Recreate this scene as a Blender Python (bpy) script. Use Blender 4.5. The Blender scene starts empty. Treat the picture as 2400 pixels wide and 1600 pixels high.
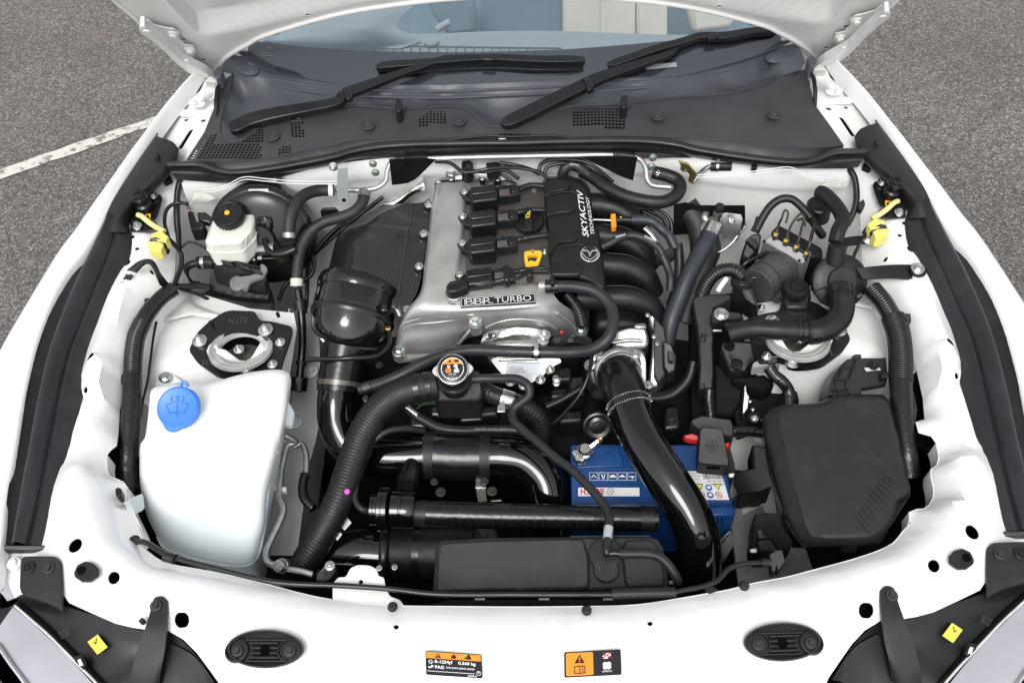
# engine bay of a white open sports car, seen from above
import bpy,bmesh,math,random
import numpy as np
from mathutils import Vector,Matrix
from mathutils.geometry import delaunay_2d_cdt,intersect_point_line
random.seed(7)
SC=bpy.context.scene
COL=SC.collection
rad=math.radians
FPX=2091.7
CAM_C=Vector((0.0025,0.0,1.95))
CAM_R=Matrix.Rotation(rad(.75),3,'Z')@Matrix.Rotation(rad(90-47),3,'X')@Matrix.Rotation(rad(-1.5),3,'Z')
cam=bpy.data.cameras.new('camera')
cam.sensor_width=36
cam.lens=FPX/2400*36
cam.clip_start=.05
cam.clip_end=500
camo=bpy.data.objects.new('camera',cam)
camo.matrix_world=Matrix.Translation(CAM_C)@CAM_R.to_4x4()
COL.objects.link(camo)
SC.camera=camo
SUN_EL,SUN_AZ=50,192
w=bpy.data.worlds.new('World')
SC.world=w
w.use_nodes=True
nt=w.node_tree
bg=nt.nodes['Background']
sky=nt.nodes.new('ShaderNodeTexSky')
sky.sky_type='NISHITA'
sky.sun_disc=False
sky.sun_elevation=rad(SUN_EL)
sky.sun_rotation=rad(SUN_AZ)
sky.air_density=1.0
sky.dust_density=2.0
sky.ozone_density=1.0
hs=nt.nodes.new('ShaderNodeHueSaturation')
hs.inputs['Saturation'].default_value=.15
nt.links.new(sky.outputs[0],hs.inputs['Color'])
nt.links.new(hs.outputs[0],bg.inputs[0])
bg.inputs[1].default_value=.14
sun=bpy.data.lights.new('sun','SUN')
sun.energy=.85
sun.angle=rad(24)
sun.color=(1,.97,.93)
suno=bpy.data.objects.new('sun',sun)
az,el=rad(SUN_AZ),rad(SUN_EL)
sd=Vector((math.sin(az)*math.cos(el),math.cos(az)*math.cos(el),math.sin(el)))
suno.rotation_euler=sd.to_track_quat('Z','Y').to_euler()
suno.location=(0,0,5)
COL.objects.link(suno)
SC.view_settings.view_transform='Standard'
SC.view_settings.look='None'
SC.view_settings.gamma=1
SC.view_settings.exposure=.8
try:
 SC.view_settings.use_curve_mapping=False
except Exception:
 pass
SC.render.engine='CYCLES'
SC.cycles.max_bounces=8
SC.cycles.use_denoising=True
SL=.19
NRM=Vector((0,-SL,1)).normalized()
KK=.34438
ORG=dict(A=(0,0),B=(800,0),C=(1600,0),D=(0,530),E=(800,530),F=(1600,530),G=(0,1060),H=(800,1060),I=(1600,1060))
MIR=1
def setm(m):
 global MIR
 MIR=m
def k_of(c):return 1.02041 if c=='W' else(1.0 if c=='S' else KK)
def pxy(c,x,y):
 if c=='W':return x*1.02041,y*1.02041
 if c=='S':return x,y
 o=ORG[c]
 return o[0]+x*KK,o[1]+y*KK
def ray(u,v):return CAM_R@Vector(((u-1200)/FPX,-(v-800)/FPX,-1))
def Pd(c,x,y,d):
 r=ray(*pxy(c,x,y))
 t=(.70-SL*.51+d+SL*CAM_C.y-CAM_C.z)/(r.z-SL*r.y)
 p=CAM_C+r*t
 return Vector((p.x*MIR,p.y,p.z))
def Pplane(c,x,y,p0,n):
 r=ray(*pxy(c,x,y))
 p=CAM_C+r*((p0-CAM_C).dot(n)/r.dot(n))
 return Vector((p.x*MIR,p.y,p.z))
def base_z(x,y):return .70+SL*(y-.51)
def mpp(p):
 q=CAM_R.transposed()@(Vector((p.x*MIR,p.y,p.z))-CAM_C)
 return-q.z/FPX
def V(c,*pts):
 0
 out=[]
 for p in pts:
  if isinstance(p[0],str):out.append(Pd(p[0],*p[1:4]))
  else:out.append(Pd(c,*p[:3]))
 return out
def F(c,d,*xy):
 0
 return[Pd(c,xy[i],xy[i+1],d)for i in range(0,len(xy),2)]
MATS={}
def mat(name,col,rough=.5,metal=0.,var=.0,vscale=30.,bump=0.,bscale=200.,coat=0.,spec=.5,ior=None,rvar=0.,sss=0.,trans=0.,emit=None,dirt=None):
 m=bpy.data.materials.new(name)
 m.use_nodes=True
 n,l=m.node_tree.nodes,m.node_tree.links
 b=n['Principled BSDF']
 b.inputs['Base Color'].default_value=(*col,1)
 b.inputs['Roughness'].default_value=rough
 b.inputs['Metallic'].default_value=metal
 b.inputs['Specular IOR Level'].default_value=spec
 b.inputs['Coat Weight'].default_value=coat
 b.inputs['Coat Roughness'].default_value=.04
 if ior:b.inputs['IOR'].default_value=ior
 if trans:b.inputs['Transmission Weight'].default_value=trans
 if sss:
  b.inputs['Subsurface Weight'].default_value=sss
  b.inputs['Subsurface Radius'].default_value=(.02,.02,.02)
  b.inputs['Subsurface Scale'].default_value=1
 tc=n.new('ShaderNodeTexCoord')
 def noise(s,det=4):
  t=n.new('ShaderNodeTexNoise')
  t.inputs['Scale'].default_value=s
  t.inputs['Detail'].default_value=det
  l.new(tc.outputs['Object'],t.inputs['Vector'])
  return t
 src=None
 if var:
  t=noise(vscale,6)
  r=n.new('ShaderNodeValToRGB')
  r.color_ramp.elements[0].position=.3
  r.color_ramp.elements[1].position=.72
  r.color_ramp.elements[0].color=(*[max(0,c*(1-var))for c in col],1)
  r.color_ramp.elements[1].color=(*[min(1,c*(1+var))for c in col],1)
  l.new(t.outputs[0],r.inputs[0])
  src=r.outputs[0]
 if dirt:
  t=noise(dirt[2],8)
  t2=noise(dirt[2]*.23,3)
  mu=n.new('ShaderNodeMath');mu.operation='MULTIPLY'
  l.new(t.outputs[0],mu.inputs[0]);l.new(t2.outputs[0],mu.inputs[1])
  r=n.new('ShaderNodeMapRange')
  r.inputs['From Min'].default_value=.26
  r.inputs['From Max'].default_value=.48
  r.inputs['To Max'].default_value=dirt[1]
  l.new(mu.outputs[0],r.inputs[0])
  mx=n.new('ShaderNodeMix');mx.data_type='RGBA'
  mx.inputs['A'].default_value=(*col,1)
  if src:l.new(src,mx.inputs['A'])
  mx.inputs['B'].default_value=(*dirt[0],1)
  l.new(r.outputs[0],mx.inputs['Factor'])
  src=mx.outputs['Result']
 if src:l.new(src,b.inputs['Base Color'])
 if rvar:
  t=noise(vscale*.7,5)
  r=n.new('ShaderNodeMapRange')
  r.inputs['From Min'].default_value=.3
  r.inputs['From Max'].default_value=.7
  r.inputs['To Min'].default_value=max(.02,rough-rvar)
  r.inputs['To Max'].default_value=min(1,rough+rvar)
  l.new(t.outputs[0],r.inputs[0])
  l.new(r.outputs[0],b.inputs['Roughness'])
 if bump:
  t=noise(bscale,3)
  bp=n.new('ShaderNodeBump')
  bp.inputs['Strength'].default_value=bump
  bp.inputs['Distance'].default_value=.002
  l.new(t.outputs[0],bp.inputs['Height'])
  l.new(bp.outputs[0],b.inputs['Normal'])
 if emit:
  b.inputs['Emission Color'].default_value=(*emit[0],1)
  b.inputs['Emission Strength'].default_value=emit[1]
 MATS[name]=m
 return m
mat('white_paint',(.83,.83,.815),.26,coat=.8,dirt=((.55,.53,.49),.22,30),rvar=.06,vscale=12)
mat('white_clean',(.84,.84,.83),.25,coat=.8)
mat('bonnet_inner',(.82,.82,.80),.34,coat=.3,dirt=((.55,.52,.48),.3,30),rvar=.08,vscale=14)
mat('plastic',(.011,.011,.012),.36,spec=.35,var=.25,vscale=40,bump=.12,bscale=1400,rvar=.08)
mat("plastic_grey",(.016,.016,.0175),.46,spec=.4,var=.15,vscale=25,bump=.2,bscale=1500,rvar=.07,dirt=((.06,.058,.055),.25,60))
mat('cowl_plastic',(.042,.0425,.047),.42,spec=.5,var=.2,vscale=14,bump=.12,bscale=900,rvar=.1,dirt=((.09,.086,.082),.12,70))
mat('cowl_upper',(.075,.08,.098),.38,var=.1,vscale=10,bump=.08,bscale=1200,rvar=.06)
mat('satin_black',(.009,.009,.010),.26,bump=.04,bscale=500,rvar=.08)
mat('gloss_black',(.003,.003,.0035),.05,coat=.4,bump=.10,bscale=13)
mat('gloss_tank',(.005,.005,.0055),.08,coat=.5,bump=.5,bscale=34)
mat('rubber',(.012,.012,.0135),.38,spec=.4,var=.3,vscale=60,bump=.25,bscale=700,rvar=.1)
mat('hose_rubber',(.02,.021,.024),.4,spec=.4,var=.25,vscale=35,bump=.15,bscale=500,rvar=.1)
mat('hose_brown',(.02,.017,.0155),.5,var=.3,vscale=50,bump=.3,bscale=600)
mat('hose_blue',(.026,.031,.040),.42,var=.15,vscale=30,bump=.1,bscale=500)
mat('tape',(.009,.009,.010),.25,bump=.5,bscale=160,rvar=.12,vscale=40)
mat('seal_rubber',(.019,.020,.023),.36,spec=.45,var=.2,vscale=18,bump=.1,bscale=700,rvar=.1,dirt=((.06,.06,.062),.2,40))
mat('aluminium',(.5,.49,.475),.4,.72,var=.14,vscale=26,bump=.2,bscale=620,rvar=.07)
mat('cast_bright',(.42,.42,.41),.34,1.,var=.15,vscale=60,bump=.3,bscale=420,rvar=.1)
mat('cover_brown',(.15,.138,.128),.45,.7,var=.1,vscale=30,bump=.3,bscale=1100)
mat('zinc',(.66,.66,.64),.26,1.,var=.2,vscale=140,bump=.1,bscale=600)
mat('zinc_green',(.52,.6,.54),.3,1.,var=.2,vscale=140)
mat('steel_dark',(.09,.088,.085),.35,.9,var=.3,vscale=120)
mat('chrome',(.82,.82,.83),.08,1.)
mat('pipe_alu',(.6,.6,.59),.38,.9,var=.15,vscale=60)
mat('blue_cap',(.045,.2,.75),.38,var=.06,vscale=30)
mat('battery_blue',(.012,.06,.21),.32,var=.2,vscale=40,rvar=.1)
mat('bottle',(.84,.88,.9),.38,sss=.25,var=.02,vscale=8)
mat('reservoir',(.68,.68,.62),.35,sss=.3,var=.05,vscale=30)
mat('reservoir_low',(.66,.63,.47),.35,sss=.3,var=.05,vscale=30)
mat('yellow',(.8,.46,.02),.4)
mat('yellow_plug',(.75,.68,.16),.42,var=.1,vscale=90)
mat('yellow_sleeve',(.82,.74,.3),.45)
mat('orange',(.85,.28,.02),.45)
mat('red',(.5,.015,.015),.4)
mat('pink',(.75,.12,.55),.5)
mat('green_mark',(.015,.06,.018),.5)
mat('print_white',(.8,.8,.8),.5)
mat('print_light',(.62,.62,.61),.4,.2)
mat('print_black',(.012,.012,.014),.35)
mat('print_grey',(.24,.245,.25),.5)
mat('print_blue',(.02,.1,.4),.5)
mat('sticker_black',(.014,.014,.018),.22)
mat('sticker_white',(.8,.8,.79),.35)
mat('sticker_yellow',(.85,.75,.1),.5)
mat('sticker_silver',(.5,.53,.56),.4,.3)
mat('emboss',(.05,.05,.052),.35)
mat('emboss_dark',(.008,.008,.009),.5)
mat('emboss_blue',(.03,.15,.62),.4)
mat('foil',(.7,.69,.67),.3,1.,bump=1.,bscale=110)
mat('dark_void',(.003,.003,.003),.9,spec=.05)  # near-black for holes and gaps, with their shade put into the colour
mat('under_dark',(.005,.005,.0055),.65,spec=.12,var=.4,vscale=30,bump=.4,bscale=90)
mat('grey_floor',(.3,.3,.3),.5,var=.15,vscale=20,dirt=((.12,.11,.1),.7,25))
mat('copper',(.5,.25,.15),.4,.9,var=.3,vscale=80)
mat('brass',(.6,.43,.16),.3,1.)
mat('sealer',(.62,.61,.57),.5,var=.15,vscale=60,bump=1.,bscale=60)
mat('dash',(.40,.46,.50),.5,var=.04,vscale=8,bump=.1,bscale=500)  # pale blue carries the sky veil on the glass over a dark dash
mat('dash_dark',(.16,.19,.215),.5)
mat('seat_cream',(.86,.82,.74),.45,var=.04,vscale=9,bump=.1,bscale=300)
mat('seat_blue',(.24,.33,.41),.5,var=.06,vscale=9)
mat('cabin_dark',(.05,.06,.07),.6)
mat('headlamp_lens',(.4,.4,.43),.14,.3,coat=1,var=.12,vscale=5)
mat('headlamp_chrome',(.75,.76,.8),.15,1.)
mat('frit',(.07,.073,.098),.3)
mat('plated',(.42,.46,.44),.35,.35,var=.1,vscale=40)
mat('motor_zinc',(.16,.155,.135),.32,.6,var=.2,vscale=90)
mat('block_alu',(.3,.3,.3),.4,.7,var=.1,vscale=60)
mat('silicone',(.007,.007,.0075),.22,var=.2,vscale=30,bump=.25,bscale=70)
mat('bearing_white',(.36,.36,.345),.4,var=.2,vscale=40)
mat('lever_grey',(.12,.123,.128),.45)
mat('conduit',(.008,.008,.0088),.22,spec=.6)
mat('connector_grey',(.07,.07,.073),.4)
mat('emblem_silver',(.72,.72,.73),.22,.75)
mat('chassis_shaded',(.5,.5,.49),.35,coat=.3,dirt=((.3,.29,.27),.4,26))  # white paint darkened to carry the shade low in the bay
mat('olive',(.05,.043,.025),.35,.6)
mat('motor_grey',(.06,.063,.065),.45,var=.15,vscale=30)
mat('clear_pin',(.7,.68,.55),.3)
MATS_N=MATS
def carbon():
 m=bpy.data.materials.new('carbon_fibre');m.use_nodes=True
 n,l=m.node_tree.nodes,m.node_tree.links
 b=n['Principled BSDF']
 tc=n.new('ShaderNodeTexCoord')
 mp=n.new('ShaderNodeMapping');mp.inputs['Rotation'].default_value=(0,0,rad(12))
 l.new(tc.outputs['UV'],mp.inputs['Vector'])
 sx=n.new('ShaderNodeSeparateXYZ');l.new(mp.outputs[0],sx.inputs[0])
 def M(op,a,bb=None):
  q=n.new('ShaderNodeMath');q.operation=op
  for i,z in enumerate((a,bb)):
   if z is None:continue
   if isinstance(z,(int,float)):q.inputs[i].default_value=z
   else:l.new(z,q.inputs[i])
  return q.outputs[0]
 S=520.
 x,y=M('MULTIPLY',sx.outputs[0],S),M('MULTIPLY',sx.outputs[1],S)
 t=M('FLOORED_MODULO',M('ADD',M('FLOOR',x),M('FLOOR',y)),4.)
 s=M('LESS_THAN',t,2.)
 mx=n.new('ShaderNodeMix');mx.data_type='RGBA'
 l.new(s,mx.inputs['Factor'])
 mx.inputs['A'].default_value=(.003,.003,.0035,1)
 mx.inputs['B'].default_value=(.03,.03,.032,1)
 l.new(mx.outputs['Result'],b.inputs['Base Color'])
 b.inputs['Roughness'].default_value=.25
 b.inputs['Coat Weight'].default_value=.6
 b.inputs['Coat Roughness'].default_value=.06
 MATS['carbon']=m
carbon()
def bottle():
 m=MATS['bottle'];n,l=m.node_tree.nodes,m.node_tree.links
 b=n['Principled BSDF']
 tc=n.new('ShaderNodeTexCoord');sx=n.new('ShaderNodeSeparateXYZ');l.new(tc.outputs['Object'],sx.inputs[0])
 no=n.new('ShaderNodeTexNoise');no.inputs['Scale'].default_value=9;l.new(tc.outputs['Object'],no.inputs['Vector'])
 ad=n.new('ShaderNodeMath');ad.operation='MULTIPLY_ADD';l.new(no.outputs[0],ad.inputs[0]);ad.inputs[1].default_value=.05;l.new(sx.outputs[2],ad.inputs[2])
 r=n.new('ShaderNodeMapRange');r.inputs['From Min'].default_value=.265;r.inputs['From Max'].default_value=.235;r.inputs['To Max'].default_value=1
 l.new(ad.outputs[0],r.inputs[0])
 mx=n.new('ShaderNodeMix');mx.data_type='RGBA';l.new(r.outputs[0],mx.inputs['Factor'])
 mx.inputs['A'].default_value=(.86,.89,.9,1);mx.inputs['B'].default_value=(.78,.87,.90,1)
 l.new(mx.outputs['Result'],b.inputs['Base Color'])
bottle()
def asphalt():
 m=bpy.data.materials.new('asphalt');m.use_nodes=True
 n,l=m.node_tree.nodes,m.node_tree.links
 b=n['Principled BSDF']
 tc=n.new('ShaderNodeTexCoord')
 vo=n.new('ShaderNodeTexVoronoi');vo.inputs['Scale'].default_value=130
 l.new(tc.outputs['Object'],vo.inputs['Vector'])
 vo2=n.new('ShaderNodeTexVoronoi');vo2.inputs['Scale'].default_value=130;vo2.feature='DISTANCE_TO_EDGE'
 l.new(tc.outputs['Object'],vo2.inputs['Vector'])
 ra=n.new('ShaderNodeValToRGB')
 e=ra.color_ramp.elements
 e[0].position,e[0].color=0,(.12,.112,.107,1)
 e[1].position,e[1].color=1,(.42,.378,.345,1)
 q=e.new(.4);q.color=(.21,.192,.178,1)
 q=e.new(.75);q.color=(.30,.274,.253,1)
 sp=n.new('ShaderNodeSeparateColor');l.new(vo.outputs['Color'],sp.inputs[0])
 l.new(sp.outputs[0],ra.inputs[0])
 edge=n.new('ShaderNodeMapRange');edge.inputs['From Max'].default_value=.22
 edge.inputs['To Min'].default_value=.30
 l.new(vo2.outputs['Distance'],edge.inputs[0])
 mul=n.new('ShaderNodeMix');mul.data_type='RGBA';mul.blend_type='MULTIPLY'
 mul.inputs['Factor'].default_value=1
 l.new(ra.outputs[0],mul.inputs['A']);l.new(edge.outputs[0],mul.inputs['B'])
 no=n.new('ShaderNodeTexNoise');no.inputs['Scale'].default_value=1.6;no.inputs['Detail'].default_value=6
 l.new(tc.outputs['Object'],no.inputs['Vector'])
 mr=n.new('ShaderNodeMapRange');mr.inputs['From Min'].default_value=.3;mr.inputs['From Max'].default_value=.7
 mr.inputs['To Min'].default_value=.82;mr.inputs['To Max'].default_value=1.15
 l.new(no.outputs[0],mr.inputs[0])
 mul2=n.new('ShaderNodeMix');mul2.data_type='RGBA';mul2.blend_type='MULTIPLY';mul2.inputs['Factor'].default_value=1
 l.new(mul.outputs['Result'],mul2.inputs['A']);l.new(mr.outputs[0],mul2.inputs['B'])
 ns=n.new('ShaderNodeTexNoise');ns.inputs['Scale'].default_value=2.3;ns.inputs['Detail'].default_value=3
 l.new(tc.outputs['Object'],ns.inputs['Vector'])
 ms=n.new('ShaderNodeMapRange');ms.inputs['From Min'].default_value=.69;ms.inputs['From Max'].default_value=.8;ms.inputs['To Max'].default_value=.5
 l.new(ns.outputs[0],ms.inputs[0])
 mx=n.new('ShaderNodeMix');mx.data_type='RGBA'
 l.new(ms.outputs[0],mx.inputs['Factor']);l.new(mul2.outputs['Result'],mx.inputs['A']);mx.inputs['B'].default_value=(.27,.17,.12,1)
 l.new(mx.outputs['Result'],b.inputs['Base Color'])
 b.inputs['Roughness'].default_value=.75
 bp=n.new('ShaderNodeBump');bp.inputs['Strength'].default_value=.6;bp.inputs['Distance'].default_value=.004
 l.new(edge.outputs[0],bp.inputs['Height']);l.new(bp.outputs[0],b.inputs['Normal'])
 MATS['asphalt']=m
 for nm,lo,hi,col in(('line_paint',.40,.50,(.74,.70,.64)),('line_ghost',.55,.85,(.36,.33,.30))):
  m2=m.copy();m2.name=nm
  n,l=m2.node_tree.nodes,m2.node_tree.links
  b=n['Principled BSDF']
  old=b.inputs['Base Color'].links[0].from_socket
  tc=n.new('ShaderNodeTexCoord')
  a=n.new('ShaderNodeTexNoise');a.inputs['Scale'].default_value=22;a.inputs['Detail'].default_value=9;a.inputs['Roughness'].default_value=.75
  l.new(tc.outputs['Object'],a.inputs['Vector'])
  r=n.new('ShaderNodeMapRange');r.inputs['From Min'].default_value=lo;r.inputs['From Max'].default_value=hi
  l.new(a.outputs[0],r.inputs[0])
  mx=n.new('ShaderNodeMix');mx.data_type='RGBA'
  l.new(r.outputs[0],mx.inputs['Factor']);l.new(old,mx.inputs['A']);mx.inputs['B'].default_value=(*col,1)
  l.new(mx.outputs['Result'],b.inputs['Base Color'])
  MATS[nm]=m2
asphalt()
def glass():
 m=bpy.data.materials.new('windscreen_glass');m.use_nodes=True
 n,l=m.node_tree.nodes,m.node_tree.links
 n.remove(n['Principled BSDF'])
 out=n['Material Output']
 t=n.new('ShaderNodeBsdfTransparent');t.inputs[0].default_value=(.93,.97,.98,1)
 g=n.new('ShaderNodeBsdfGlossy');g.inputs['Roughness'].default_value=.06;g.inputs[0].default_value=(.9,.96,1,1)
 fr=n.new('ShaderNodeFresnel');fr.inputs[0].default_value=1.9
 mx=n.new('ShaderNodeMixShader')
 l.new(fr.outputs[0],mx.inputs[0]);l.new(t.outputs[0],mx.inputs[1]);l.new(g.outputs[0],mx.inputs[2])
 l.new(mx.outputs[0],out.inputs[0])
 MATS['glass']=m
glass()
WM={}
def tag(o,label=None,cat=None,group=None,kind=None):
 if label:o['label']=label
 if cat:o['category']=cat
 if group:o['group']=group
 if kind:o['kind']=kind
 return o
def attach(o,par,m):
 WM[o.name]=m
 if par is not None:
  o.parent=par
  o.matrix_parent_inverse=WM[par.name].inverted()
 o.matrix_basis=m
def thing(name,label,cat,loc,group=None):
 o=bpy.data.objects.new(name,None)
 o.empty_display_size=.02
 COL.objects.link(o)
 attach(o,None,Matrix.Translation(loc))
 return tag(o,label,cat,group)
def mk(name,verts,faces,m,par=None,smooth=40,face_up=False,uv=None,bevel=0,seg=2,solid=0,sub=0,off=-1):
 me=bpy.data.meshes.new(name)
 vs=[Vector(v)for v in verts]
 o0=Vector((sum(v.x for v in vs)/len(vs),sum(v.y for v in vs)/len(vs),min(v.z for v in vs)))
 me.from_pydata([v-o0 for v in vs],[],faces)
 bm=bmesh.new();bm.from_mesh(me)
 bmesh.ops.remove_doubles(bm,verts=bm.verts,dist=1e-6)
 bmesh.ops.recalc_face_normals(bm,faces=bm.faces)
 if face_up:
  s=0
  for f in bm.faces:
   c=f.calc_center_median()+o0
   s+=f.normal.dot((CAM_C-c).normalized())*f.calc_area()
  if s<0:bmesh.ops.reverse_faces(bm,faces=bm.faces)
 bm.to_mesh(me);bm.free()
 if uv is not None and len(me.vertices)==len(vs):
  ul=me.uv_layers.new(name='uv')
  for lp in me.loops:ul.data[lp.index].uv=uv[lp.vertex_index]
 for p in me.polygons:p.use_smooth=True
 if smooth<180:me.set_sharp_from_angle(angle=rad(smooth))
 if solid:
  cnt={}
  for p in me.polygons:
   for k in p.edge_keys:cnt[k]=cnt.get(k,0)+1
  for e in me.edges:
   if cnt.get(tuple(sorted(e.vertices)),0)==1:e.use_edge_sharp=True
 me.materials.append(MATS[m])
 o=bpy.data.objects.new(name,me)
 COL.objects.link(o)
 attach(o,par,Matrix.Translation(o0))
 if sub:
  q=o.modifiers.new('sub','SUBSURF');q.levels=q.render_levels=sub
 if solid:
  q=o.modifiers.new('solid','SOLIDIFY');q.thickness=solid;q.offset=off
 if bevel:
  q=o.modifiers.new('bevel','BEVEL');q.width=bevel;q.segments=seg;q.limit_method='ANGLE';q.angle_limit=rad(35);q.use_clamp_overlap=True
  q.harden_normals=False
 return o
def crom(P,n=8,closed=False):
 0
 P=[np.array(p,float)for p in P]
 if len(P)<3 and not closed:
  return[P[0]+(P[1]-P[0])*i/n for i in range(n+1)]
 out=[]
 N=len(P)
 rng=range(N if closed else N-1)
 for i in rng:
  if closed:a,b,c,d=P[i-1],P[i],P[(i+1)%N],P[(i+2)%N]
  else:
   b,c=P[i],P[i+1]
   a=P[i-1]if i else b*2-c
   d=P[i+2]if i+2<N else c*2-b
  t0=0;t1=t0+max(1e-6,np.linalg.norm((b-a)[:3]))**.5;t2=t1+max(1e-6,np.linalg.norm((c-b)[:3]))**.5;t3=t2+max(1e-6,np.linalg.norm((d-c)[:3]))**.5
  for j in range(n):
   t=t1+(t2-t1)*j/n
   A1=(t1-t)/(t1-t0)*a+(t-t0)/(t1-t0)*b
   A2=(t2-t)/(t2-t1)*b+(t-t1)/(t2-t1)*c
   A3=(t3-t)/(t3-t2)*c+(t-t2)/(t3-t2)*d
   B1=(t2-t)/(t2-t0)*A1+(t-t0)/(t2-t0)*A2
   B2=(t3-t)/(t3-t1)*A2+(t-t1)/(t3-t1)*A3
   out.append((t2-t)/(t2-t1)*B1+(t-t1)/(t2-t1)*B2)
 if not closed:out.append(P[-1])
 return out
def resample(P,n,closed=False):
 P=[np.array(p,float)for p in P]
 if closed:P=P+[P[0]]
 L=[0]
 for a,b in zip(P,P[1:]):L.append(L[-1]+np.linalg.norm((b-a)[:3]))
 out=[]
 j=0
 m=n if closed else n-1
 for i in range(n):
  s=L[-1]*i/m
  while j<len(L)-2 and L[j+1]<s:j+=1
  f=(s-L[j])/max(1e-9,L[j+1]-L[j])
  out.append(P[j]+(P[j+1]-P[j])*min(1,max(0,f)))
 return out
def sweep(path,radii,n=14,cap=True,prof=None):
 0
 path=[Vector(p)for p in path]
 N=len(path)
 T=[]
 for i in range(N):
  d=path[min(N-1,i+1)]-path[max(0,i-1)]
  T.append(d.normalized()if d.length>1e-9 else Vector((0,0,1)))
 up=Vector((0,0,1))if abs(T[0].z)<.9 else Vector((0,1,0))
 nx=T[0].cross(up).normalized()
 vs,fs,uv=[],[],[]
 ln=0
 for i in range(N):
  if i:
   nx=(nx-T[i]*nx.dot(T[i])).normalized()
   ln+=(path[i]-path[i-1]).length
  ny=T[i].cross(nx)
  for j in range(n):
   a=2*math.pi*j/n
   k=prof(a)if prof else 1
   vs.append(path[i]+(nx*math.cos(a)+ny*math.sin(a))*radii[i]*k)
   uv.append((ln,j/n*6.28*radii[i]))
  if i:
   for j in range(n):
    a,b=(i-1)*n+j,(i-1)*n+(j+1)%n
    fs.append((a,b,b+n,a+n))
 if cap:
  fs.append(tuple(range(n-1,-1,-1)))
  fs.append(tuple((N-1)*n+j for j in range(n)))
 return vs,fs,uv
def path_of(c,pts,r,res=8,smooth=True):
 rows=[]
 for i,p in enumerate(pts):
  cc=c
  if isinstance(p[0],str):cc,p=p[0],p[1:]
  q=Pd(cc,*p[:3])
  rr=(p[3]if len(p)>3 else r)*k_of(c)*mpp(q)
  rows.append((q.x,q.y,q.z,rr))
 return crom(rows,res)if smooth else[np.array(x)for x in rows]
def tube(name,c,pts,r,m,par=None,res=8,n=14,smooth=True,corr=0,amp=.09,cap=True,label=None,cat=None,group=None):
 0
 rows=path_of(c,pts,r,res,smooth)
 if corr:
  P=np.array(rows)
  ln=sum(np.linalg.norm(P[i+1,:3]-P[i,:3])for i in range(len(P)-1))
  k=max(8,int(ln/corr)*4)
  rows=resample(rows,k)
  rows=[np.array((*q[:3],q[3]*(1+amp*(1,.6,-1,.6)[i%4])))for i,q in enumerate(rows)]
 vs,fs,uv=sweep([q[:3]for q in rows],[q[3]for q in rows],n,cap)
 o=mk(name,vs,fs,m,par,smooth=50 if not corr else 180)
 if label:tag(o,label,cat,group)
 o_path[o.name]=rows
 return o
o_path={}
def band(name,o,t0,t1,grow,m,par=None,n=18,bevel=0):
 0
 rows=resample(o_path[o.name],60)
 a,b=t0*59,t1*59
 def at(s):
  i=min(58,int(s));f=s-i
  return rows[i]*(1-f)+rows[i+1]*f
 k=4 if(t1-t0)<.1 else 10
 rs=[at(a+(b-a)*i/k)for i in range(k+1)]
 P=[rs[0][:3]]+[q[:3]for q in rs]+[rs[-1][:3]]
 R=[rs[0][3]*.9]+[q[3]*grow for q in rs]+[rs[-1][3]*.9]
 P[0]=P[0]-(rs[1][:3]-rs[0][:3])*.12;P[-1]=P[-1]+(rs[-1][:3]-rs[-2][:3])*.12
 vs,fs,uv=sweep(P,R,n,True)
 return mk(name,vs,fs,m,par,smooth=35)
def worm(name,o,t,grow,m,par):
 0
 return band(name,o,t-.012,t+.012,grow,m,par)
def loft(name,rows,m,par=None,n=24,res=6,crossres=0,solid=0,skirt=None,skin_in=.04,bevel=0,seg=2,smooth=40,uvs=False,curve=True,off=-1):
 0
 R=[]
 for r in rows:
  r=[tuple(p)for p in r]
  R.append(resample(crom(r,res)if curve and len(r)>2 else r,n))
 if crossres and len(R)>2:
  cols=[crom([R[i][j]for i in range(len(R))],crossres)for j in range(n)]
  R=[[cols[j][i]for j in range(n)]for i in range(len(cols[0]))]
 vs=[Vector(p)for r in R for p in r]
 k=len(R)
 fs=[(i*n+j,i*n+j+1,(i+1)*n+j+1,(i+1)*n+j)for i in range(k-1)for j in range(n-1)]
 uv=[(0,0)]*len(vs)
 if uvs:
  uv=[]
  acc=[0.]*n
  for i in range(k):
   u=0
   for j in range(n):
    if j:u+=np.linalg.norm(R[i][j]-R[i][j-1])
    if i:acc[j]+=np.linalg.norm(R[i][j]-R[i-1][j])
    uv.append((u,acc[j]))
 if skirt:
  border=[j for j in range(n)]+[i*n+n-1 for i in range(1,k)]+[(k-1)*n+j for j in range(n-2,-1,-1)]+[i*n for i in range(k-2,0,-1)]
  b0=len(vs)
  cx=sum((vs[b]for b in border),Vector())/len(border)
  for b in border:
   d=(vs[b]-cx);d.z=0
   vs.append(vs[b]-Vector((0,0,skirt))-d*skin_in)
   if uvs:uv.append(uv[b])
  L=len(border)
  for i in range(L):
   fs.append((border[i],border[(i+1)%L],b0+(i+1)%L,b0+i))
  fs.append(tuple(b0+i for i in range(L)))
 return mk(name,vs,fs,m,par,smooth=smooth,face_up=not skirt,uv=uv if uvs else None,bevel=bevel,seg=seg,solid=solid,off=off)
def loft2(name,left,right,prof,m,par=None,n=40,solid=.002,smooth=40,res=6):
 0
 A=resample(crom([tuple(p)for p in left],res),n)
 B=resample(crom([tuple(p)for p in right],res),n)
 rows=[]
 for t,h in prof:
  rows.append([tuple(a+(b-a)*t+np.array(NRM)*h)for a,b in zip(A,B)])
 return loft(name,rows,m,par,n=n,curve=False,solid=solid,smooth=smooth)
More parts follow.
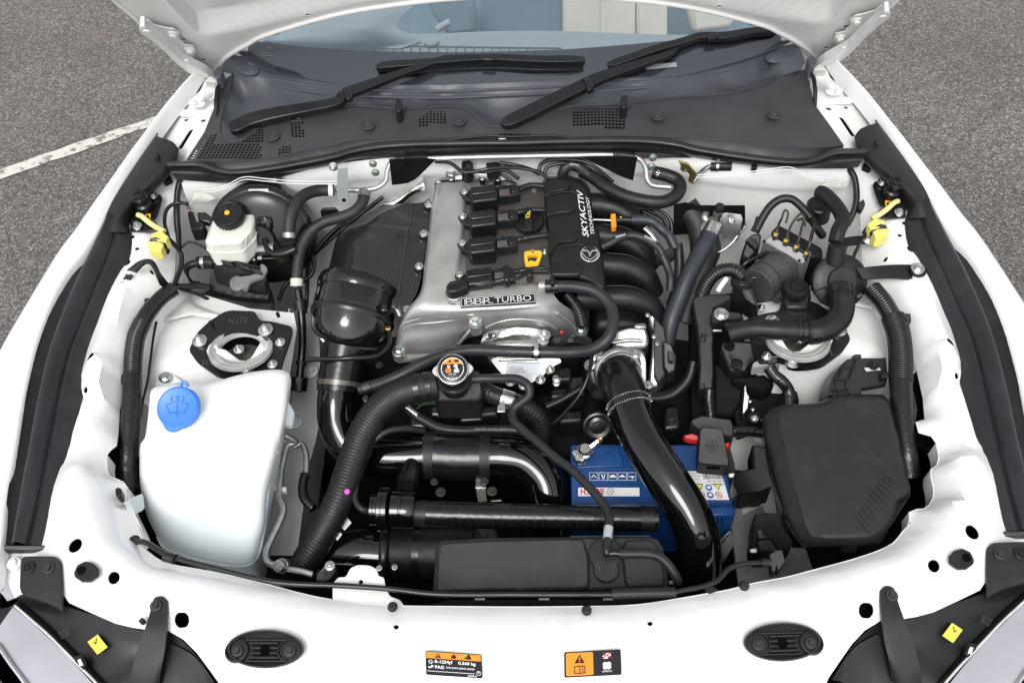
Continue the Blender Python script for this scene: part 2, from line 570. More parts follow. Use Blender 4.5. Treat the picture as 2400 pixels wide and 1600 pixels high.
def fillet(P,r,k=4):
 0
 out=[]
 N=len(P)
 for i in range(N):
  a,b,c=P[i-1],P[i],P[(i+1)%N]
  d1,d2=(a-b),(c-b)
  q=min(r,d1.length*.45,d2.length*.45)
  p1,p2=b+d1.normalized()*q,b+d2.normalized()*q
  for j in range(k+1):
   t=j/k
   out.append(p1*(1-t)**2+b*2*t*(1-t)+p2*t*t)
 return out
def block(name,top,h,m,par=None,bevel=.002,seg=2,r=0,taper=0,dirn=None,smooth=35,k=4):
 0
 top=[Vector(p)for p in top]
 if r:top=fillet(top,r,k)
 d=Vector(dirn).normalized()if dirn else Vector((0,0,-1))
 c=sum(top,Vector())/len(top)
 bot=[p+d*h+(p-c)*taper for p in top]
 N=len(top)
 vs=top+bot
 fs=[tuple(range(N)),tuple(range(2*N-1,N-1,-1))]+[(i,N+i,N+(i+1)%N,(i+1)%N)for i in range(N)]
 return mk(name,vs,fs,m,par,smooth=smooth,bevel=bevel,seg=seg)
def rings(name,R,m,par=None,n=48,cap0=True,cap1=True,smooth=40,bevel=0,curve=False):
 0
 RR=[resample(crom([tuple(p)for p in r],4,True)if curve else[tuple(p)for p in r],n,True)for r in R]
 vs=[Vector(p)for r in RR for p in r]
 fs=[]
 for i in range(len(RR)-1):
  for j in range(n):
   a,b=i*n+j,i*n+(j+1)%n
   fs.append((a,b,b+n,a+n))
 if cap0:fs.append(tuple(range(n)))
 if cap1:fs.append(tuple((len(RR)-1)*n+j for j in range(n)))
 return mk(name,vs,fs,m,par,smooth=smooth,bevel=bevel)
def frame(ax):
 ax=Vector(ax).normalized()
 x=Vector((1,0,0))if abs(ax.x)<.9 else Vector((0,1,0))
 x=(x-ax*x.dot(ax)).normalized()
 return x,ax.cross(x),ax
def lathe(name,c,x,y,d,prof,m,par=None,ax=None,n=28,smooth=35,sides=None,world=None,unit=None,bevel=0,open_=False):
 0
 o=world if world is not None else Pd(c,x,y,d)
 s=unit if unit else k_of(c)*mpp(o)
 ex,ey,ez=frame(ax or NRM)
 if ax is not None and MIR<0:ex,ey,ez=frame((-ax[0],ax[1],ax[2]))
 nn=sides or n
 vs,fs=[],[]
 for r,h in prof:
  for j in range(nn):
   a=2*math.pi*(j+.5)/nn
   vs.append(o+(ex*math.cos(a)+ey*math.sin(a))*r*s+ez*h*s)
 for i in range(len(prof)-1):
  for j in range(nn):
   a,b=i*nn+j,i*nn+(j+1)%nn
   fs.append((a,b,b+nn,a+nn))
 if prof[0][0]>1e-6 and not open_:fs.append(tuple(range(nn-1,-1,-1)))
 if prof[-1][0]>1e-6 and not open_:fs.append(tuple((len(prof)-1)*nn+j for j in range(nn)))
 return mk(name,vs,fs,m,par,smooth=smooth,bevel=bevel)
BOLT={}
def bolt_mesh(style):
 if style in BOLT:return BOLT[style]
 bm=bmesh.new()
 def ring_stack(st,sides):
  prev=None
  for r,h in st:
   cur=[bm.verts.new((r*math.cos(2*math.pi*j/sides),r*math.sin(2*math.pi*j/sides),h))for j in range(sides)]
   if prev:
    for j in range(sides):bm.faces.new((prev[j],prev[(j+1)%sides],cur[(j+1)%sides],cur[j]))
   prev=cur
  bm.faces.new(prev)
 if style=='hex':
  ring_stack([(1,-.2),(1,.1),(.95,.16),(.7,.2)],20)
  ring_stack([(.62,.15),(.62,.62),(.55,.72),(.3,.72),(.26,.66)],6)
 elif style=='stud':
  ring_stack([(1,-.2),(1,.1),(.7,.18)],20)
  ring_stack([(.66,.1),(.66,.6),(.55,.7)],6)
  ring_stack([(.3,.6),(.3,1.25),(.2,1.35)],12)
 elif style=='dome':
  ring_stack([(1,-.2),(1,.12),(.75,.2)],20)
  ring_stack([(.7,.15),(.68,.65),(.6,.72)],6)
  ring_stack([(.45,.6),(.45,.95),(.3,1.12),(.1,1.18)],14)
 elif style=='clip':
  ring_stack([(1,-.2),(1,.12),(.9,.2),(.55,.2),(.5,.08),(.42,.08),(.38,.2),(.1,.22)],20)
 elif style=='pin':
  ring_stack([(1,-.3),(1,2.4),(.8,2.7)],12)
 me=bpy.data.meshes.new('bolt_'+style)
 bmesh.ops.recalc_face_normals(bm,faces=bm.faces)
 bm.to_mesh(me);bm.free()
 for p in me.polygons:p.use_smooth=True
 me.set_sharp_from_angle(angle=rad(30))
 BOLT[style]=me
 return me
BM={}
def bolt(c,x,y,d,r,par,m='zinc',style='hex',ax=None,name='bolt',world=None):
 0
 key=(style,m)
 if key not in BM:
  me=bolt_mesh(style).copy();me.materials.append(MATS[m]);BM[key]=me
 o=bpy.data.objects.new(name,BM[key])
 COL.objects.link(o)
 p=world if world is not None else Pd(c,x,y,d)
 s=r*k_of(c)*mpp(p)
 a=Vector(ax)if ax else NRM.copy()
 if MIR<0:a.x=-a.x
 q=a.to_track_quat('Z','Y').to_matrix().to_4x4()
 attach(o,par,Matrix.Translation(p)@q@Matrix.Rotation(random.random()*6,4,'Z')@Matrix.Scale(s,4))
 return o
def tps(ctrl):
 X=np.array([(p[0],p[1])for p in ctrl]);z=np.array([p[2]for p in ctrl])
 N=len(X)
 d=np.linalg.norm(X[:,None]-X[None],axis=2)
 K=np.where(d>0,d*d*np.log(d+1e-12),0)+np.eye(N)*1e-5
 P=np.hstack([np.ones((N,1)),X])
 A=np.zeros((N+3,N+3));A[:N,:N]=K;A[:N,N:]=P;A[N:,:N]=P.T
 s=np.linalg.solve(A,np.concatenate([z,np.zeros(3)]))
 def f(Q):
  Q=np.asarray(Q,float).reshape(-1,2)
  d=np.linalg.norm(Q[:,None]-X[None],axis=2)
  return np.where(d>0,d*d*np.log(d+1e-12),0)@s[:N]+s[N]+Q@s[N+1:]
 return f
def inpoly(Q,P):
 Q=np.asarray(Q);P=np.asarray(P)
 r=np.zeros(len(Q),bool)
 j=len(P)-1
 for i in range(len(P)):
  xi,yi=P[i];xj,yj=P[j]
  with np.errstate(divide='ignore',invalid='ignore'):
   c=((yi>Q[:,1])!=(yj>Q[:,1]))&(Q[:,0]<(xj-xi)*(Q[:,1]-yi)/(yj-yi+1e-15)+xi)
  r^=c
  j=i
 return r
def panel(name,outline,holes,m,par=None,extra=(),grid=.03,solid=.003,dz=None,smooth=40,off=-1,seglen=.02):
 0
 def dens(P):
  out=[]
  for a,b in zip(P,P[1:]+P[:1]):
   k=max(1,int((b-a).length/seglen))
   out+=[a+(b-a)*i/k for i in range(k)]
  return out
 outline=dens([Vector(p)for p in outline])
 f=tps([(p.x,p.y,p.z)for p in outline[::max(1,len(outline)//160)]]+[(p.x,p.y,p.z)for p in extra])
 O2=[(p.x,p.y)for p in outline]
 H2=[[(p.x,p.y)for p in h]for h in holes]
 V2=list(O2);E=[(i,(i+1)%len(O2))for i in range(len(O2))]
 for h in H2:
  b=len(V2);V2+=h;E+=[(b+i,b+(i+1)%len(h))for i in range(len(h))]
 a=np.array(O2)
 gx=np.arange(a[:,0].min(),a[:,0].max(),grid);gy=np.arange(a[:,1].min(),a[:,1].max(),grid)
 G=np.array([(x,y)for x in gx for y in gy])
 ok=inpoly(G,O2)
 for h in H2:ok&=~inpoly(G,h)
 G=G[ok]
 AV=np.array(V2)
 if len(G):
  dm=np.min(np.linalg.norm(G[:,None]-AV[None],axis=2),axis=1)
  G=G[dm>grid*.3]
 allv=[Vector(p)for p in V2]+[Vector(p)for p in G]
 r=delaunay_2d_cdt(allv,E,[],0,1e-6)
 v2,_,fc=r[0],r[1],r[2]
 cen=np.array([sum((v2[i]for i in q),Vector((0,0)))/len(q)for q in fc])
 ok=inpoly(cen,O2)
 for h in H2:ok&=~inpoly(cen,h)
 fs=[tuple(q)for q,k in zip(fc,ok)if k]
 z=f([(p.x,p.y)for p in v2])
 if dz is not None:z=z+np.array([dz(p.x,p.y)for p in v2])
 vs=[(p.x,p.y,zz)for p,zz in zip(v2,z)]
 used=sorted({i for q in fs for i in q});mp={i:k for k,i in enumerate(used)}
 return mk(name,[vs[i]for i in used],[tuple(mp[i]for i in q)for q in fs],m,par,smooth=smooth,face_up=True,solid=solid,off=off)
def ell(c,x,y,d,rx,ry,rot=0,n=16):
 0
 out=[]
 cr,sr=math.cos(rad(rot)),math.sin(rad(rot))
 for i in range(n):
  a=2*math.pi*i/n
  p,q=rx*math.cos(a),ry*math.sin(a)
  out.append(Pd(c,x+p*cr-q*sr,y+p*sr+q*cr,d))
 return out
class Patch:
 0
 def __init__(s,c,bl,br,tl,d):
  dd=d if isinstance(d,(tuple,list))else(d,d,d)
  s.o=Pd(c,*bl,dd[0]);s.ex=Pd(c,*br,dd[1])-s.o;s.ey=Pd(c,*tl,dd[2])-s.o
  s.n=s.ex.cross(s.ey).normalized()
  if s.n.dot(CAM_C-s.o)<0:s.n=-s.n
 def p(s,u,v,h=0):return s.o+s.ex*u+s.ey*v+s.n*h
 def poly(s,name,polys,m,par,h=.0006,th=.0004):
  vs,fs=[],[]
  for P in polys:
   b=len(vs);N=len(P)
   vs+=[s.p(u,v,h)for u,v in P]+[s.p(u,v,h-th)for u,v in P]
   fs+=[tuple(range(b,b+N)),tuple(range(b+2*N-1,b+N-1,-1))]+[(b+i,b+N+i,b+N+(i+1)%N,b+(i+1)%N)for i in range(N)]
  return mk(name,vs,fs,m,par,smooth=30)
 def text(s,name,body,u0,v0,u1,v1,m,par,h=.0008,th=.0003,bold=0,shear=0,fit=True):
  cu=bpy.data.curves.new('t','FONT');cu.body=body;cu.extrude=0;cu.offset=bold;cu.resolution_u=3;cu.shear=shear
  ob=bpy.data.objects.new('t',cu);COL.objects.link(ob)
  dg=bpy.context.evaluated_depsgraph_get()
  me=bpy.data.meshes.new_from_object(ob.evaluated_get(dg))
  bpy.data.objects.remove(ob);bpy.data.curves.remove(cu)
  xs=[v.co.x for v in me.vertices];ys=[v.co.y for v in me.vertices]
  if not xs:return None
  a,b,c2,d2=min(xs),max(xs),min(ys),max(ys)
  vs=[s.p(u0+(v.co.x-a)/(b-a)*(u1-u0),v0+(v.co.y-c2)/max(1e-6,d2-c2)*(v1-v0),h)for v in me.vertices]
  fs=[tuple(p.vertices)for p in me.polygons]
  bpy.data.meshes.remove(me)
  return mk(name,vs,fs,m,par,smooth=30,face_up=True,solid=th)
def circ(u,v,r,asp=1,n=20,a0=0,a1=360):
 return[(u+r*math.cos(rad(a0+(a1-a0)*i/n)),v+r*asp*math.sin(rad(a0+(a1-a0)*i/n)))for i in range(n if a1-a0>=360 else n+1)]
def ringpoly(u,v,r0,r1,asp=1,n=24):
 0
 out=[]
 for i in range(n):
  a,b=2*math.pi*i/n,2*math.pi*(i+1)/n
  out.append([(u+r0*math.cos(a),v+r0*asp*math.sin(a)),(u+r1*math.cos(a),v+r1*asp*math.sin(a)),(u+r1*math.cos(b),v+r1*asp*math.sin(b)),(u+r0*math.cos(b),v+r0*asp*math.sin(b))])
 return out
def stroke(P,w,asp=1):
 0
 out=[]
 for(x0,y0),(x1,y1)in zip(P,P[1:]):
  dx,dy=x1-x0,(y1-y0)/asp
  L=math.hypot(dx,dy)or 1
  nx,ny=-dy/L*w/2,dx/L*w/2*asp
  out.append([(x0+nx,y0+ny),(x1+nx,y1+ny),(x1-nx,y1-ny),(x0-nx,y0-ny)])
 return out
def rect(u0,v0,u1,v1):return[(u0,v0),(u1,v0),(u1,v1),(u0,v1)]
def rrect(u0,v0,u1,v1,r,asp=1,k=4):
 out=[]
 for cx,cy,a in((u1-r,v1-r*asp,0),(u0+r,v1-r*asp,90),(u0+r,v0+r*asp,180),(u1-r,v0+r*asp,270)):
  for i in range(k+1):
   t=rad(a+90*i/k)
   out.append((cx+r*math.cos(t),cy+r*asp*math.sin(t)))
 return out
gz=bpy.data.meshes.new('ground')
gz.from_pydata([(-60,-60,0),(60,-60,0),(60,60,0),(-60,60,0)],[],[(0,1,2,3)])
gz.materials.append(MATS['asphalt'])
ground=bpy.data.objects.new('ground',gz);COL.objects.link(ground);WM['ground']=Matrix();tag(ground,'grey stony asphalt under and around the car',kind='structure')
def ground_pt(c,x,y):
 q=Pplane(c,x,y,Vector((0,0,.004)),Vector((0,0,1)))
 return q
def road_line(name,a0,a1,b0,b1,ext0,ext1,m,label):
 p0,p1,q0,q1=ground_pt(*a0),ground_pt(*a1),ground_pt(*b0),ground_pt(*b1)
 d=(p1-p0).normalized();d2=(q1-q0).normalized()
 rows=[[],[]]
 N=60
 for i in range(N+1):
  t=i/N
  for k,(s,e,dd)in enumerate(((p0,p1,d),(q0,q1,d2))):
   x=(s-dd*ext0)*(1-t)+(e+dd*ext1)*t
   x=x+Vector((random.uniform(-.006,.006),random.uniform(-.006,.006),0))
   rows[k].append(tuple(x))
 o=loft(name,rows,m,None,n=N*2,curve=False)
 tag(o,label,kind='structure')
road_line('road_marking',('A',0,1150),('A',1040,800),('A',0,1222),('A',1010,862),2.5,.1,'line_paint','worn white painted parking line on the asphalt')
road_line('road_marking',('C',1660,1040),('C',2190,640),('C',1700,1095),('C',2270,650),.1,.1,'line_ghost','faint rubbed-off trace of a painted line')
car=thing('car','white open sports car with raised bonnet over its engine bay','car',(0,1.2,0))
def both(fn):
 for m in(1,-1):
  setm(m);fn()
 setm(1)
def mirror(P):return[Vector((-p.x,p.y,p.z))for p in P]
def rail_line(name,P,r,m,par):
 rows=crom([tuple(p)for p in P],5)
 v,f,u=sweep(rows,[r]*len(rows),8)
 return mk(name,v,f,m,par)
def poly_dist(x,y,P):
 best=9
 for(x0,y0),(x1,y1)in zip(P,P[1:]):
  dx,dy=x1-x0,y1-y0
  t=max(0,min(1,((x-x0)*dx+(y-y0)*dy)/(dx*dx+dy*dy+1e-12)))
  best=min(best,math.hypot(x-x0-t*dx,y-y0-t*dy))
 return best
def sstep(t):t=max(0,min(1,t));return t*t*(3-2*t)
BP0=Vector((0,1.79,.957));BT=Vector((0,-.656,.755));BN=Vector((0,-.755,-.656))
def Bp(c,x,y,h=0):return Pplane(c,x,y,BP0+BN*h,BN)
rear=[Bp('A',*q)for q in((1448,500),(1478,452),(1520,405),(1600,345),(1700,290),(1765,252),(1900,205),(2100,145),(2323,88))]+[Bp('B',*q)for q in((260,42),(600,0),(900,-24))]
outer=[Bp('A',*q)for q in((1420,497),(1330,440),(1200,345),(1000,190),(900,100),(780,0))]
last=outer[-1]
outer+=[last+BT*.2+Vector((.012,0,0)),last+BT*.5+Vector((.05,0,0)),last+BT*.78+Vector((.13,0,0)),last+BT*.88+Vector((.22,0,0))]
mid_front=Vector((0,outer[-1].y,outer[-1].z))+BT*.03
half=outer[::-1]+rear
outline=half+mirror(half)[::-1]
bon_crease=[Bp('A',*q)for q in((1000,-220),(1150,0),(1280,130),(1365,215),(1425,218),(1600,190),(1900,122),(2323,22))]+[Bp('B',*q)for q in((300,-30),(1163,-95))]
cr2=[(p.x,p.y)for p in bon_crease]
cr_poly=cr2+[(-x,y)for x,y in cr2[::-1]]
edge2=[(p.x,p.y)for p in half]
def bon_relief(x,y):
 x=-abs(x)
 d=poly_dist(x,y,cr2)
 ins=bool(inpoly([(x,y)],cr_poly+[(0.5,.9),(-.5,.9)])[0])if False else bool(inpoly([(x,y)],cr2+[(0,1.0),(-.62,1.0)])[0])
 h=sstep(.5+(d if ins else-d)/.014)*.03
 e=poly_dist(x,y,edge2)
 h+=math.exp(-(d/.006)**2)*.004
 return h*1.3
def bhole(x,y,rx,ry,rot=0,c='A',n=16):
 out=[]
 for i in range(n):
  a=2*math.pi*i/n
  p,q=rx*math.cos(a),ry*math.sin(a)
  out.append(Bp(c,x+p*math.cos(rad(rot))-q*math.sin(rad(rot)),y+p*math.sin(rad(rot))+q*math.cos(rad(rot))))
 return out
bh=[bhole(1380,100,42,20,10),bhole(1115,42,13,6,8),bhole(1385,410,19,8,5),bhole(2095,105,19,8,-10),bhole(1250,273,15,9,20),bhole(1405,357,7,6)]
bonnet=panel('bonnet',outline,bh+[mirror(h)for h in bh],'bonnet_inner',car,grid=.007,solid=.002,dz=bon_relief)
for P_ in(half,mirror(half)):
 v,f,u=sweep(crom([tuple(p+BN*.002)for p in P_],5),[.0045]*((len(P_)-1)*5+1),10)
 mk('hem',v,f,'bonnet_inner',bonnet)
tag(bonnet,'raised white bonnet seen from its pressed underside')
op2=[p-BN*.045 for p in outline]
for h_ in bh:
 ce=sum(h_,Vector())/len(h_)
 zz=bon_relief(ce.x,ce.y)*.656+.0035
 for s_ in(1,-1):
  block('bonnet_hole_shade',[Vector((s_*q.x,q.y,q.z))for q in((ce+(p-ce)*1.25-BN*zz)for p in h_)],.001,'dark_void',bonnet,bevel=0,dirn=-BN)  # black discs added behind the holes to paint their shade
panel('bonnet_skin',[p+Vector((p.x*.012,0,0))for p in op2],[],'white_clean',bonnet,grid=.05,solid=.001)
for pts_ in([('A',1750,255),('A',1900,205),('A',1960,190),('A',1900,235),('A',1780,262)],[('A',2120,145),('A',2323,88),('A',2300,108),('A',2140,150)]):
 for mm in(1,-1):
  setm(mm)
  P=[Bp(*q,h=-.012)for q in pts_]
  block('foam_strip',P,.008,'rubber',bonnet,bevel=.001,dirn=(0,.755,.656))
setm(1)
def hinge():
 h=block('hinge',[Bp('A',*q,h=.010)for q in((965,145),(1010,140),(1050,172),(1130,192),(1180,198),(1225,228),(1215,262),(1260,305),(1320,318),(1335,360),(1310,400),(1440,500),(1432,560),(1280,480),(1180,380),(1080,270),(965,190))],.003,'bonnet_inner',car,bevel=.0012,dirn=-BN)
 block('hinge_arm',[Bp('A',*q,h=.042)for q in((948,200),(958,180),(985,182),(1020,230),(1090,290),(1240,420),(1400,500),(1452,535),(1440,575),(1400,562),(1270,492),(1200,435),(1110,345),(1010,265),(955,230))],.02,'bonnet_inner',h,bevel=.003,r=.006,dirn=-BN)
 for x,y in((1175,232),(1290,340)):
  bolt('A',x,y,0,36,h,'bonnet_inner',ax=BN,world=Bp('A',x,y,.013))
 for x,y,r in((1000,218,26),(1440,535,22),(1272,415,18)):
  bolt('A',x,y,0,r,h,'bonnet_inner','clip',ax=BN,world=Bp('A',x,y,.045))
 loft('hinge_leg',[[Bp('A',1392,545,.02),Bp('A',1455,548,.01)],V('A',(1400,600,.045),(1462,600,.05)),V('A',(1385,660,.02),(1450,650,.025)),V('A',(1360,700,-.01),(1440,668,-.01))],'bonnet_inner',h,n=8,crossres=5,solid=.003)
 block('hinge_foot',F('A',-.006,1283,705,1300,675,1350,640,1400,660,1400,705,1370,722,1310,728),.004,'bonnet_inner',h,r=.006,bevel=.001)
 bolt('A',1312,703,-.003,28,h,'bonnet_inner')
both(hinge)
def fender():
 inner=V('A',(1395,470,-.006),(1300,590,-.006),(1180,735,-.006),(1062,895,-.006),(955,1065,-.006),(865,1195,-.006),(755,1385,-.006),(680,1550,-.006),('D',560,190,-.006),('D',470,300,-.006),('D',350,520,-.006),('D',245,800,-.006),('D',160,1150,-.006),('D',90,1568,-.006),('G',45,250,-.006),('G',0,640,-.006),('G',-40,900,-.01))
 sil=V('A',(1345,490,.004),(1240,590,.004),(1080,780,.004),(1000,890,.004),(880,1050,.004),(790,1180,.004),(640,1390,.004),(525,1560,.004),('D',440,130,.004),('D',350,270,.004),('D',200,520,.004),('D',40,800,.004),('D',-120,1150,.004),('D',-300,1568,.004),('G',-400,250,0),('G',-480,640,-.01),('G',-520,900,-.03))
 mids=[tuple((a+b)/2+Vector((0,0,.009)))for a,b in zip(inner,sil)]
 near=[tuple(a*.88+b*.12+Vector((0,0,.003)))for a,b in zip(inner,sil)]
 lip=[tuple(a+Vector((.004*MIR,0,-.02)))for a in inner]
 s1=[tuple(p+Vector((-.022*MIR,0,-.03)))for p in sil]
 s2=[tuple(p+Vector((-.04*MIR,0,-.14)))for p in sil]
 s3=[tuple(p+Vector((-.05*MIR,0,-.5)))for p in sil]
 loft('fender',[lip,[tuple(p)for p in inner],near,mids,[tuple(p)for p in sil],s1,s2,s3],'white_clean',car,n=60,crossres=3,solid=.002)
both(fender)
def fender_gap_shade():
 loft('fender_gap_shade',[V('A',(1400,520,-.018),(1335,560,-.02),(1240,670,-.02),(1140,800,-.02),(1070,900,-.02)),V('A',(1420,560,-.02),(1390,590,-.022),(1270,690,-.024),(1160,810,-.024),(1085,930,-.024))],'dark_void',car,n=16,solid=.002)  # black strip laid over the rail as the shade in the gap
both(fender_gap_shade)
def ell_s(c,x,y,d,rx,ry,rot=0):return ell(c,x,y,d,rx,ry,rot,14)
def side_rail():
 out=V('A',(1350,545,-.03),(1270,660,-.034),(1150,790,-.036),(1075,930,-.04),(1000,1110,-.045),(930,1250,-.045),(870,1400,-.045),('D',780,40,-.045),('D',730,300,-.045),('D',640,600,-.045),('D',560,900,-.045),('D',500,1180,-.045),('D',545,1170,-.045),('D',705,1170,-.046),('D',815,1262,-.09),('D',850,1080,-.085),('D',890,870,-.08),('D',940,740,-.08),('D',1040,540,-.08),('D',1170,400,-.085),('D',1195,150,-.08),('A',1195,1500,-.075),('A',1245,1330,-.065),('A',1300,1200,-.05),('A',1330,1080,-.03),('A',1440,880,-.03),('A',1490,720,-.02),('A',1510,560,-.01),('A',1440,530,-.012))
 ex=V('D',(985,315,-.044),(920,500,-.046),(860,640,-.046),(810,800,-.046),(770,1000,-.046),(735,1120,-.046),(1010,100,-.044),(900,200,-.045))+V('A',(1180,1180,-.045),(1290,760,-.03),(1250,900,-.035),(1200,1000,-.04),(1050,1350,-.043))
 hs_=[ell_s('D',643,943,-.045,38,26,-25),ell_s('D',593,1133,-.045,17,13,-20),ell_s('D',903,84,-.045,20,13,-15),ell_s('D',935,158,-.045,16,9,-10),ell_s('D',1027,292,-.045,13,14),ell_s('D',848,255,-.045,44,34,-10),ell_s('A',1385,828,-.03,20,8,-5),ell_s('A',1268,820,-.033,16,8,-5),ell_s('A',1387,720,-.02,15,7)]
 hs_.append(fillet(V('A',(1322,880,-.033),(1290,885,-.033),(1205,1012,-.038),(1238,1018,-.038)),.005,3))
 r=panel('side_rail',out,hs_,'white_paint',car,extra=ex,grid=.02,solid=.0025)
 block('seam_plate',F('A',-.024,1245,792,1420,785,1440,745,1460,700,1290,745,1160,745,1200,775),.0025,'white_paint',r,r=.004,bevel=.0008)
 for P in([(720,575),(735,535),(775,525),(785,545),(765,580)],[(640,800),(668,705),(738,722),(735,755),(712,805)]):
  block('tab',V('D',*[(x,y,-.040)for x,y in P]),.003,'pipe_alu' if P[0][0]==720 else 'white_paint',r,r=.003,bevel=.0006)
 lathe('dimple','D',1110,185,-.06,[(16,-3),(16,1),(11,2),(10,-1)],'white_paint',r,n=16)
 panel('rail_hole_shade',[p-Vector((0,0,.03))for p in out],[],'dark_void',r,extra=[p-Vector((0,0,.03))for p in ex],grid=.05,solid=.001)  # black sheet added below so the rail holes look shaded
 top=V('A',(1245,1260,-.055),(1195,1500,-.075),('D',1195,150,-.08),('D',1165,400,-.085),('D',1035,545,-.08),('D',938,740,-.08),('D',888,870,-.08),('D',850,1060,-.085))
 m1=[tuple(p+Vector((.012*MIR,0,-.05)))for p in top]
 m2=[tuple(p+Vector((.05*MIR,0,-.16)))for p in top]
 m3=[tuple(p+Vector((.06*MIR,0,-.42)))for p in top]
 loft('inner_wing',[[tuple(p)[0:3]for p in top],m1,m2,m3],'white_paint',r,n=40,solid=.002)
both(side_rail)
def plug(c,x,y,d,r,name='grommet',m='plastic',par=None):return lathe(name,c,x,y,d,[(r*.2,-r),(r,-.3*r),(r,.2*r),(r*.75,.35*r),(r*.5,.2*r),(r*.3,.3*r)],m,par,n=18)
def tower():
 out=V('D',(890,860,-.13),(960,700,-.13),(1080,540,-.13),(1230,440,-.15),(1400,470,-.15),(1700,560,-.14),(2000,590,-.15),(2020,700,-.16),(1990,900,-.17),(1960,1080,-.19),(1920,1300,-.24),(1900,1568,-.32),(1300,1568,-.32),(900,1568,-.26),(850,1300,-.17))
 ex=V('D',(1640,840,-.118),(1450,700,-.122),(1350,850,-.122),(1560,1000,-.125),(1850,950,-.128),(1850,700,-.124),(1150,700,-.128),(1050,900,-.13),(1100,1100,-.15),(1450,1120,-.17),(1300,1300,-.22),(1650,1300,-.24))
 t=panel('strut_tower',out,[ell('D',1640,842,-.12,150,106,0,24)],'white_paint',car,extra=ex,grid=.02,solid=.003)
 loft('seam_sealer',[V('D',(1280,480,-.135),(1200,560,-.122),(1150,600,-.121),(1085,640,-.122)),V('D',(1310,520,-.133),(1290,560,-.118),(1250,600,-.117),(1140,620,-.118)),V('D',(1500,600,-.124),(1400,590,-.118),(1280,610,-.119),(1100,660,-.123))],'sealer',t,n=14,crossres=4,solid=.003)
 loft('weld_seam',[V('D',(1290,575,-.118),(1400,590,-.119),(1500,608,-.119)),V('D',(1290,600,-.119),(1400,618,-.12),(1480,630,-.12))],'white_paint',t,n=10,solid=.003)
 block('tab',V('D',(1120,1000,-.137),(1165,880,-.128),(1205,865,-.127),(1235,890,-.127),(1190,1005,-.136)),.003,'white_paint',t,r=.004,bevel=.0008)
 block('tab',V('D',(1048,1085,-.135),(1065,1020,-.13),(1110,990,-.128),(1170,1000,-.128),(1245,1060,-.135)),.003,'bottle',t,r=.004,bevel=.0008)
 bolt('D',1122,1028,-.124,42,t)
 lathe('dimple','D',1500,655,-.119,[(20,-3),(20,1),(14,2),(13,-1)],'white_paint',t,n=16)
both(tower)
STA=(.04,.10,1)
def strut_mount(side):
 lb='black strut top plate stamped N270 R beside the washer bottle' if side==1 else 'black strut top plate with L mark under the bent air duct'
 s=thing('strut_mount',lb,'strut mount',Pd('D',1640,840,-.115),'strut top mounts')
 P=[(1290,830),(1345,720),(1420,650),(1510,590),(1560,572),(1735,578),(1765,640),(1850,648),(1990,682),(1985,740),(1930,900),(1905,985),(1790,975),(1660,1010),(1600,1040),(1480,1022),(1345,930),(1292,855)]
 out=V('D',*[(x,y,-.112)for x,y in P])
 hole=ell('D',1640,838,-.112,170,118,0,28)
 pl=panel('plate',fillet(out,.008,3),[hole],'satin_black',s,grid=.02,solid=.006)
 lathe('bearing_ring','D',1640,838,-.108,[(215,-8),(212,14),(195,20),(182,12),(176,12),(166,18),(150,14),(142,2),(138,-6)],'bearing_white',s,n=48,open_=True,ax=STA)
 lathe('bush','D',1640,838,-.108,[(140,-2),(138,-20),(136,-160)],'dark_void',s,n=48,open_=True,ax=STA)
 lathe('cup','D',1638,850,-.136,[(118,-20),(118,6),(112,10),(40,3),(34,8),(34,30),(0,30)],'motor_zinc',s,n=40,ax=STA)
 lathe('gap','D',1640,846,-.140,[(138,2),(110,2),(100,-6),(0,-6)],'dark_void',s,n=36,ax=STA)
 bolt('D',1626,838,-.118,36,s,'zinc','stud',name='centre_nut')
 for x,y,st in((1360,780,'dome'),(1808,706,'dome'),(1684,985,'dome')):bolt('D',x,y,-.108,50,s,'zinc',st,name='nut')
 for x,y in((1908,790),(1855,940)):bolt('D',x,y,-.108,34,s,'zinc','stud',name='nut')
 for x,y in((1440,668),(1522,975),(1895,610)):bolt('D',x,y,-.108,13,s,'satin_black','pin',name='stud')
 t=Patch('D',(1555,672),(1705,660),(1560,628),-.1115)
 t.text('lettering','N270' if side==1 else 'N243',0,0,.86,1,'emboss',s)if side==1 else Patch('D',(1705,672),(1560,672),(1705,628),-.1115).text('lettering','N243',0,0,.86,1,'emboss',s)
 if side==1:Patch('D',(1380,950),(1425,950),(1378,912),-.1115).text('lettering','R',0,0,1,1,'emboss',s)
 else:Patch('D',(1425,950),(1380,950),(1425,912),-.1115).text('lettering','L',0,0,1,1,'emboss',s)
for m_ in(1,-1):
 setm(m_);strut_mount(m_)
setm(1)
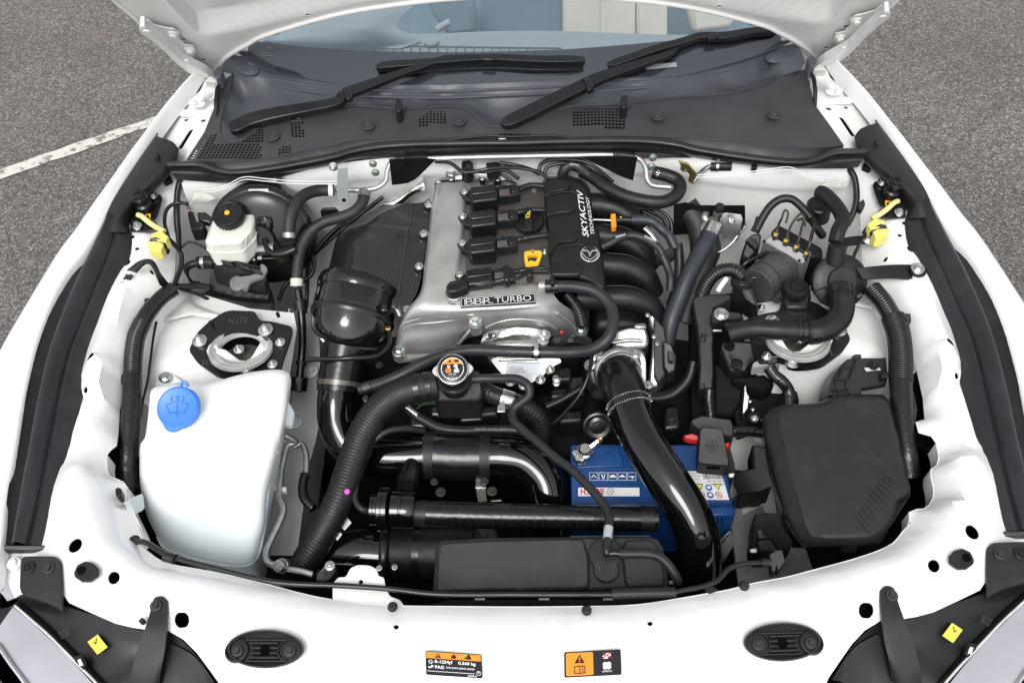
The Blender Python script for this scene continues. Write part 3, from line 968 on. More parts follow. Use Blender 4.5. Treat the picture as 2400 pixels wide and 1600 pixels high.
def chassis():
 leg=loft('chassis_leg',[V('D',(1990,560,-.24),(2000,760,-.25),(1990,960,-.26),(1985,1200,-.27),(1930,1400,-.28),('G',1860,30,-.29),('G',1830,400,-.31),('G',1800,700,-.33)),V('D',(2150,560,-.26),(2170,760,-.26),(2180,960,-.27),(2190,1200,-.28),(2150,1450,-.29),('G',2100,100,-.3),('G',2060,400,-.32),('G',2020,700,-.34)),V('D',(2200,560,-.36),(2230,760,-.36),(2260,960,-.37),(2290,1200,-.38),(2250,1450,-.39),('G',2200,100,-.4),('G',2160,400,-.42),('G',2120,700,-.44))],'chassis_shaded',car,n=30,solid=.003)
 for x,y in((2118,990),(2010,1335),(1915,1490)):bolt('D',x,y,-.262 if y<1200 else-.278,46,leg,'white_paint')
 o=loft('chassis_face',[V('D',(1990,560,-.24),(2000,760,-.25),(1990,960,-.26),(1985,1200,-.27),(1930,1400,-.28),('G',1860,30,-.29),('G',1830,400,-.31),('G',1800,700,-.33)),V('D',(1970,560,-.17),(1985,760,-.18),(1970,960,-.19),(1950,1200,-.23),(1890,1400,-.28),('G',1800,30,-.33),('G',1780,400,-.42),('G',1750,700,-.44))],'chassis_shaded',leg,n=30,solid=.003)
both(chassis)
block('undertray',[Vector((-.9,.45,.16)),Vector((.9,.45,.16)),Vector((.9,1.0,.17)),Vector((.9,1.8,.2)),Vector((-.9,1.8,.2)),Vector((-.9,1.0,.17))],.01,'under_dark',car,bevel=0)
for s_ in(-1,1):
 loft('arch_liner',[[(s_*.80,.56,.64),(s_*.86,.9,.70),(s_*.86,1.4,.74),(s_*.82,1.7,.8)],[(s_*.84,.56,.16),(s_*.88,.9,.16),(s_*.88,1.4,.16),(s_*.84,1.7,.16)]],'dark_void',car,n=12,solid=.002)
block('radiator',[Vector((-.42,.60,.56)),Vector((.42,.60,.56)),Vector((.42,.66,.56)),Vector((-.42,.66,.56))],.36,'under_dark',car,bevel=.004)
edge=V('D',(705,1170,-.046),(815,1262,-.088),(808,1400,-.085),(795,1495,-.075),(752,1528,-.066),(728,1560,-.06))+V('G',(722,60,-.058),(742,165,-.058),(800,185,-.058),(862,225,-.06),(868,320,-.062),(935,470,-.06),(975,580,-.055),(920,602,-.035),(1100,742,-.035),(1360,798,-.03),(1700,868,-.026),(2150,985,-.022))+V('H',(160,1030,-.02),(420,1046,-.02),(760,1050,-.02),(1000,1052,-.02))
outb=V('D',(545,1170,-.045),(500,1180,-.045),(440,1400,-.04),(410,1568,-.035),('G',300,300,-.03),('G',210,640,-.03),('G',0,645,-.03),('G',-80,640,-.035),('G',-90,830,-.04),('G',30,838,-.035),('G',60,900,-.035),('G',95,990,-.03),('G',140,965,-.02),('G',300,970,-.01),('G',420,950,-.006),('G',470,1022,-.006),('G',620,1090,-.006),('G',785,1162,-.006),('G',900,1190,-.006),('G',1000,1205,-.006),('G',1130,1203,-.006),('G',1250,1272,-.01),('G',1340,1362,-.014),('G',1420,1470,-.018),('G',1500,1580,-.02),('G',1560,1700,-.02),('G',1640,1850,-.03))
botm=[Pd('S',800,1720,-.03),Pd('S',1000,1735,-.03)]
half=outb+botm
full=edge[::-1]+half
edgeR=V('F',(1585,1330,-.075),(1604,1405,-.07),(1690,1430,-.062),(1725,1480,-.06),(1748,1560,-.058),('I',1744,50,-.058),('I',1732,90,-.058),('I',1698,108,-.058),('I',1690,150,-.058),('I',1712,250,-.056),('I',1708,310,-.054),('I',1670,372,-.05),('I',1630,390,-.048),('I',1565,392,-.046),('I',1540,420,-.046),('I',1550,480,-.044),('I',1500,540,-.04),('I',1440,615,-.038),('I',1330,672,-.034),('I',1150,732,-.032),('I',890,802,-.03),('I',700,852,-.028),('I',480,892,-.024),('I',320,935,-.022),('I',180,960,-.022),('I',0,992,-.02),('H',2000,1040,-.02),('H',1600,1050,-.02),('H',1200,1053,-.02))
edgeR=mirror(edge[:3])+edgeR
outline=full+(edgeR[::-1]+mirror(half))[::-1]
ex=V('G',(640,400,-.004),(700,560,0),(860,690,.002),(1100,820,.002),(1400,890,.002),(1800,985,.002),(2200,1090,.002),(560,100,-.012),(480,500,-.002),(1200,1000,.002),(1805,1335,-.003),(1580,1340,-.005),(2060,1340,-.003),(1805,1470,-.008),(1805,1200,0),(640,900,.002),(650,150,-.024),(300,760,-.012),(280,860,-.012))+V('H',(300,1140,.002),(700,1140,.002),(1000,1140,.002),(600,1500,-.004))+V('D',(620,1300,-.043),(560,1500,-.036),(720,1400,-.05))
hl=[ell('G',517,641,0,55,46,-35),ell('G',784,866,.002,44,40,-35),ell('H',375,1190,.001,18,21)]
hl.append(fillet(F('G',.001,1205,1085,1260,1085,1285,1110,1285,1150,1262,1178,1205,1180,1182,1150,1184,1110),.003,2))
fp=panel('front_panel',outline,hl+[mirror(h)for h in hl],'white_paint',car,extra=ex+mirror(ex),grid=.02,solid=.0025)
panel('panel_hole_shade',[p-Vector((0,0,.035))for p in outline],[],'dark_void',fp,extra=[p-Vector((0,0,.035))for p in ex+mirror(ex)],grid=.06,solid=.001)  # black sheet added under the panel, paints the shade in its holes
lipa=edge[5:]
lipf=lipa+edgeR[6:][::-1]
loft('front_panel_lip',[[tuple(p)for p in lipf],[tuple(p+Vector((0,.004,-.035)))for p in lipf]],'white_paint',fp,n=120,res=3,solid=.0015)
block('front_beam',[Vector((-.6,.50,.60)),Vector((.6,.50,.60)),Vector((.6,.54,.60)),Vector((-.6,.54,.60))],.3,'under_dark',car,bevel=0)
b_=block('lock_bracket',V('H',(-60,890,-.03),(-20,845,-.03),(30,845,-.03),(60,785,-.03),(110,762,-.03),(190,765,-.03),(240,790,-.03),(255,840,-.03),(290,845,-.03),(300,910,-.03),(330,975,-.03),(400,1000,-.026),(430,1045,-.022),(100,1040,-.022),(-60,1000,-.024)),.004,'white_paint',fp,r=.004,bevel=.001)
lathe('hole','H',133,880,-.029,[(14,-2),(14,1),(0,1)],'dark_void',b_,n=16)
rowA=[tuple(p)for p in[outb[-1],*botm]]+[tuple(p)for p in mirror([outb[-1],*botm])[::-1]]
rowB=[(-.5,.40,.62),(-.3,.36,.62),(0,.34,.62),(.3,.36,.62),(.5,.40,.62)]
rowC=[(-.62,.40,.4),(-.3,.33,.4),(0,.30,.4),(.3,.33,.4),(.62,.40,.4)]
rowD=[(-.62,.42,.18),(-.3,.36,.18),(0,.34,.18),(.3,.36,.18),(.62,.42,.18)]
loft('bumper',[rowA,rowB,rowC,rowD],'white_clean',car,n=30,crossres=4,solid=.003)
sb=V('A',(1215,1228,-.022),(1400,1226,-.022),(1700,1212,-.022),(2000,1172,-.02),(2323,1112,-.018),('B',0,1098,-.018),('B',300,1073,-.018),('B',700,1048,-.018),('B',1000,1040,-.018))
sbf=sb+mirror(sb)[::-1]
top=[tuple(p+Vector((0,.012,.012)))for p in sbf]
r1=[tuple(p+Vector((0,.006,-.05)))for p in sbf]
r2=[tuple(p+Vector((0,.012,-.075)))for p in sbf]
r3=[tuple(p+Vector((0,.0,-.2)))for p in sbf]
r4=[tuple(p+Vector((0,-.03,-.5)))for p in sbf]
fw=loft('firewall',[top,r1,r2,r3,r4],'white_paint',car,n=60,crossres=4,solid=.002)
FWP=(Vector((0,1.452,.84)),Vector((0,1,0)))
def fwp(c,x,y,dy=0):return Pplane(c,x,y,FWP[0]+Vector((0,dy,0)),FWP[1])
for k in(0,18):
 rows=crom([tuple(fwp('A',x,y+k,-.002))for x,y in((1380,1290),(1480,1280),(1560,1250),(1660,1205),(1800,1215),(2000,1232),(2300,1235))],6)
 v,f,u=sweep(rows,[.0009]*len(rows),8)
 mk('bead',v,f,'white_paint',fw)
 v,f,u=sweep([(-q[0],q[1],q[2])for q in rows],[.0009]*len(rows),8)
 mk('bead',v,f,'white_paint',fw)
loft('tunnel_shade',[[tuple(fwp('B',325,1090,-.02)),tuple(fwp('B',420,1085,-.02)),tuple(fwp('B',560,1080,-.02))],[tuple(fwp('B',345,1260,-.02)),tuple(fwp('B',470,1240,-.02)),tuple(fwp('B',640,1090,-.02))]],'under_dark',fw,n=8,solid=.004)  # flat dark sheets paint the shade of the tunnel opening
loft('tunnel_shade',[[tuple(fwp('B',1640,1075,-.02)),tuple(fwp('B',1800,1070,-.02)),tuple(fwp('B',2015,1075,-.02))],[tuple(fwp('B',1800,1150,-.02)),tuple(fwp('B',1900,1200,-.02)),tuple(fwp('B',1985,1230,-.02))]],'under_dark',fw,n=8,solid=.004)
for x,y in((215,1115),(232,1175),(2120,1075),(2110,1135)):
 bolt('B',x,y,0,27,fw,'zinc_green',ax=(0,-1,.1),world=fwp('B',x,y,-.004))
for c_,x,y in(('A',2268,1135),('C',15,1140)):
 bolt(c_,x,y,0,32,fw,'zinc','stud',ax=(0,-1,.1),world=fwp(c_,x,y,-.004))
block('grommet_plate',[tuple(fwp('A',x,y,-.012))for x,y in((2180,1440),(2200,1425),(2280,1422),(2320,1460),(2320,1500),(2190,1500))],.006,'satin_black',fw,bevel=.001,dirn=(0,1,0))
for mm in(1,-1):
 setm(mm)
 loft('seam_sealer',[[tuple(fwp('A',x,y,-.012))for x,y in((1330,1310),(1400,1315),(1470,1345))],[tuple(fwp('A',x,y,-.014))for x,y in((1310,1350),(1390,1345),(1440,1360))],[tuple(fwp('A',x,y,-.012))for x,y in((1280,1400),(1340,1370),(1420,1375))]],'sealer',fw,n=10,crossres=4,solid=.003)
setm(1)
low_edge=V('A',(1585,505,-.0),(1560,640,-.0),(1515,760,0),(1495,880,0),(1515,945,0),(1570,968,0),(1650,955,0),(1740,890,0),(1820,820,0),(1920,775,0),(2100,748,0),(2323,730,0))+V('B',(60,722,0),(345,738,0),(440,742,0),(835,737,0),(900,780,0),(1000,858,0),(1060,866,0),(1170,864,0),(1260,830,0),(1530,732,0),(1880,712,0),(2323,662,0))+V('C',(300,640,0),(480,600,0),(580,575,0),(630,530,0))
front_edge=V('A',(1270,1085,-.003),(1560,1100,-.003),(1900,1060,-.003),(2100,1012,-.003),(2323,975,-.003))+V('B',(0,970,-.003),(300,935,-.003),(500,930,-.003),(1000,935,-.003),(1480,938,-.003),(1750,935,-.003),(2100,935,-.003))+V('C',(0,930,-.003),(300,955,-.003),(600,995,-.003),(950,1000,-.003),(1095,985,-.003))
lside=V('A',(1500,560,.005),(1470,700,.0),(1390,900,-.004))
rside=V('C',(1000,850,-.004),(890,700,.0),(840,470,.005))
grill_holes=[]
SQ=6.6
def grille(c,x0,y0,dx,dy,rows,shear=0.,s=8.5,sy=None):
 sy=(sy or s)*1.12;s*=1.08
 for r,(a,b)in enumerate(rows):
  for k in range(a,b+1):
   x,y=x0+k*dx+r*shear,y0+r*dy
   grill_holes.append([Pd(c,x-s,y-sy,0),Pd(c,x+s,y-sy,0),Pd(c,x+s-.3*shear,y+sy,0),Pd(c,x-s-.3*shear,y+sy,0)])
grille('A',1438,920,27,16.2,[(0,1),(-1,1),(-1,1),(-1,1),(-1,13),(-1,14),(-2,14),(-2,14),(-2,15),(-2,15)],-9,8,5.4)
grille('A',1785,848,-21,19,[(0,1),(0,2),(0,3),(0,4),(0,5),(0,6),(0,6)],0,7.5,6.2)
grille('A',1985,775,24,17.5,[(1,2),(0,2),(-1,2),(0,3),(0,3),(0,2),(0,2),(0,3),(0,3),(0,3)],1,7.5,6)
grille('A',1905,1000,22,15.5,[(1,3),(0,3),(0,3),(0,2)],-2,7,5)
grille('B',560,763,24,18.8,[(2,6),(1,6),(0,6),(-1,6),(-1,6),(-1,1)],0,7.5,6)
grille('B',1585,748,24,20.6,[(0,12),(0,14),(0,14),(0,14),(0,14),(0,14),(9,14)],0,8,6.6)
grille('B',938,917,25,12,[(0,2)],0,8,5)
grille('B',1082,910,24,12,[(0,8)],0,8,5)
grille('B',510,933,24,12,[(0,5)],0,8,5)
cex=V('A',(1860,920,.003),(2150,860,.004))+V('B',(180,845,.004),(600,830,.003),(1750,820,.004),(2150,785,.005))+V('C',(200,780,.007),(620,770,.009))
coutl=front_edge+rside[::1]+low_edge[::-1]+lside
cowl=panel('cowl',coutl,grill_holes,'cowl_plastic',car,extra=cex,grid=.016,solid=.0025)
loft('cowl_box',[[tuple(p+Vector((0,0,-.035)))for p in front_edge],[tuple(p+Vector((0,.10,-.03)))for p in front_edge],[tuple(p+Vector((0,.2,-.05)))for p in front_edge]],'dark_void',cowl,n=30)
loft('cowl_front',[[tuple(p+Vector((0,-.001,-.002)))for p in front_edge],[tuple(p+Vector((0,-.01,-.018)))for p in front_edge],[tuple(p+Vector((0,-.03,-.03)))for p in front_edge]],'plastic',cowl,n=60,solid=.001)
rail_line('fold_edge',[p+Vector((0,0,-.001))for p in front_edge],.0016,'cowl_plastic',cowl)
r0=V('A',(1490,480,.02),(1530,420,.018),(1610,350,.012),(1700,425,.006),(1880,490,.004),(2100,532,.004),(2323,565,.004))+V('B',(300,580,.004),(700,580,.004),(1100,565,.004),(1480,550,.004),(1900,530,.004),(2323,505,.004))+V('C',(150,470,.004),(300,432,.004),(480,380,.006),(620,330,.008),(735,275,.012),(800,330,.018),(835,420,.02),(800,480,.012))
uex=V('A',(1680,470,.016),(1620,640,-.02),(1700,620,-.02),(1600,850,-.032),(1640,800,-.032),(1720,720,-.028),(1850,660,-.016),(2100,620,-.008),(2100,690,-.018),(1560,520,.01),(1780,480,.012),(1840,560,-.004),(1900,640,-.012))+V('B',(300,640,-.01),(300,690,-.02),(700,640,-.01),(700,700,-.02),(1000,760,-.03),(1100,820,-.034),(1200,780,-.03),(1500,640,-.01),(1500,690,-.02),(2000,600,-.01),(2000,660,-.02))+V('C',(300,500,-.006),(300,580,-.02),(520,430,-.002),(560,480,-.02),(640,400,.016),(700,400,.018),(600,530,-.012))
upper=panel('cowl_trough',r0+[Pd('C',640,520,0)]+low_edge[::-1],[],'cowl_upper',cowl,extra=uex,grid=.012,solid=.002)
rail_line('lip',[p+Vector((0,0,.001))for p in low_edge],.0026,'cowl_plastic',cowl)
for yo,dd in((35,-.002),(78,-.006)):
 rail_line('moulded_step',V('A',(1850,500+yo,dd),(2100,545+yo,dd),(2323,570+yo,dd))+V('B',(300,582+yo,dd),(700,588+yo,dd),(1100,572+yo,dd),(1480,556+yo,dd),(1900,530+yo,dd),(2323,500+yo*.9,dd))+V('C',(150,470+yo*.8,dd),(300,445+yo*.6,dd),(480,395+yo*.5,dd)),.003,'cowl_upper',cowl)
for c_,x,y,rx in(('A',1680,468,62),('C',645,385,60)):
 P=ell(c_,x,y,.019,rx,24,-6 if c_=='C' else 8,26)
 block('cover_cap',P,.004,'cowl_upper',cowl,bevel=.0012)
 P=ell(c_,x,y,.0172,rx*1.3,36,-6 if c_=='C' else 8,26)
 block('cover_seat',P,.004,'cowl_upper',cowl,bevel=.0012)
for c_,x,y,dd in(('B',180,848,.010),('B',802,818,.010),('B',2155,785,.013),('A',1855,922,.008),('C',622,775,.019)):
 lathe('fastener',c_,x,y,dd,[(50,-2),(48,3),(40,4),(38,0),(30,-2),(28,6),(20,8),(18,4),(8,4),(6,7),(0,7)],'cowl_plastic',cowl,n=26)
for x,y in((393,715),(1928,688)):
 p=block('rubber_stop',F('B',.03,x-24,y-40,x+18,y-42,x+22,y+20,x+8,y+42,x-16,y+44,x-28,y+20),.03,'rubber',cowl,r=.004,bevel=.002)
 block('stop_seat',F('B',.006,x-48,y+22,x+48,y+10,x+42,y+28,x+20,y+52,x-28,y+56),.006,'cowl_plastic',cowl,r=.004,bevel=.001)
block('wire_clip',F('B',.004,1068,928,1122,926,1124,944,1070,946),.004,'zinc',cowl,bevel=.0006)
tube('bonnet_cable','B',[(560,975,.0),(800,945,.004),(1000,925,.006),(1150,930,.006),(1400,925,.006),(1600,940,.002)],8,'plastic',cowl)
for a in(-1,1):
 setm(a)
 loft('side_seal',[V('A',(1505,540,.022),(1480,640,.012),(1470,780,.004)),V('A',(1465,600,.015),(1455,700,.004),(1462,800,-.004))],'rubber',cowl,n=12,solid=.004)
 block('corner_seal',F('A',.034,1450,485,1490,445,1520,470,1500,520,1470,530),.03,'cowl_upper',cowl,r=.006,bevel=.002)
setm(1)
t0_=V('A',(1128,1098,.004),(1240,1093,.006),(1345,1090,.006),(1420,1112,.004),(1500,1142,.0),(1600,1150,.0),(1900,1110,.0),(2323,1025,.0),('B',60,1005,.0),('B',300,962,.0),('B',900,948,.0),('B',1150,946,0))
t1_=V('A',(1128,1108,.012),(1240,1105,.014),(1345,1104,.014),(1420,1128,.012),(1500,1158,.010),(1600,1168,.010),(1900,1130,.010),(2323,1045,.010),('B',60,1022,.010),('B',300,980,.010),('B',900,963,.010),('B',1150,962,.01))
t2_=V('A',(1140,1130,.008),(1240,1130,.010),(1345,1130,.010),(1440,1160,.007),(1500,1176,.006),(1600,1186,.006),(1900,1150,.006),(2323,1066,.006),('B',60,1045,.006),('B',300,1005,.006),('B',900,985,.006),('B',1150,984,.006))
t3_=V('A',(1150,1150,-.004),(1240,1140,-.004),(1345,1145,-.004),(1440,1172,-.004),(1500,1186,-.004),(1600,1193,-.004),(1900,1158,-.004),(2323,1076,-.004),('B',60,1055,-.004),('B',300,1015,-.004),('B',900,996,-.004),('B',1150,994,-.004))
t4_=V('A',(1165,1170,-.002),(1240,1172,-.002),(1345,1175,-.002),(1440,1184,-.002),(1500,1194,-.002),(1600,1200,-.002),(1900,1166,-.002),(2323,1090,-.002),('B',60,1068,-.002),('B',300,1035,-.002),('B',900,1008,-.002),('B',1150,1006,-.002))
t5_=V('A',(1198,1222,-.022),(1260,1228,-.022),(1400,1226,-.022),(1500,1222,-.022),(1700,1212,-.022),(1900,1188,-.022),(2323,1112,-.022),('B',60,1092,-.022),('B',300,1072,-.022),('B',900,1042,-.022),('B',1150,1038,-.022))
def fullrow(r):return[tuple(p)for p in r]+[tuple(p)for p in mirror(r)[::-1]]
seal=loft('cowl_seal',[fullrow(r)for r in(t0_,t1_,t2_,t3_,t4_,t5_)],'seal_rubber',car,n=120,crossres=4,solid=.003,smooth=60)
for c_,x,y in(('A',1895,1200),('C',490,1130),('A',1215,1200),('C',1150,1125)):
 block('seal_clip',F(c_,-.02,x-22,y-8,x+22,y-8,x+16,y+10,x-16,y+10),.012,'rubber',seal,bevel=.001)
def fender_seal():
 L=V('A',(700,1490,-.012),('D',640,10,-.012),('D',480,268,-.012),('D',335,560,-.012),('D',235,850,-.012),('D',155,1200,-.012),('D',95,1568,-.012),('G',60,200,-.012),('G',5,632,-.012))
 R=V('A',(850,1490,-.02),('D',880,30,-.026),('D',868,180,-.03),('D',800,380,-.03),('D',705,640,-.03),('D',615,850,-.03),('D',545,1130,-.03),('D',462,1530,-.026),('G',410,260,-.022),('G',312,632,-.02))
 s=loft2('fender_seal',L,R,[(0,.004),(.05,.006),(.09,.0),(.22,-.004),(.26,.003),(.32,.013),(.42,.02),(.52,.018),(.60,.010),(.64,.004),(.68,.007),(.74,.009),(.8,.004),(.9,-.004),(1,-.012)],'seal_rubber',car,n=60,solid=.003,smooth=60)
 block('end_cap',[tuple(L[-1]+NRM*.003),tuple(L[-1]*.5+R[-1]*.5+NRM*.004),tuple(R[-1]+NRM*.002),tuple(R[-1]+Vector((0,-.008,0))),tuple(L[-1]+Vector((0,-.008,0)))],.012,'seal_rubber',s,bevel=.002)
 block('scallop',F('G',-.02,372,385,395,350,398,305,385,290,370,300,360,340),.006,'seal_rubber',s,bevel=.001)
 up=loft('seal_bracket',[V('A',(1070,905,-.002),(960,1065,-.002),(880,1185,-.002),(770,1360,-.004),(700,1490,-.006),('D',650,30,-.01)),V('A',(1062,925,.004),(985,1100,.004),(900,1260,.003),(850,1390,0),(800,1500,-.004),('D',770,40,-.01)),V('A',(1175,965,.004),(1150,1090,.006),(1030,1240,.003),(890,1385,-.004),(835,1500,-.014),('D',860,40,-.02)),V('A',(1215,1015,-.004),(1200,1100,-.008),(1090,1255,-.016),(920,1400,-.024),(870,1520,-.034),('D',882,60,-.04)),V('A',(1210,1035,-.036),(1160,1170,-.04),(1080,1265,-.044),(950,1400,-.044),(890,1540,-.048),('D',882,100,-.05))],'plastic_grey',s,n=36,crossres=3,solid=.003)
 lathe('hole','A',1108,990,.004,[(26,-3),(26,1),(0,1)],'plastic',up,n=18)
 block('post',F('A',.022,1042,1030,1062,1022,1078,1040,1070,1062,1048,1062,1036,1052),.02,'plastic_grey',up,bevel=.0015)
 block('clip',F('A',-.04,1100,1222,1150,1185,1170,1215,1120,1245),.012,'plastic',up,bevel=.0015)
both(fender_seal)
def headlamp():
 br=block('lamp_bracket',V('G',(150,705,.003),(200,702,.003),(380,704,.003),(418,745,.003),(420,850,.004),(418,1000,.004),(432,1080,.0),(385,1048,.002),(300,1010,.0),(150,965,-.004),(132,920,0),(138,760,.003)),.01,'plastic_grey',car,bevel=.002,r=.008)
 bolt('G',192,782,.004,44,br,'satin_black','clip',name='clip');bolt('G',330,785,.004,40,br,'steel_dark')
 hb=loft('headlamp',[V('G',(130,980,-.012),(300,1035,-.012),(440,1050,-.012),(620,1100,-.014),(800,1165,-.016),(960,1210,-.018),(1140,1215,-.02),(1250,1290,-.024),(1330,1370,-.026),(1480,1600,-.03)),V('G',(110,1020,-.03),(320,1090,-.03),(480,1180,-.03),(640,1260,-.03),(780,1300,-.03),(900,1330,-.032),(1000,1340,-.034),(1080,1400,-.036),(1180,1480,-.04),(1330,1640,-.045)),V('G',(90,1060,-.035),(250,1180,-.035),(400,1310,-.036),(520,1420,-.037),(620,1500,-.038),(700,1580,-.04),(760,1640,-.04),(820,1700,-.045),(900,1760,-.05),(1000,1850,-.055))],'plastic',car,n=30,crossres=5,solid=.004)
 loft('lamp_rim',[V('G',(100,1025,-.022),(200,1100,-.022),(330,1210,-.023),(460,1340,-.024),(560,1440,-.025),(640,1520,-.026),(760,1640,-.03)),V('G',(90,1045,-.028),(160,1115,-.028),(290,1225,-.028),(420,1350,-.029),(520,1450,-.03),(600,1540,-.03),(700,1660,-.032))],'plastic',hb,n=20,solid=.006)
 loft('lens',[V('G',(88,1050,-.022),(200,1140,-.022),(330,1260,-.023),(450,1375,-.024),(530,1460,-.025),(620,1560,-.026),(720,1680,-.03)),V('G',(30,1130,-.024),(110,1230,-.026),(230,1380,-.028),(330,1480,-.03),(420,1580,-.032),(500,1680,-.034),(600,1800,-.036)),V('G',(-40,1240,-.03),(20,1350,-.034),(100,1500,-.038),(180,1600,-.042),(260,1720,-.046),(350,1840,-.05),(420,1930,-.055))],'headlamp_lens',hb,n=20,crossres=5,solid=.003)
 rail_line('lens_trim',V('G',(100,1040,-.02),(200,1125,-.02),(330,1240,-.021),(450,1360,-.022),(540,1450,-.023),(630,1540,-.024),(740,1660,-.027)),.0018,'sealer',hb)
 rail_line('reflector_edge',V('G',(-20,1300,-.028),(60,1420,-.031),(150,1540,-.035),(240,1660,-.04),(340,1790,-.047)),.003,'headlamp_chrome',hb)
 loft('lens_side',[V('G',(95,1030,-.026),(60,1050,-.03),(0,1060,-.05),(-80,1080,-.08)),V('G',(60,1110,-.026),(20,1180,-.03),(-40,1220,-.05),(-120,1260,-.08))],'satin_black',hb,n=12,solid=.003)
 loft('lamp_wing',[V('G',(0,842,-.05),(30,850,-.048),(60,905,-.048),(92,992,-.046)),V('G',(-60,900,-.06),(-20,930,-.058),(20,970,-.056),(50,1010,-.054))],'headlamp_lens',hb,n=12,solid=.003)
 P=Patch('G',(670,1378),(740,1328),(603,1292),(-.024,-.024,-.026))
 P.poly('sticker',[rect(0,0,1,1)],'sticker_yellow',hb,h=.004)
 P.poly('tick_mark',stroke([(.35,.75),(.42,.55),(.75,.85)],.05),'print_black',hb,h=.0055)
 Patch('G',(440,1290),(500,1255),(380,1200),(-.026,-.026,-.026)).text('lettering','D1.0X',0,.2,1,.7,'emboss',hb,h=.003)
 block('lamp_clip',F('G',-.018,500,1385,560,1370,590,1440,560,1470,510,1420),.006,'plastic',hb,bevel=.001)
 block('white_tag',F('G',-.014,525,1408,548,1400,565,1440,540,1448),.003,'sticker_white',hb,bevel=.0005)
 arm=loft('lamp_arm',[V('G',(1030,1040,.006),(1050,990,.006),(1075,978,.006),(1110,978,.006),(1140,1010,.006)),V('G',(1020,1090,.006),(1050,1080,.006),(1080,1078,.006),(1110,1080,.006),(1140,1085,.006)),V('G',(985,1200,.006),(1020,1200,.006),(1060,1200,.006),(1100,1200,.006),(1132,1200,.006)),V('G',(935,1340,-.003),(990,1345,-.003),(1040,1350,-.003),(1080,1350,-.003),(1120,1345,-.003)),V('G',(890,1520,-.02),(950,1530,-.02),(1020,1530,-.02),(1060,1525,-.02),(1092,1500,-.02)),V('G',(880,1680,-.05),(950,1690,-.046),(1020,1690,-.048),(1050,1680,-.052),(1080,1660,-.056))],'plastic_grey',car,n=14,crossres=5,solid=.005)
 bolt('G',1060,1042,.008,40,arm,'steel_dark')
 loft('lower_cover',[V('G',(1160,1300,-.022),(1250,1340,-.022),(1320,1385,-.024),(1390,1470,-.028),(1470,1590,-.032)),V('G',(1140,1370,-.03),(1200,1400,-.03),(1260,1460,-.032),(1320,1540,-.036),(1380,1640,-.04)),V('G',(1105,1640,-.045),(1150,1650,-.045),(1200,1680,-.048),(1250,1720,-.05),(1300,1760,-.055))],'plastic_grey',hb,n=16,crossres=4,solid=.004)
both(headlamp)
def stops():
 side='left' if MIR==1 else 'right'
 s=thing('bump_stop','oval black bump pad with two bolts, on the %s half of the white front panel'%side,'bump stop',Pd('G',1805,1340,0),'oval bump pads')
 cx,cy=1805,1335
 base=rings('pad',[ell('G',cx,cy,-.014,265,132,0,40),ell('G',cx,cy,.010,265,132,0,40),ell('G',cx,cy,.0145,258,126,0,40),ell('G',cx,cy,.0145,244,117,0,40),ell('G',cx,cy,.006,240,113,0,40)],'plastic_grey',s,n=64)
 for dx in(-192,165):
  lathe('boss','G',cx+dx,cy+15,.008,[(80,-2),(78,20),(68,22),(64,4),(50,4),(48,8),(20,8)],'plastic_grey',s,n=30)
  bolt('G',cx+dx,cy+14,.0105,40,s,'steel_dark')
 def bar(P,h=.0148):return block('rib',F('G',h,*[t for p in P for t in(cx+p[0],cy+p[1])]),.006,'plastic_grey',s,bevel=.0006)
 bar([(-110,-48),(88,-48),(88,-36),(-110,-36)]);bar([(-110,50),(88,50),(88,64),(-110,64)])
 bar([(-100,-16),(-30,-16),(-30,-2),(-100,-2)]);bar([(30,-16),(88,-16),(88,-2),(30,-2)])
 bar([(-100,20),(-30,20),(-30,32),(-100,32)]);bar([(30,20),(88,20),(88,32),(30,32)])
 bar([(-140,-66),(150,-66),(140,-56),(-130,-56)]);bar([(-130,76),(140,76),(150,86),(-140,86)])
 lathe('socket','G',cx-2,cy+8,.0112,[(38,0),(36,3),(30,3),(28,-6),(0,-6)],'dark_void',s,n=20)
 s2=thing('rubber_buffer','black hexagonal rubber buffer with a hole, near the %s headlamp'%side,'buffer',Pd('G',590,820,0),'hexagonal rubber buffers')
 P=[(502,820),(525,765),(580,738),(635,752),(672,790),(672,840),(620,880),(560,880),(510,845)]
 rings('buffer_body',[F('G',-.004,*[t for p in P for t in(p[0]+4,p[1]+6)]),F('G',.018,*[t for p in P for t in p])],'rubber',s2,n=36,bevel=.002)
 lathe('buffer_hole','G',553,800,.0185,[(30,-2),(29,1),(24,1),(22,-1),(0,-1)],'dark_void',s2,n=18)
both(stops)
for c_,x,y in(('H',348,1048),('H',1670,1072),('I',420,905)):
 o=lathe('rubber_plug',c_,x,y,-.002,[(30,-14),(36,-6),(34,6),(24,22),(20,24),(0,24)],'rubber',None,n=12,smooth=25)
 tag(o,{348:'small black rubber plug on the panel edge below the white lock bracket',1670:'small black rubber plug on the panel edge below the coolant tank',420:'small black rubber plug on the panel edge beside the bonnet stay pivot'}[x],'plug','rubber plugs on the panel edge')
setm(1)
o=block('peg',F('G',.012,938,1145,962,1118,985,1130,962,1152),.012,'rubber',fp,bevel=.001)
o=block('peg',F('G',-.03,780,250,800,232,824,240,826,285,808,305,785,285),.02,'plastic',fp,bevel=.002)
for mm in(1,-1):
 setm(mm)
 bolt('G',95,755,-.022,46,fp,'white_paint')
setm(1)
WP0=Vector((0,1.715,.935));WN=Vector((0,-.469,.883));WU=Vector((0,.883,.469))
def Wp(c,x,y,h=0):return Pplane(c,x,y,WP0+WN*h,WN)
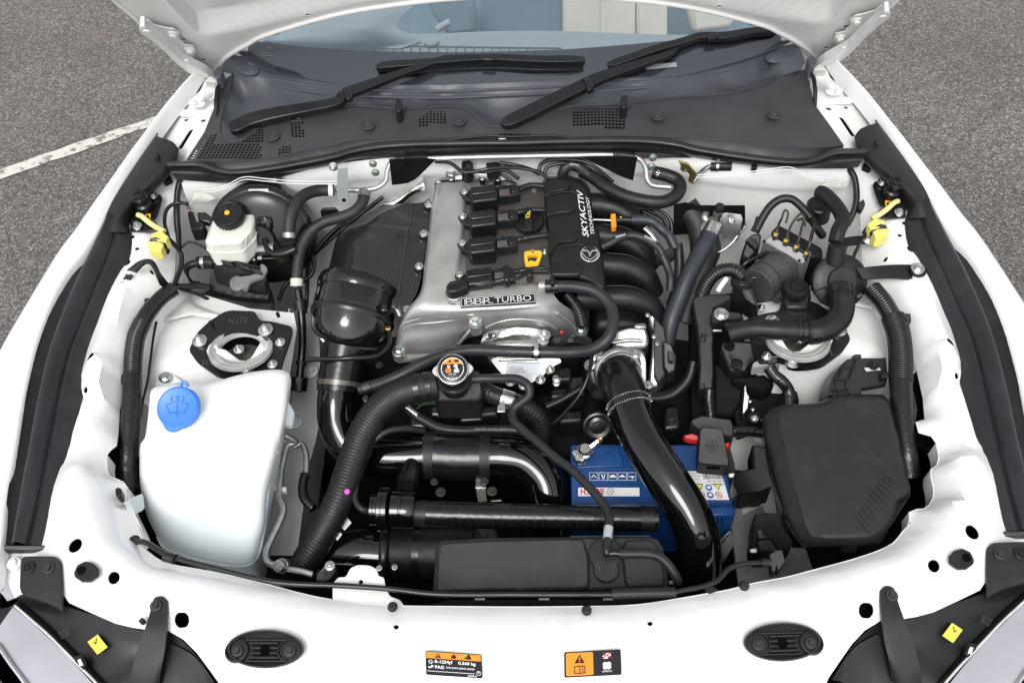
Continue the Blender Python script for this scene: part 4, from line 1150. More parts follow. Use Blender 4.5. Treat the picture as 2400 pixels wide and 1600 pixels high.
gb=[Wp('A',*q)for q in((1610,345),(1700,425),(1880,492),(2100,535),(2323,568))]+[Wp('B',*q)for q in((300,585),(700,585),(1100,570),(1480,555),(1900,535),(2323,510))]+[Wp('C',*q)for q in((150,475),(300,437),(480,385),(620,335),(735,280))]
gt=[p+WU*.75+Vector((-p.x*.12,0,0))for p in gb]
gm=[p+WU*.4+Vector((-p.x*.05,0,0))for p in gb]
ws=loft('windscreen',[[tuple(p)for p in gb],[tuple(p)for p in gm],[tuple(p)for p in gt]],'glass',car,n=30)
ft=[Wp('A',*q,h=-.003)for q in((1640,310),(1742,283),(2000,312),(2323,337))]+[Wp('B',*q,h=-.003)for q in((300,350),(700,356),(1100,350),(1500,338),(1900,308),(2323,268))]+[Wp('C',*q,h=-.003)for q in((300,222),(600,205),(700,250))]
loft('frit_band',[[tuple(p-WN*.003)for p in gb],[tuple(p)for p in ft]],'frit',ws,n=40,solid=.001)
P=Patch('A',(1755,380),(1870,390),(1760,310),0)
P.o=Wp('A',1755,388,.002);P.ex=Wp('A',1872,392,.002)-P.o;P.ey=Wp('A',1762,316,.002)-P.o;P.n=WN
P.poly('etched_mark',ringpoly(.6,.82,.12,.14,1.3),'print_grey',ws,h=0)
P.poly('etched_mark',stroke([(.5,.86),(.56,.9),(.6,.8),(.64,.9),(.7,.86)],.02,1.5)+stroke([(.25,.4),(.75,.38)],.03,1.2)+stroke([(.0,.2),(.9,.14)],.03,1.2),'print_grey',ws,h=0)
P=Patch('C',(0,0),(1,0),(0,1),0)
P.o=Wp('B',2075,475,.002);P.ex=Wp('B',2285,455,.002)-P.o;P.ey=Wp('B',2070,445,.002)-P.o;P.n=WN
P.poly('etched_mark',[rect(0,0,1,1)],'headlamp_lens',ws,h=0)
def Zp(c,x,y,z):return Pplane(c,x,y,Vector((0,0,z)),Vector((0,0,1)))
dz_=.895
dash=loft('dashboard',[[(-.66,1.74,dz_-.01),(0,1.66,dz_-.01),(.66,1.74,dz_-.01)],[tuple(Zp('B',-700,330,dz_)),tuple(Zp('B',700,300,dz_)),tuple(Zp('B',2600,280,dz_))],[tuple(Zp('B',0,225,dz_)),tuple(Zp('B',720,240,dz_)),tuple(Zp('B',1000,228,dz_)),tuple(Zp('B',1500,220,dz_)),tuple(Zp('B',2323,240,dz_)),tuple(Zp('C',200,235,dz_)),tuple(Zp('C',500,200,dz_))],[tuple(Zp('B',0,225,dz_)+Vector((0,.03,-.05))),tuple(Zp('B',1200,225,dz_)+Vector((0,.03,-.06))),tuple(Zp('C',500,200,dz_)+Vector((0,.03,-.05)))]],'dash',car,n=40,crossres=4,solid=.004)
hood_=loft('instrument_hood',[[tuple(Zp('A',1700,330,.90)),tuple(Zp('A',1950,335,.90)),tuple(Zp('B',0,335,.90)),tuple(Zp('B',400,330,.90))],[tuple(Zp('A',1800,280,.93)),tuple(Zp('A',2100,270,.935)),tuple(Zp('B',100,285,.935)),tuple(Zp('B',540,275,.905))],[tuple(Zp('A',1950,180,.94)),tuple(Zp('A',2200,150,.965)),tuple(Zp('B',200,185,.965)),tuple(Zp('B',380,185,.93))],[tuple(Zp('A',2000,130,.92)),tuple(Zp('A',2250,60,.97)),tuple(Zp('B',200,30,.97)),tuple(Zp('B',500,25,.93))]],'dash',dash,n=24,crossres=5,solid=.004)
for i in range(20):
 x=225+i*61
 if x>1500:break
 block('vent_slat',[tuple(Zp('B',x,y,dz_+.004))for x,y in((x,310+i*.6),(x+8,310+i*.6),(x+8,350-i*.3),(x,350-i*.3))],.004,'dash_dark',dash,bevel=0)
block('vent_edge',[tuple(Zp('B',x,y,dz_+.003))for x,y in((225,306),(1500,324),(1500,328),(225,312))],.003,'dash_dark',dash,bevel=0)
lathe('light_sensor','B',610,285,0,[(30,-4),(30,4),(20,8),(0,9)],'dash',dash,ax=(0,0,1),world=Zp('B',610,285,.903),unit=.0006,n=20)
def Yp(c,x,y,Y):return Pplane(c,x,y,Vector((0,Y,0)),Vector((0,1,0)))
def slab(name,P,Y,th,m,par,bevel=.01):
 return block(name,[tuple(Yp(c_,x,y,Y))for c_,x,y in P],th,m,par,bevel=bevel,seg=3,dirn=(0,1,0))
slab('rear_trim',[('A',1760,-200),('C',500,-200),('C',500,300),('A',1760,300)],2.72,.02,'seat_blue',car)
st=slab('seat',[('B',930,-160),('B',1520,-160),('B',1520,330),('B',950,330),('B',905,100)],2.50,.12,'seat_blue',car,.02)
slab('seat_cushion',[('B',1508,-200),('B',2004,-200),('B',2004,330),('B',1508,330)],2.46,.08,'seat_cream',st,.012)
slab('seat_cushion',[('B',2008,-200),('B',2222,-200),('B',2222,330),('B',2008,330)],2.465,.08,'seat_cream',st,.012)
for i in range(14):
 p=Yp('B',1762,-20+i*20,2.458)
 lathe('stitch','B',0,0,0,[(1,-1),(1,1),(0,1)],'sealer',st,world=p,unit=.0022,ax=(0,-1,0),n=6)
slab('seat',[('C',40,-200),('C',300,-200),('C',380,60),('C',340,200),('C',60,240),('C',40,100)],2.44,.1,'seat_cream',car,.02)
slab('centre_trim',[('B',540,-60),('B',900,-60),('B',935,240),('B',720,260),('B',620,120)],2.35,.05,'seat_blue',car,.02)
rows=crom([tuple(Yp('B',x,y,2.2))for x,y in((655,200),(690,175),(740,150))],5)
v,f,u=sweep(rows,[.009]*len(rows),12)
mk('control_stalk',v,f,'dash',car)
for mm in(1,-1):
 q=[Vector((mm*abs(gb[0].x),gb[0].y,gb[0].z)),Vector((mm*abs(gm[0].x),gm[0].y,gm[0].z)),Vector((mm*abs(gt[0].x),gt[0].y,gt[0].z))]
 v,f,u=sweep(crom([tuple(p)for p in q],5),[.025]*11,10)
 mk('windscreen_pillar',v,f,'white_clean',car)
eng=thing('engine','aluminium four-cylinder engine with BBR TURBO badge on its cam cover','engine',Pd('E',900,700,-.3))
block('engine_block',V('E',(420,560,-.17),(1640,560,-.17),(1640,900,-.22),(1400,960,-.24),(420,960,-.24)),.35,'under_dark',eng,bevel=.01)
block('cylinder_head',V('B',(640,1290,-.14),(1640,1250,-.14),('E',1640,560,-.16),('E',430,620,-.16)),.25,'under_dark',eng,bevel=.004)
block('accessory_mass',V('E',(-250,1200,-.36),(0,900,-.34),(400,950,-.3),(1600,950,-.3),(2300,900,-.34),(2600,1300,-.36),(2300,1568,-.38),(-200,1568,-.38)),.18,'under_dark',eng,bevel=.01)
rows=[[('B',636,1300,-.105),('B',640,1268,-.075),('B',668,1246,-.06),('B',760,1242,-.057),('B',838,1248,-.06),('B',858,1290,-.074),('B',1000,1290,-.078),('B',1330,1240,-.078),('B',1500,1240,-.085)],[('B',612,1440,-.105),('B',616,1410,-.075),('B',640,1390,-.06),('B',740,1380,-.056),('B',836,1385,-.06),('B',858,1420,-.074),('B',1000,1420,-.078),('B',1330,1400,-.078),('B',1500,1400,-.085)],[('E',598,20,-.105),('E',602,-10,-.075),('E',624,-30,-.06),('E',730,-40,-.056),('E',828,-30,-.06),('E',850,10,-.074),('E',1000,10,-.078),('E',1330,0,-.078),('E',1500,0,-.085)],[('E',568,240,-.105),('E',574,210,-.075),('E',596,190,-.06),('E',700,180,-.056),('E',800,190,-.06),('E',830,230,-.074),('E',1000,230,-.078),('E',1330,220,-.078),('E',1500,220,-.085)],[('E',540,450,-.108),('E',548,420,-.08),('E',570,395,-.062),('E',670,380,-.058),('E',770,380,-.06),('E',850,395,-.066),('E',1000,390,-.068),('E',1300,380,-.068),('E',1420,390,-.075)],[('E',510,500,-.11),('E',524,476,-.083),('E',560,448,-.064),('E',680,432,-.06),('E',800,426,-.059),('E',960,420,-.059),('E',1120,414,-.059),('E',1300,400,-.060),('E',1420,410,-.068)],[('E',430,590,-.12),('E',450,562,-.09),('E',490,545,-.074),('E',640,556,-.066),('E',800,562,-.064),('E',960,556,-.064),('E',1120,546,-.064),('E',1340,525,-.066),('E',1470,500,-.08)],[('E',398,670,-.14),('E',418,640,-.105),('E',470,605,-.088),('E',640,602,-.078),('E',800,596,-.073),('E',960,588,-.073),('E',1120,578,-.072),('E',1380,560,-.076),('E',1570,580,-.12)],[('E',382,720,-.155),('E',400,690,-.12),('E',460,655,-.105),('E',640,640,-.094),('E',800,625,-.084),('E',960,622,-.084),('E',1120,612,-.083),('E',1400,610,-.09),('E',1590,640,-.14)],[('E',372,770,-.165),('E',390,740,-.14),('E',440,715,-.126),('E',620,700,-.116),('E',780,672,-.104),('E',960,660,-.1),('E',1140,646,-.098),('E',1420,655,-.11),('E',1600,690,-.155)],[('E',362,850,-.18),('E',380,822,-.162),('E',440,800,-.15),('E',610,780,-.14),('E',760,745,-.128),('E',860,700,-.118),('E',1140,672,-.112),('E',1430,690,-.13),('E',1605,715,-.168)],[('E',362,905,-.19),('E',390,885,-.185),('E',450,870,-.178),('E',600,850,-.165),('E',740,800,-.15),('E',840,730,-.135),('E',1140,690,-.125),('E',1430,712,-.145),('E',1610,730,-.18)],]
vc=loft('valve_cover',[V('E',*r)for r in rows],'aluminium',eng,n=64,crossres=5,skirt=.02,smooth=55)
loft('coil_valley',[V('B',(868,1292,-.071),(1000,1292,-.0755),(1330,1245,-.0755),(1420,1240,-.078)),V('B',(868,1420,-.071),(1000,1420,-.0755),(1330,1400,-.0755),(1420,1400,-.078)),V('E',(860,10,-.071),(1000,10,-.0755),(1330,0,-.0755),(1420,0,-.078)),V('E',(842,228,-.071),(1000,230,-.0755),(1330,220,-.0755),(1420,220,-.078)),V('E',(850,330,-.069),(1000,330,-.072),(1330,322,-.072),(1420,322,-.076))],'cover_brown',vc,n=24,crossres=4,solid=.002)
loft('flange',[V('E',(352,860,-.185),(365,920,-.196),(560,905,-.188),(720,850,-.17),(830,760,-.15)),V('E',(372,850,-.18),(385,905,-.19),(560,885,-.18),(710,828,-.165),(815,745,-.145))],'aluminium',vc,n=20,solid=.008)
def bead(par,c,pts,r,m='aluminium',name='cast_rib',res=6):
 return tube(name,c,pts,r,m,par,res=res,n=10)
bead(vc,'E',[(430,655,-.108),(560,622,-.092),(700,612,-.083),(830,604,-.079),(900,600,-.077)],10)
bead(vc,'E',[(420,700,-.124),(480,670,-.112),(640,655,-.101),(770,636,-.092),(860,620,-.085)],10)
bead(vc,'E',[(985,690,-.117),(1060,655,-.102),(1180,632,-.094),(1320,640,-.1),(1400,662,-.112),(1460,700,-.135)],11)
bead(vc,'E',[(800,800,-.152),(850,740,-.128),(880,700,-.116)],13)
bead(vc,'E',[(1470,590,-.092),(1540,640,-.118),(1590,700,-.15)],12)
lathe('bolt_boss','E',912,655,-.098,[(46,-100),(46,0),(40,6),(0,6)],'aluminium',vc,n=24)
lathe('bolt_boss','E',390,850,-.172,[(46,-60),(46,0),(40,6),(0,6)],'aluminium',vc,n=24)
lathe('bolt_boss','E',1632,706,-.160,[(44,-60),(44,0),(38,6),(0,6)],'aluminium',vc,n=24)
for x,y,d in((912,650,-.094),(390,840,-.168),(1632,700,-.156)):bolt('E',x,y,d,42,vc,'zinc_green')
lathe('nub','E',835,472,-.061,[(8,-3),(8,3),(6,6),(0,6)],'aluminium',vc,n=12)
for x,y in((1385,175),(1300,175)):bolt('E',x,y,-.074,24,vc,'zinc_green','stud')
bolt('B',1312,1292,-.074,20,vc,'zinc_green','stud')
bp_=Patch('E',(812,560),(1325,527),(810,493),(-.0608,-.0608,-.0575))
bd=bp_.poly('badge',[rrect(0,0,1,1,.012,7)],'sticker_black',vc,h=.004,th=.004)
bp_.poly('badge_border',stroke([(.012,.09),(.988,.09),(.988,.91),(.012,.91),(.012,.09)],.008,7),'print_light',bd,h=.005)
bp_.text('lettering','TURBO',.455,.22,.94,.80,'print_light',bd,h=.0054)
for u,ch in((.07,'B'),(.19,'B'),(.31,'R')):
 bp_.text('lettering',ch,u,.2,u+.10,.8,'print_light',bd,h=.0054,bold=-.01)
 bp_.poly('lettering',[rect(u-.016,.2,u-.006,.8),rect(u+.106,.2,u+.118,.3)],'print_light',bd,h=.0054)
ac=lathe('actuator_dome','E',1195,830,-.185,[(210,-60),(210,20),(195,35),(160,45),(150,60),(110,66),(0,68)],'cast_bright',eng,ax=(0,-.75,.7),n=40)
loft('actuator_plate',[V('E',(965,740,-.142),(1020,715,-.132),(1200,690,-.126),(1340,700,-.13),(1415,715,-.138)),V('E',(950,790,-.150),(1060,745,-.138),(1200,730,-.134),(1330,750,-.138),(1400,770,-.145)),V('E',(940,815,-.158),(1060,800,-.15),(1200,795,-.148),(1320,800,-.15),(1410,810,-.158))],'cast_bright',ac,n=24,crossres=5,solid=.004)
loft('shield_foil',[V('E',(1090,720,-.126),(1180,690,-.119),(1260,695,-.119)),V('E',(1070,755,-.132),(1180,735,-.126),(1270,740,-.127)),V('E',(1010,790,-.142),(1140,775,-.137),(1290,785,-.138))],'foil',ac,n=16,crossres=5,solid=.002)
block('tab',V('E',(985,735,-.128),(1010,725,-.126),(1055,742,-.128),(1020,760,-.13),(985,758,-.13)),.004,'cast_bright',ac,bevel=.001)
bolt('E',1012,742,-.126,18,ac,'steel_dark')
bolt('E',1382,740,-.128,44,ac,'zinc','stud');bolt('E',1375,775,-.134,40,ac,'zinc','stud')
pl=block('actuator_cover',V('E',(1010,905,-.165),(1080,885,-.160),(1400,880,-.160),(1490,900,-.165),(1500,925,-.168),(1420,965,-.176),(1370,1020,-.188),(1290,1070,-.198),(1200,1075,-.2),(1120,1040,-.192),(1060,970,-.178)),.02,'zinc',eng,bevel=.003,r=.006)
P=Patch('E',(1120,1010),(1342,1018),(1130,925),(-.183,-.184,-.166))
lb=P.poly('label',[rect(0,0,1,1)],'sticker_silver',pl,h=.003,th=.002)
for k,s in enumerate(('PE0W 12 42X','E01200-0630','12V  06030 2026','KA23B MADE IN JAPAN')):P.text('print',s,.1,.62-k*.14,.5+(k>1)*.08,.70-k*.14,'print_black',lb,h=.0036)
bead(pl,'E',[(1070,908,-.162),(1200,902,-.160),(1340,902,-.160)],12,'zinc')
for x,y,d in((1355,1045,-.19),(1150,1060,-.195),(1240,1085,-.198),(1420,975,-.178)):bolt('E',x,y,d,34,pl,'zinc','stud')
hs2=thing('pump_housing','bare cast pump housing with plugs at the rear end of the engine','pump',Pd('B',900,1200,-.1))
loft('housing',[V('B',(630,1285,-.1),(640,1240,-.09),(720,1225,-.075),(900,1220,-.07),(1150,1230,-.075),(1200,1250,-.1)),V('B',(690,1230,-.09),(730,1190,-.075),(800,1180,-.065),(950,1180,-.06),(1100,1185,-.065),(1150,1210,-.09)),V('B',(720,1190,-.1),(740,1160,-.09),(780,1150,-.085),(950,1165,-.08),(1050,1165,-.085),(1110,1190,-.1))],'cast_bright',hs2,n=24,crossres=4,solid=.004)
for x,y,r in((745,1180,34),(660,1260,30),(750,1215,26),(1060,1215,30),(960,1215,24)):lathe('casting_boss','B',x,y,-.07,[(r,-40),(r,8),(r*.75,14),(r*.5,8),(0,8)],'cast_bright',hs2,n=18)
lathe('solenoid','B',1035,1200,-.062,[(34,-20),(34,40),(40,42),(40,70),(30,76),(0,76)],'cover_brown',hs2,n=22)
block('connector',F('B',-.03,985,1105,1070,1098,1090,1130,1075,1160,990,1165),.02,'plastic',hs2,bevel=.002)
block('connector',F('B',-.03,820,1095,870,1088,895,1105,895,1160,850,1172,815,1150),.03,'plastic',hs2,bevel=.002)
block('connector_clip',F('B',-.028,845,1110,885,1105,890,1135,850,1142),.006,'plastic_grey',hs2,bevel=.001)
for pts in([(640,1100,-.03),(740,1110,-.025),(830,1170,-.03),(900,1170,-.03),(1000,1150,-.025),(1150,1140,-.03),(1250,1150,-.035),(1340,1170,-.04),(1400,1210,-.05)],[(870,1165,-.035),(1000,1170,-.035),(1120,1160,-.035),(1210,1220,-.05)],[(1080,1110,-.03),(1160,1120,-.03),(1280,1150,-.04),(1350,1190,-.05)]):
 tube('loom','B',pts,13,'tape',hs2,res=6,n=10)
tag(loft('heat_foil',[V('B',(290,1395,-.1),(420,1290,-.09),(550,1195,-.07)),V('B',(370,1390,-.1),(450,1320,-.085),(560,1240,-.068)),V('B',(420,1385,-.105),(480,1330,-.095),(570,1290,-.08))],'foil',None,n=20,crossres=5,solid=.004),'crumpled silver heat foil behind the carbon fibre cover','foil')
lab=['rearmost black ignition coil, nearest the cowl','black ignition coil beside the round oil filler cap','black ignition coil behind the yellow dipstick handle','foremost black ignition coil, behind the BBR TURBO badge']
cb=[('B',0,0),('B',-10,168),('E',-14,-1190+0),('E',-32,-975)]
def coil(i):
 c,ox,oy=cb[i]
 g=1-.0*i
 t=thing('ignition_coil',lab[i],'ignition coil',Pd(c,950+ox,1320+oy,-.08),'ignition coils on the cam cover')
 def Q(d,*xy):return[Pd(c,xy[k]+ox,xy[k+1]+oy,d)for k in range(0,len(xy),2)]
 bl=block('coil_body',Q(-.04,876,1270,1046,1246,1060,1262,1066,1330,1060,1352,896,1372,880,1350),.045,'satin_black',t,bevel=.004,seg=3,r=.004)
 block('coil_lid',Q(-.0365,886,1276,1042,1254,1052,1296,1050,1302,892,1322),.004,'gloss_black',t,bevel=.0015,r=.003)
 block('coil_seam',Q(-.05,872,1300,1066,1275,1072,1345,890,1385),.004,'satin_black',bl,bevel=.001)
 block('bolt_tab',Q(-.055,800,1310,830,1280,870,1290,890,1350,890,1372,830,1350),.012,'satin_black',t,bevel=.003,r=.004)
 bolt(c,838+ox,1304+oy,-.052,26,t)
 lathe('coil_neck',c,970+ox,1375+oy,-.07,[(60,-40),(60,10),(50,16),(0,16)],'satin_black',t,n=20)
 k=block('connector',Q(-.045,1064,1268,1100,1260,1190,1252,1215,1275,1216,1316,1150,1330,1075,1336),.02,'plastic',t,bevel=.002)
 block('connector_latch',Q(-.040,1072,1290,1140,1280,1146,1316,1076,1326),.006,'connector_grey',k,bevel=.001)
 block('connector_rail',Q(-.041,1072,1264,1120,1256,1126,1272,1076,1282),.006,'plastic',k,bevel=.001)
 block('connector_end',Q(-.043,1150,1270,1195,1262,1205,1300,1160,1310),.008,'satin_black',k,bevel=.0015)
 block('lock_tab',Q(-.0395,1139,1320,1146,1319,1147,1326,1140,1327),.003,'red',k,bevel=.0004)
 ends=[[(1210,1290),(1290,1262),(1390,1270)],[(1210,1280),(1300,1262),(1390,1262)],[(1210,1285),(1290,1268),(1420,1250)],[(1200,1290),(1280,1275),(1420,1260)]][i]
 w_=tube('coil_lead',c,[(x+ox,y+oy,-.052)for x,y in ends],19,'conduit',t,corr=.0032,amp=.1)
 band('tape_wrap',w_,.02,.45,1.08,'tape',w_)
for i in range(4):coil(i)
oc=thing('oil_filler','round black oil filler cap with yellow oil can mark','oil cap',Pd('B',1275,1495,-.075))
cap=lathe('cap','B',1275,1498,-.062,[(104,-24),(106,-4),(104,6),(96,12),(84,10),(60,4),(0,2)],'plastic',oc,n=40)
for k in range(30):
 a=2*math.pi*k/30
 ctr=Pd('B',1275,1498,-.062);s_=mpp(ctr)*KK
 lathe('grip','B',0,0,0,[(5,-16),(5,4),(0,5)],'plastic',cap,world=ctr+Vector((math.cos(a),math.sin(a),0))*104*s_,unit=s_,n=6)
block('handle',F('B',-.045,1250,1412,1275,1405,1298,1412,1300,1470,1300,1560,1240,1572,1246,1470),.02,'plastic',oc,bevel=.003,r=.004)
P=Patch('B',(1252,1488),(1286,1482),(1252,1440),-.0445)
P.poly('oil_mark',stroke([(.1,.1),(.8,.1),(.8,.5),(.2,.5),(.1,.1)],.1,.8)+stroke([(.5,.5),(.5,.8),(.8,.8)],.1,.8)+stroke([(.8,.5),(1,.75)],.1,.8)+[rect(.85,.85,1,1)],'sticker_yellow',oc,h=.001)
dp=thing('dipstick','yellow dipstick handle with an open loop and red dot','dipstick',Pd('E',1300,280,-.1))
hole_=F('E',-.05,1266,205,1300,197,1336,200,1334,222,1318,242,1290,232,1272,244)
panel('handle',fillet(F('E',-.05,1246,172,1300,166,1360,166,1366,190,1350,240,1334,275,1318,286,1266,286,1252,262,1244,210),.004,3),[hole_[::-1]],'yellow',dp,grid=.01,solid=.008)
lathe('red_dot','E',1303,177,-.0495,[(9,-2),(9,1),(0,1.4)],'red',dp,n=14)
lathe('stem','E',1295,280,-.06,[(16,-60),(16,0),(0,0)],'yellow',dp,n=12)
Patch('E',(1268,192),(1335,186),(1268,178),-.0498).text('lettering','ENGINE OIL',0,0,1,.6,'sticker_yellow',dp,h=.0008)
cs=thing('cam_sensor','black sensor with silver collar next to the badge','sensor',Pd('E',770,440,-.06))
lathe('recess','E',770,470,-.062,[(78,-2),(76,2),(70,3),(66,-2),(0,-2)],'dark_void',cs,n=28)
lathe('collar','E',768,462,-.058,[(62,-8),(62,10),(55,16),(0,16)],'cast_bright',cs,n=28)
block('sensor_body',F('E',-.035,712,400,740,372,850,355,866,392,858,408,790,440,740,448,716,430),.022,'plastic',cs,bevel=.003,r=.004)
block('sensor_clip',F('E',-.032,735,376,840,360,846,376,742,394),.006,'plastic',cs,bevel=.001)
tube('sensor_lead','E',[(860,392,-.045),(960,395,-.045),(1050,378,-.045),(1120,360,-.042),(1200,355,-.045),(1280,310,-.048),(1400,305,-.05)],14,'tape',cs,n=10)
block('tape_wrap',F('E',-.036,1095,262,1140,258,1150,365,1108,370),.02,'tape',cs,bevel=.003)
block('tape_wrap',F('E',-.042,1258,280,1300,276,1306,332,1264,338),.02,'tape',cs,bevel=.003)
ec=thing('engine_cover','black plastic engine cover with white SKYACTIV lettering and chrome emblem','engine cover',Pd('E',1600,200,-.1))
eo=[('B',1372,1240),('B',1400,1206),('B',1560,1200),('B',1640,1226),('B',1690,1290),('B',1705,1400),('B',1724,1568),('E',1748,20),('E',1770,150),('E',1794,330),('E',1802,430),('E',1784,452),('E',1690,392),('E',1560,345),('E',1440,345),('E',1424,300),('E',1410,200),('E',1404,30),('B',1392,1540),('B',1384,1400),('B',1378,1300)]
def off_(P,k,d):
 W_=[Pd(c,x,y,d)for c,x,y in P]
 ce=sum(W_,Vector())/len(W_)
 return[p+(ce-p).normalized()*k for p in W_]
rings('cover',[off_(eo,-.004,-.115),off_(eo,0,-.07),off_(eo,.002,-.052),off_(eo,.007,-.046),off_(eo,.016,-.043)],'plastic',ec,n=90,smooth=60)
for i,P in enumerate(([(1385,1330),(1378,1250),(1410,1222),(1540,1222),(1562,1240),(1556,1270),(1520,1290),(1440,1300),(1410,1325)],[(1398,1465),(1392,1395),(1420,1370),(1565,1366),(1590,1385),(1590,1420),(1560,1438),(1470,1445),(1425,1460)])):
 block('raised_lobe',V('B',*[(x,y,-.037)for x,y in P]),.012,'plastic',ec,bevel=.004,seg=3,r=.006)
for P in([(1410,180),(1404,40),(1430,20),(1590,20),(1616,44),(1612,80),(1580,100),(1490,105),(1440,150)],[(1428,330),(1422,262),(1440,240),(1610,236),(1640,262),(1640,310),(1610,328),(1500,330)]):
 block('raised_lobe',V('E',*[(x,y,-.037)for x,y in P]),.012,'plastic',ec,bevel=.004,seg=3,r=.006)
bead(ec,'B',[(1395,1345,-.044),(1440,1320,-.042),(1560,1305,-.042),(1620,1320,-.042)],6,'plastic','moulded_line');bead(ec,'E',[(1415,200,-.044),(1460,150,-.042),(1600,122,-.042),(1650,130,-.042)],6,'plastic','moulded_line')
P=Patch('S',(1380,556),(1365,446),(1366,556),-.0425)
P.text('lettering','SKYACTIV',0,0,1,1,'print_white',ec,bold=.006,shear=.25,h=.0015)
P=Patch('S',(1393,550),(1380,462),(1385,550),-.0425)
P.text('lettering','TECHNOLOGY',0,0,1,1,'print_white',ec,shear=.25,h=.0015)
em=lathe('emblem','E',1692,190,-.0415,[(66,-3),(66,3),(62,6),(56,6),(53,2),(53,-1),(0,-1)],'emblem_silver',ec,n=40)
P=Patch('E',(1636,246),(1748,246),(1636,132),-.0408)
em2=P.poly('emblem_field',[circ(.5,.5,.46,1,32)],'sticker_black',em,h=.0012)
def arcp(pts,w):return stroke(crom([(x,y,0)for x,y in pts],5)and[(q[0],q[1])for q in crom([(x,y,0)for x,y in pts],5)],w)
P.poly('emblem_wing',arcp([(.07,.62),(.25,.66),(.40,.60),(.47,.45),(.5,.33)],.075)+arcp([(.93,.62),(.75,.66),(.60,.60),(.53,.45),(.5,.33)],.075)+arcp([(.05,.5),(.2,.3),(.5,.14),(.8,.3),(.95,.5)],.05),'emblem_silver',em,h=.0024)
im=thing('intake_manifold','black plastic intake manifold with four fat curved runners','intake manifold',Pd('E',2000,400,-.25))
for pts in([('B',1640,1400,-.10),('B',1760,1400,-.10),('B',1880,1430,-.105),('B',1980,1500,-.12),('B',2040,1620,-.16)],[('E',1640,60,-.10),('E',1780,70,-.10),('E',1930,95,-.105),('E',2030,160,-.12),('E',2080,280,-.16)],[('E',1660,255,-.11),('E',1800,265,-.11),('E',1960,285,-.115),('E',2060,345,-.13),('E',2110,450,-.17)],[('E',1600,490,-.13),('E',1780,490,-.13),('E',1980,495,-.13),('E',2090,545,-.145),('E',2140,650,-.18)]):
 t_=tube('runner','E',pts,86,'plastic',im,n=24,res=8)
 bead(im,'E',[(p[0],p[1]+4,p[2]-84,p[3]+.028)for p in pts[1:4]],6,'plastic','mould_seam')
block('plenum',V('E',(1700,200,-.2),(2100,200,-.2),(2180,700,-.25),(1700,700,-.25)),.12,'plastic',im,bevel=.02,seg=4)
block('plenum',V('B',(1660,1330,-.16),(2040,1380,-.18),(2100,1600,-.2),(1700,1600,-.2)),.12,'plastic',im,bevel=.02,seg=4)
tb=thing('throttle_body','cast aluminium throttle body with black motor cover plate','throttle body',Pd('E',1950,850,-.25))
block('motor_housing',V('E',(1865,700,-.12),(1960,680,-.115),(2080,682,-.115),(2100,760,-.125),(2085,815,-.13),(1880,830,-.135),(1840,780,-.13)),.07,'cast_bright',tb,bevel=.012,seg=4)
bead(tb,'E',[(1880,818,-.13),(1876,760,-.122),(1872,705,-.117)],9,'cast_bright')
block('casting_step',V('E',(1990,655,-.12),(2075,648,-.12),(2080,690,-.12),(1990,690,-.12)),.03,'cast_bright',tb,bevel=.004)
bead(tb,'E',[(1845,790,-.125),(1960,775,-.118),(2050,780,-.118)],12,'cast_bright')
block('bore_housing',V('E',(1668,905,-.15),(1700,850,-.142),(1800,822,-.136),(2000,812,-.132),(2075,840,-.135),(2085,960,-.15),(2060,1080,-.17),(1720,1060,-.17),(1672,960,-.158)),.06,'cast_bright',tb,bevel=.01,seg=4,r=.01)
lathe('port_boss','E',1690,945,-.150,[(40,-30),(42,6),(34,12),(16,12),(14,2),(0,2)],'cast_bright',tb,ax=(-.5,-.4,.8),n=24)
lathe('bore','E',1885,985,-.16,[(172,-30),(172,10),(160,24),(150,30),(150,60),(0,60)],'cast_bright',tb,ax=(.1,-.85,.45),n=36)
block('flange',V('E',(1740,870,-.14),(1820,850,-.135),(2030,850,-.135),(2070,900,-.14),(2075,1060,-.165),(2050,1090,-.17),(1860,900,-.15),(1760,920,-.15)),.02,'cast_bright',tb,bevel=.004,r=.006)
for x,y,d in((1762,885,-.132),(2005,875,-.128),(2092,1080,-.16)):bolt('E',x,y,d,32,tb,'zinc')
mc=block('motor_cover',V('E',(2086,602,-.105),(2118,598,-.103),(2205,690,-.115),(2220,800,-.13),(2216,1000,-.155),(2150,1090,-.17),(2088,1096,-.172),(2120,800,-.13),(2120,700,-.118)),.035,'cast_bright',tb,bevel=.004)
block('cover_plate',V('E',(2126,612,-.100),(2200,690,-.11),(2216,800,-.125),(2212,995,-.15),(2155,1075,-.165),(2130,1000,-.15)),.02,'plastic_grey',mc,bevel=.003)
block('connector',V('E',(2185,770,-.11),(2250,800,-.115),(2284,880,-.125),(2275,980,-.14),(2225,1012,-.148),(2190,960,-.14)),.03,'plastic',mc,bevel=.004)
block('connector_clip',V('E',(2225,845,-.106),(2265,858,-.108),(2262,920,-.118),(2225,910,-.117)),.01,'plastic_grey',mc,bevel=.002)
for x,y,d in((2085,605,-.1),(2128,752,-.115),(2078,1092,-.165),(2150,800,-.12)):bolt('E',x,y,d,16,mc,'zinc')
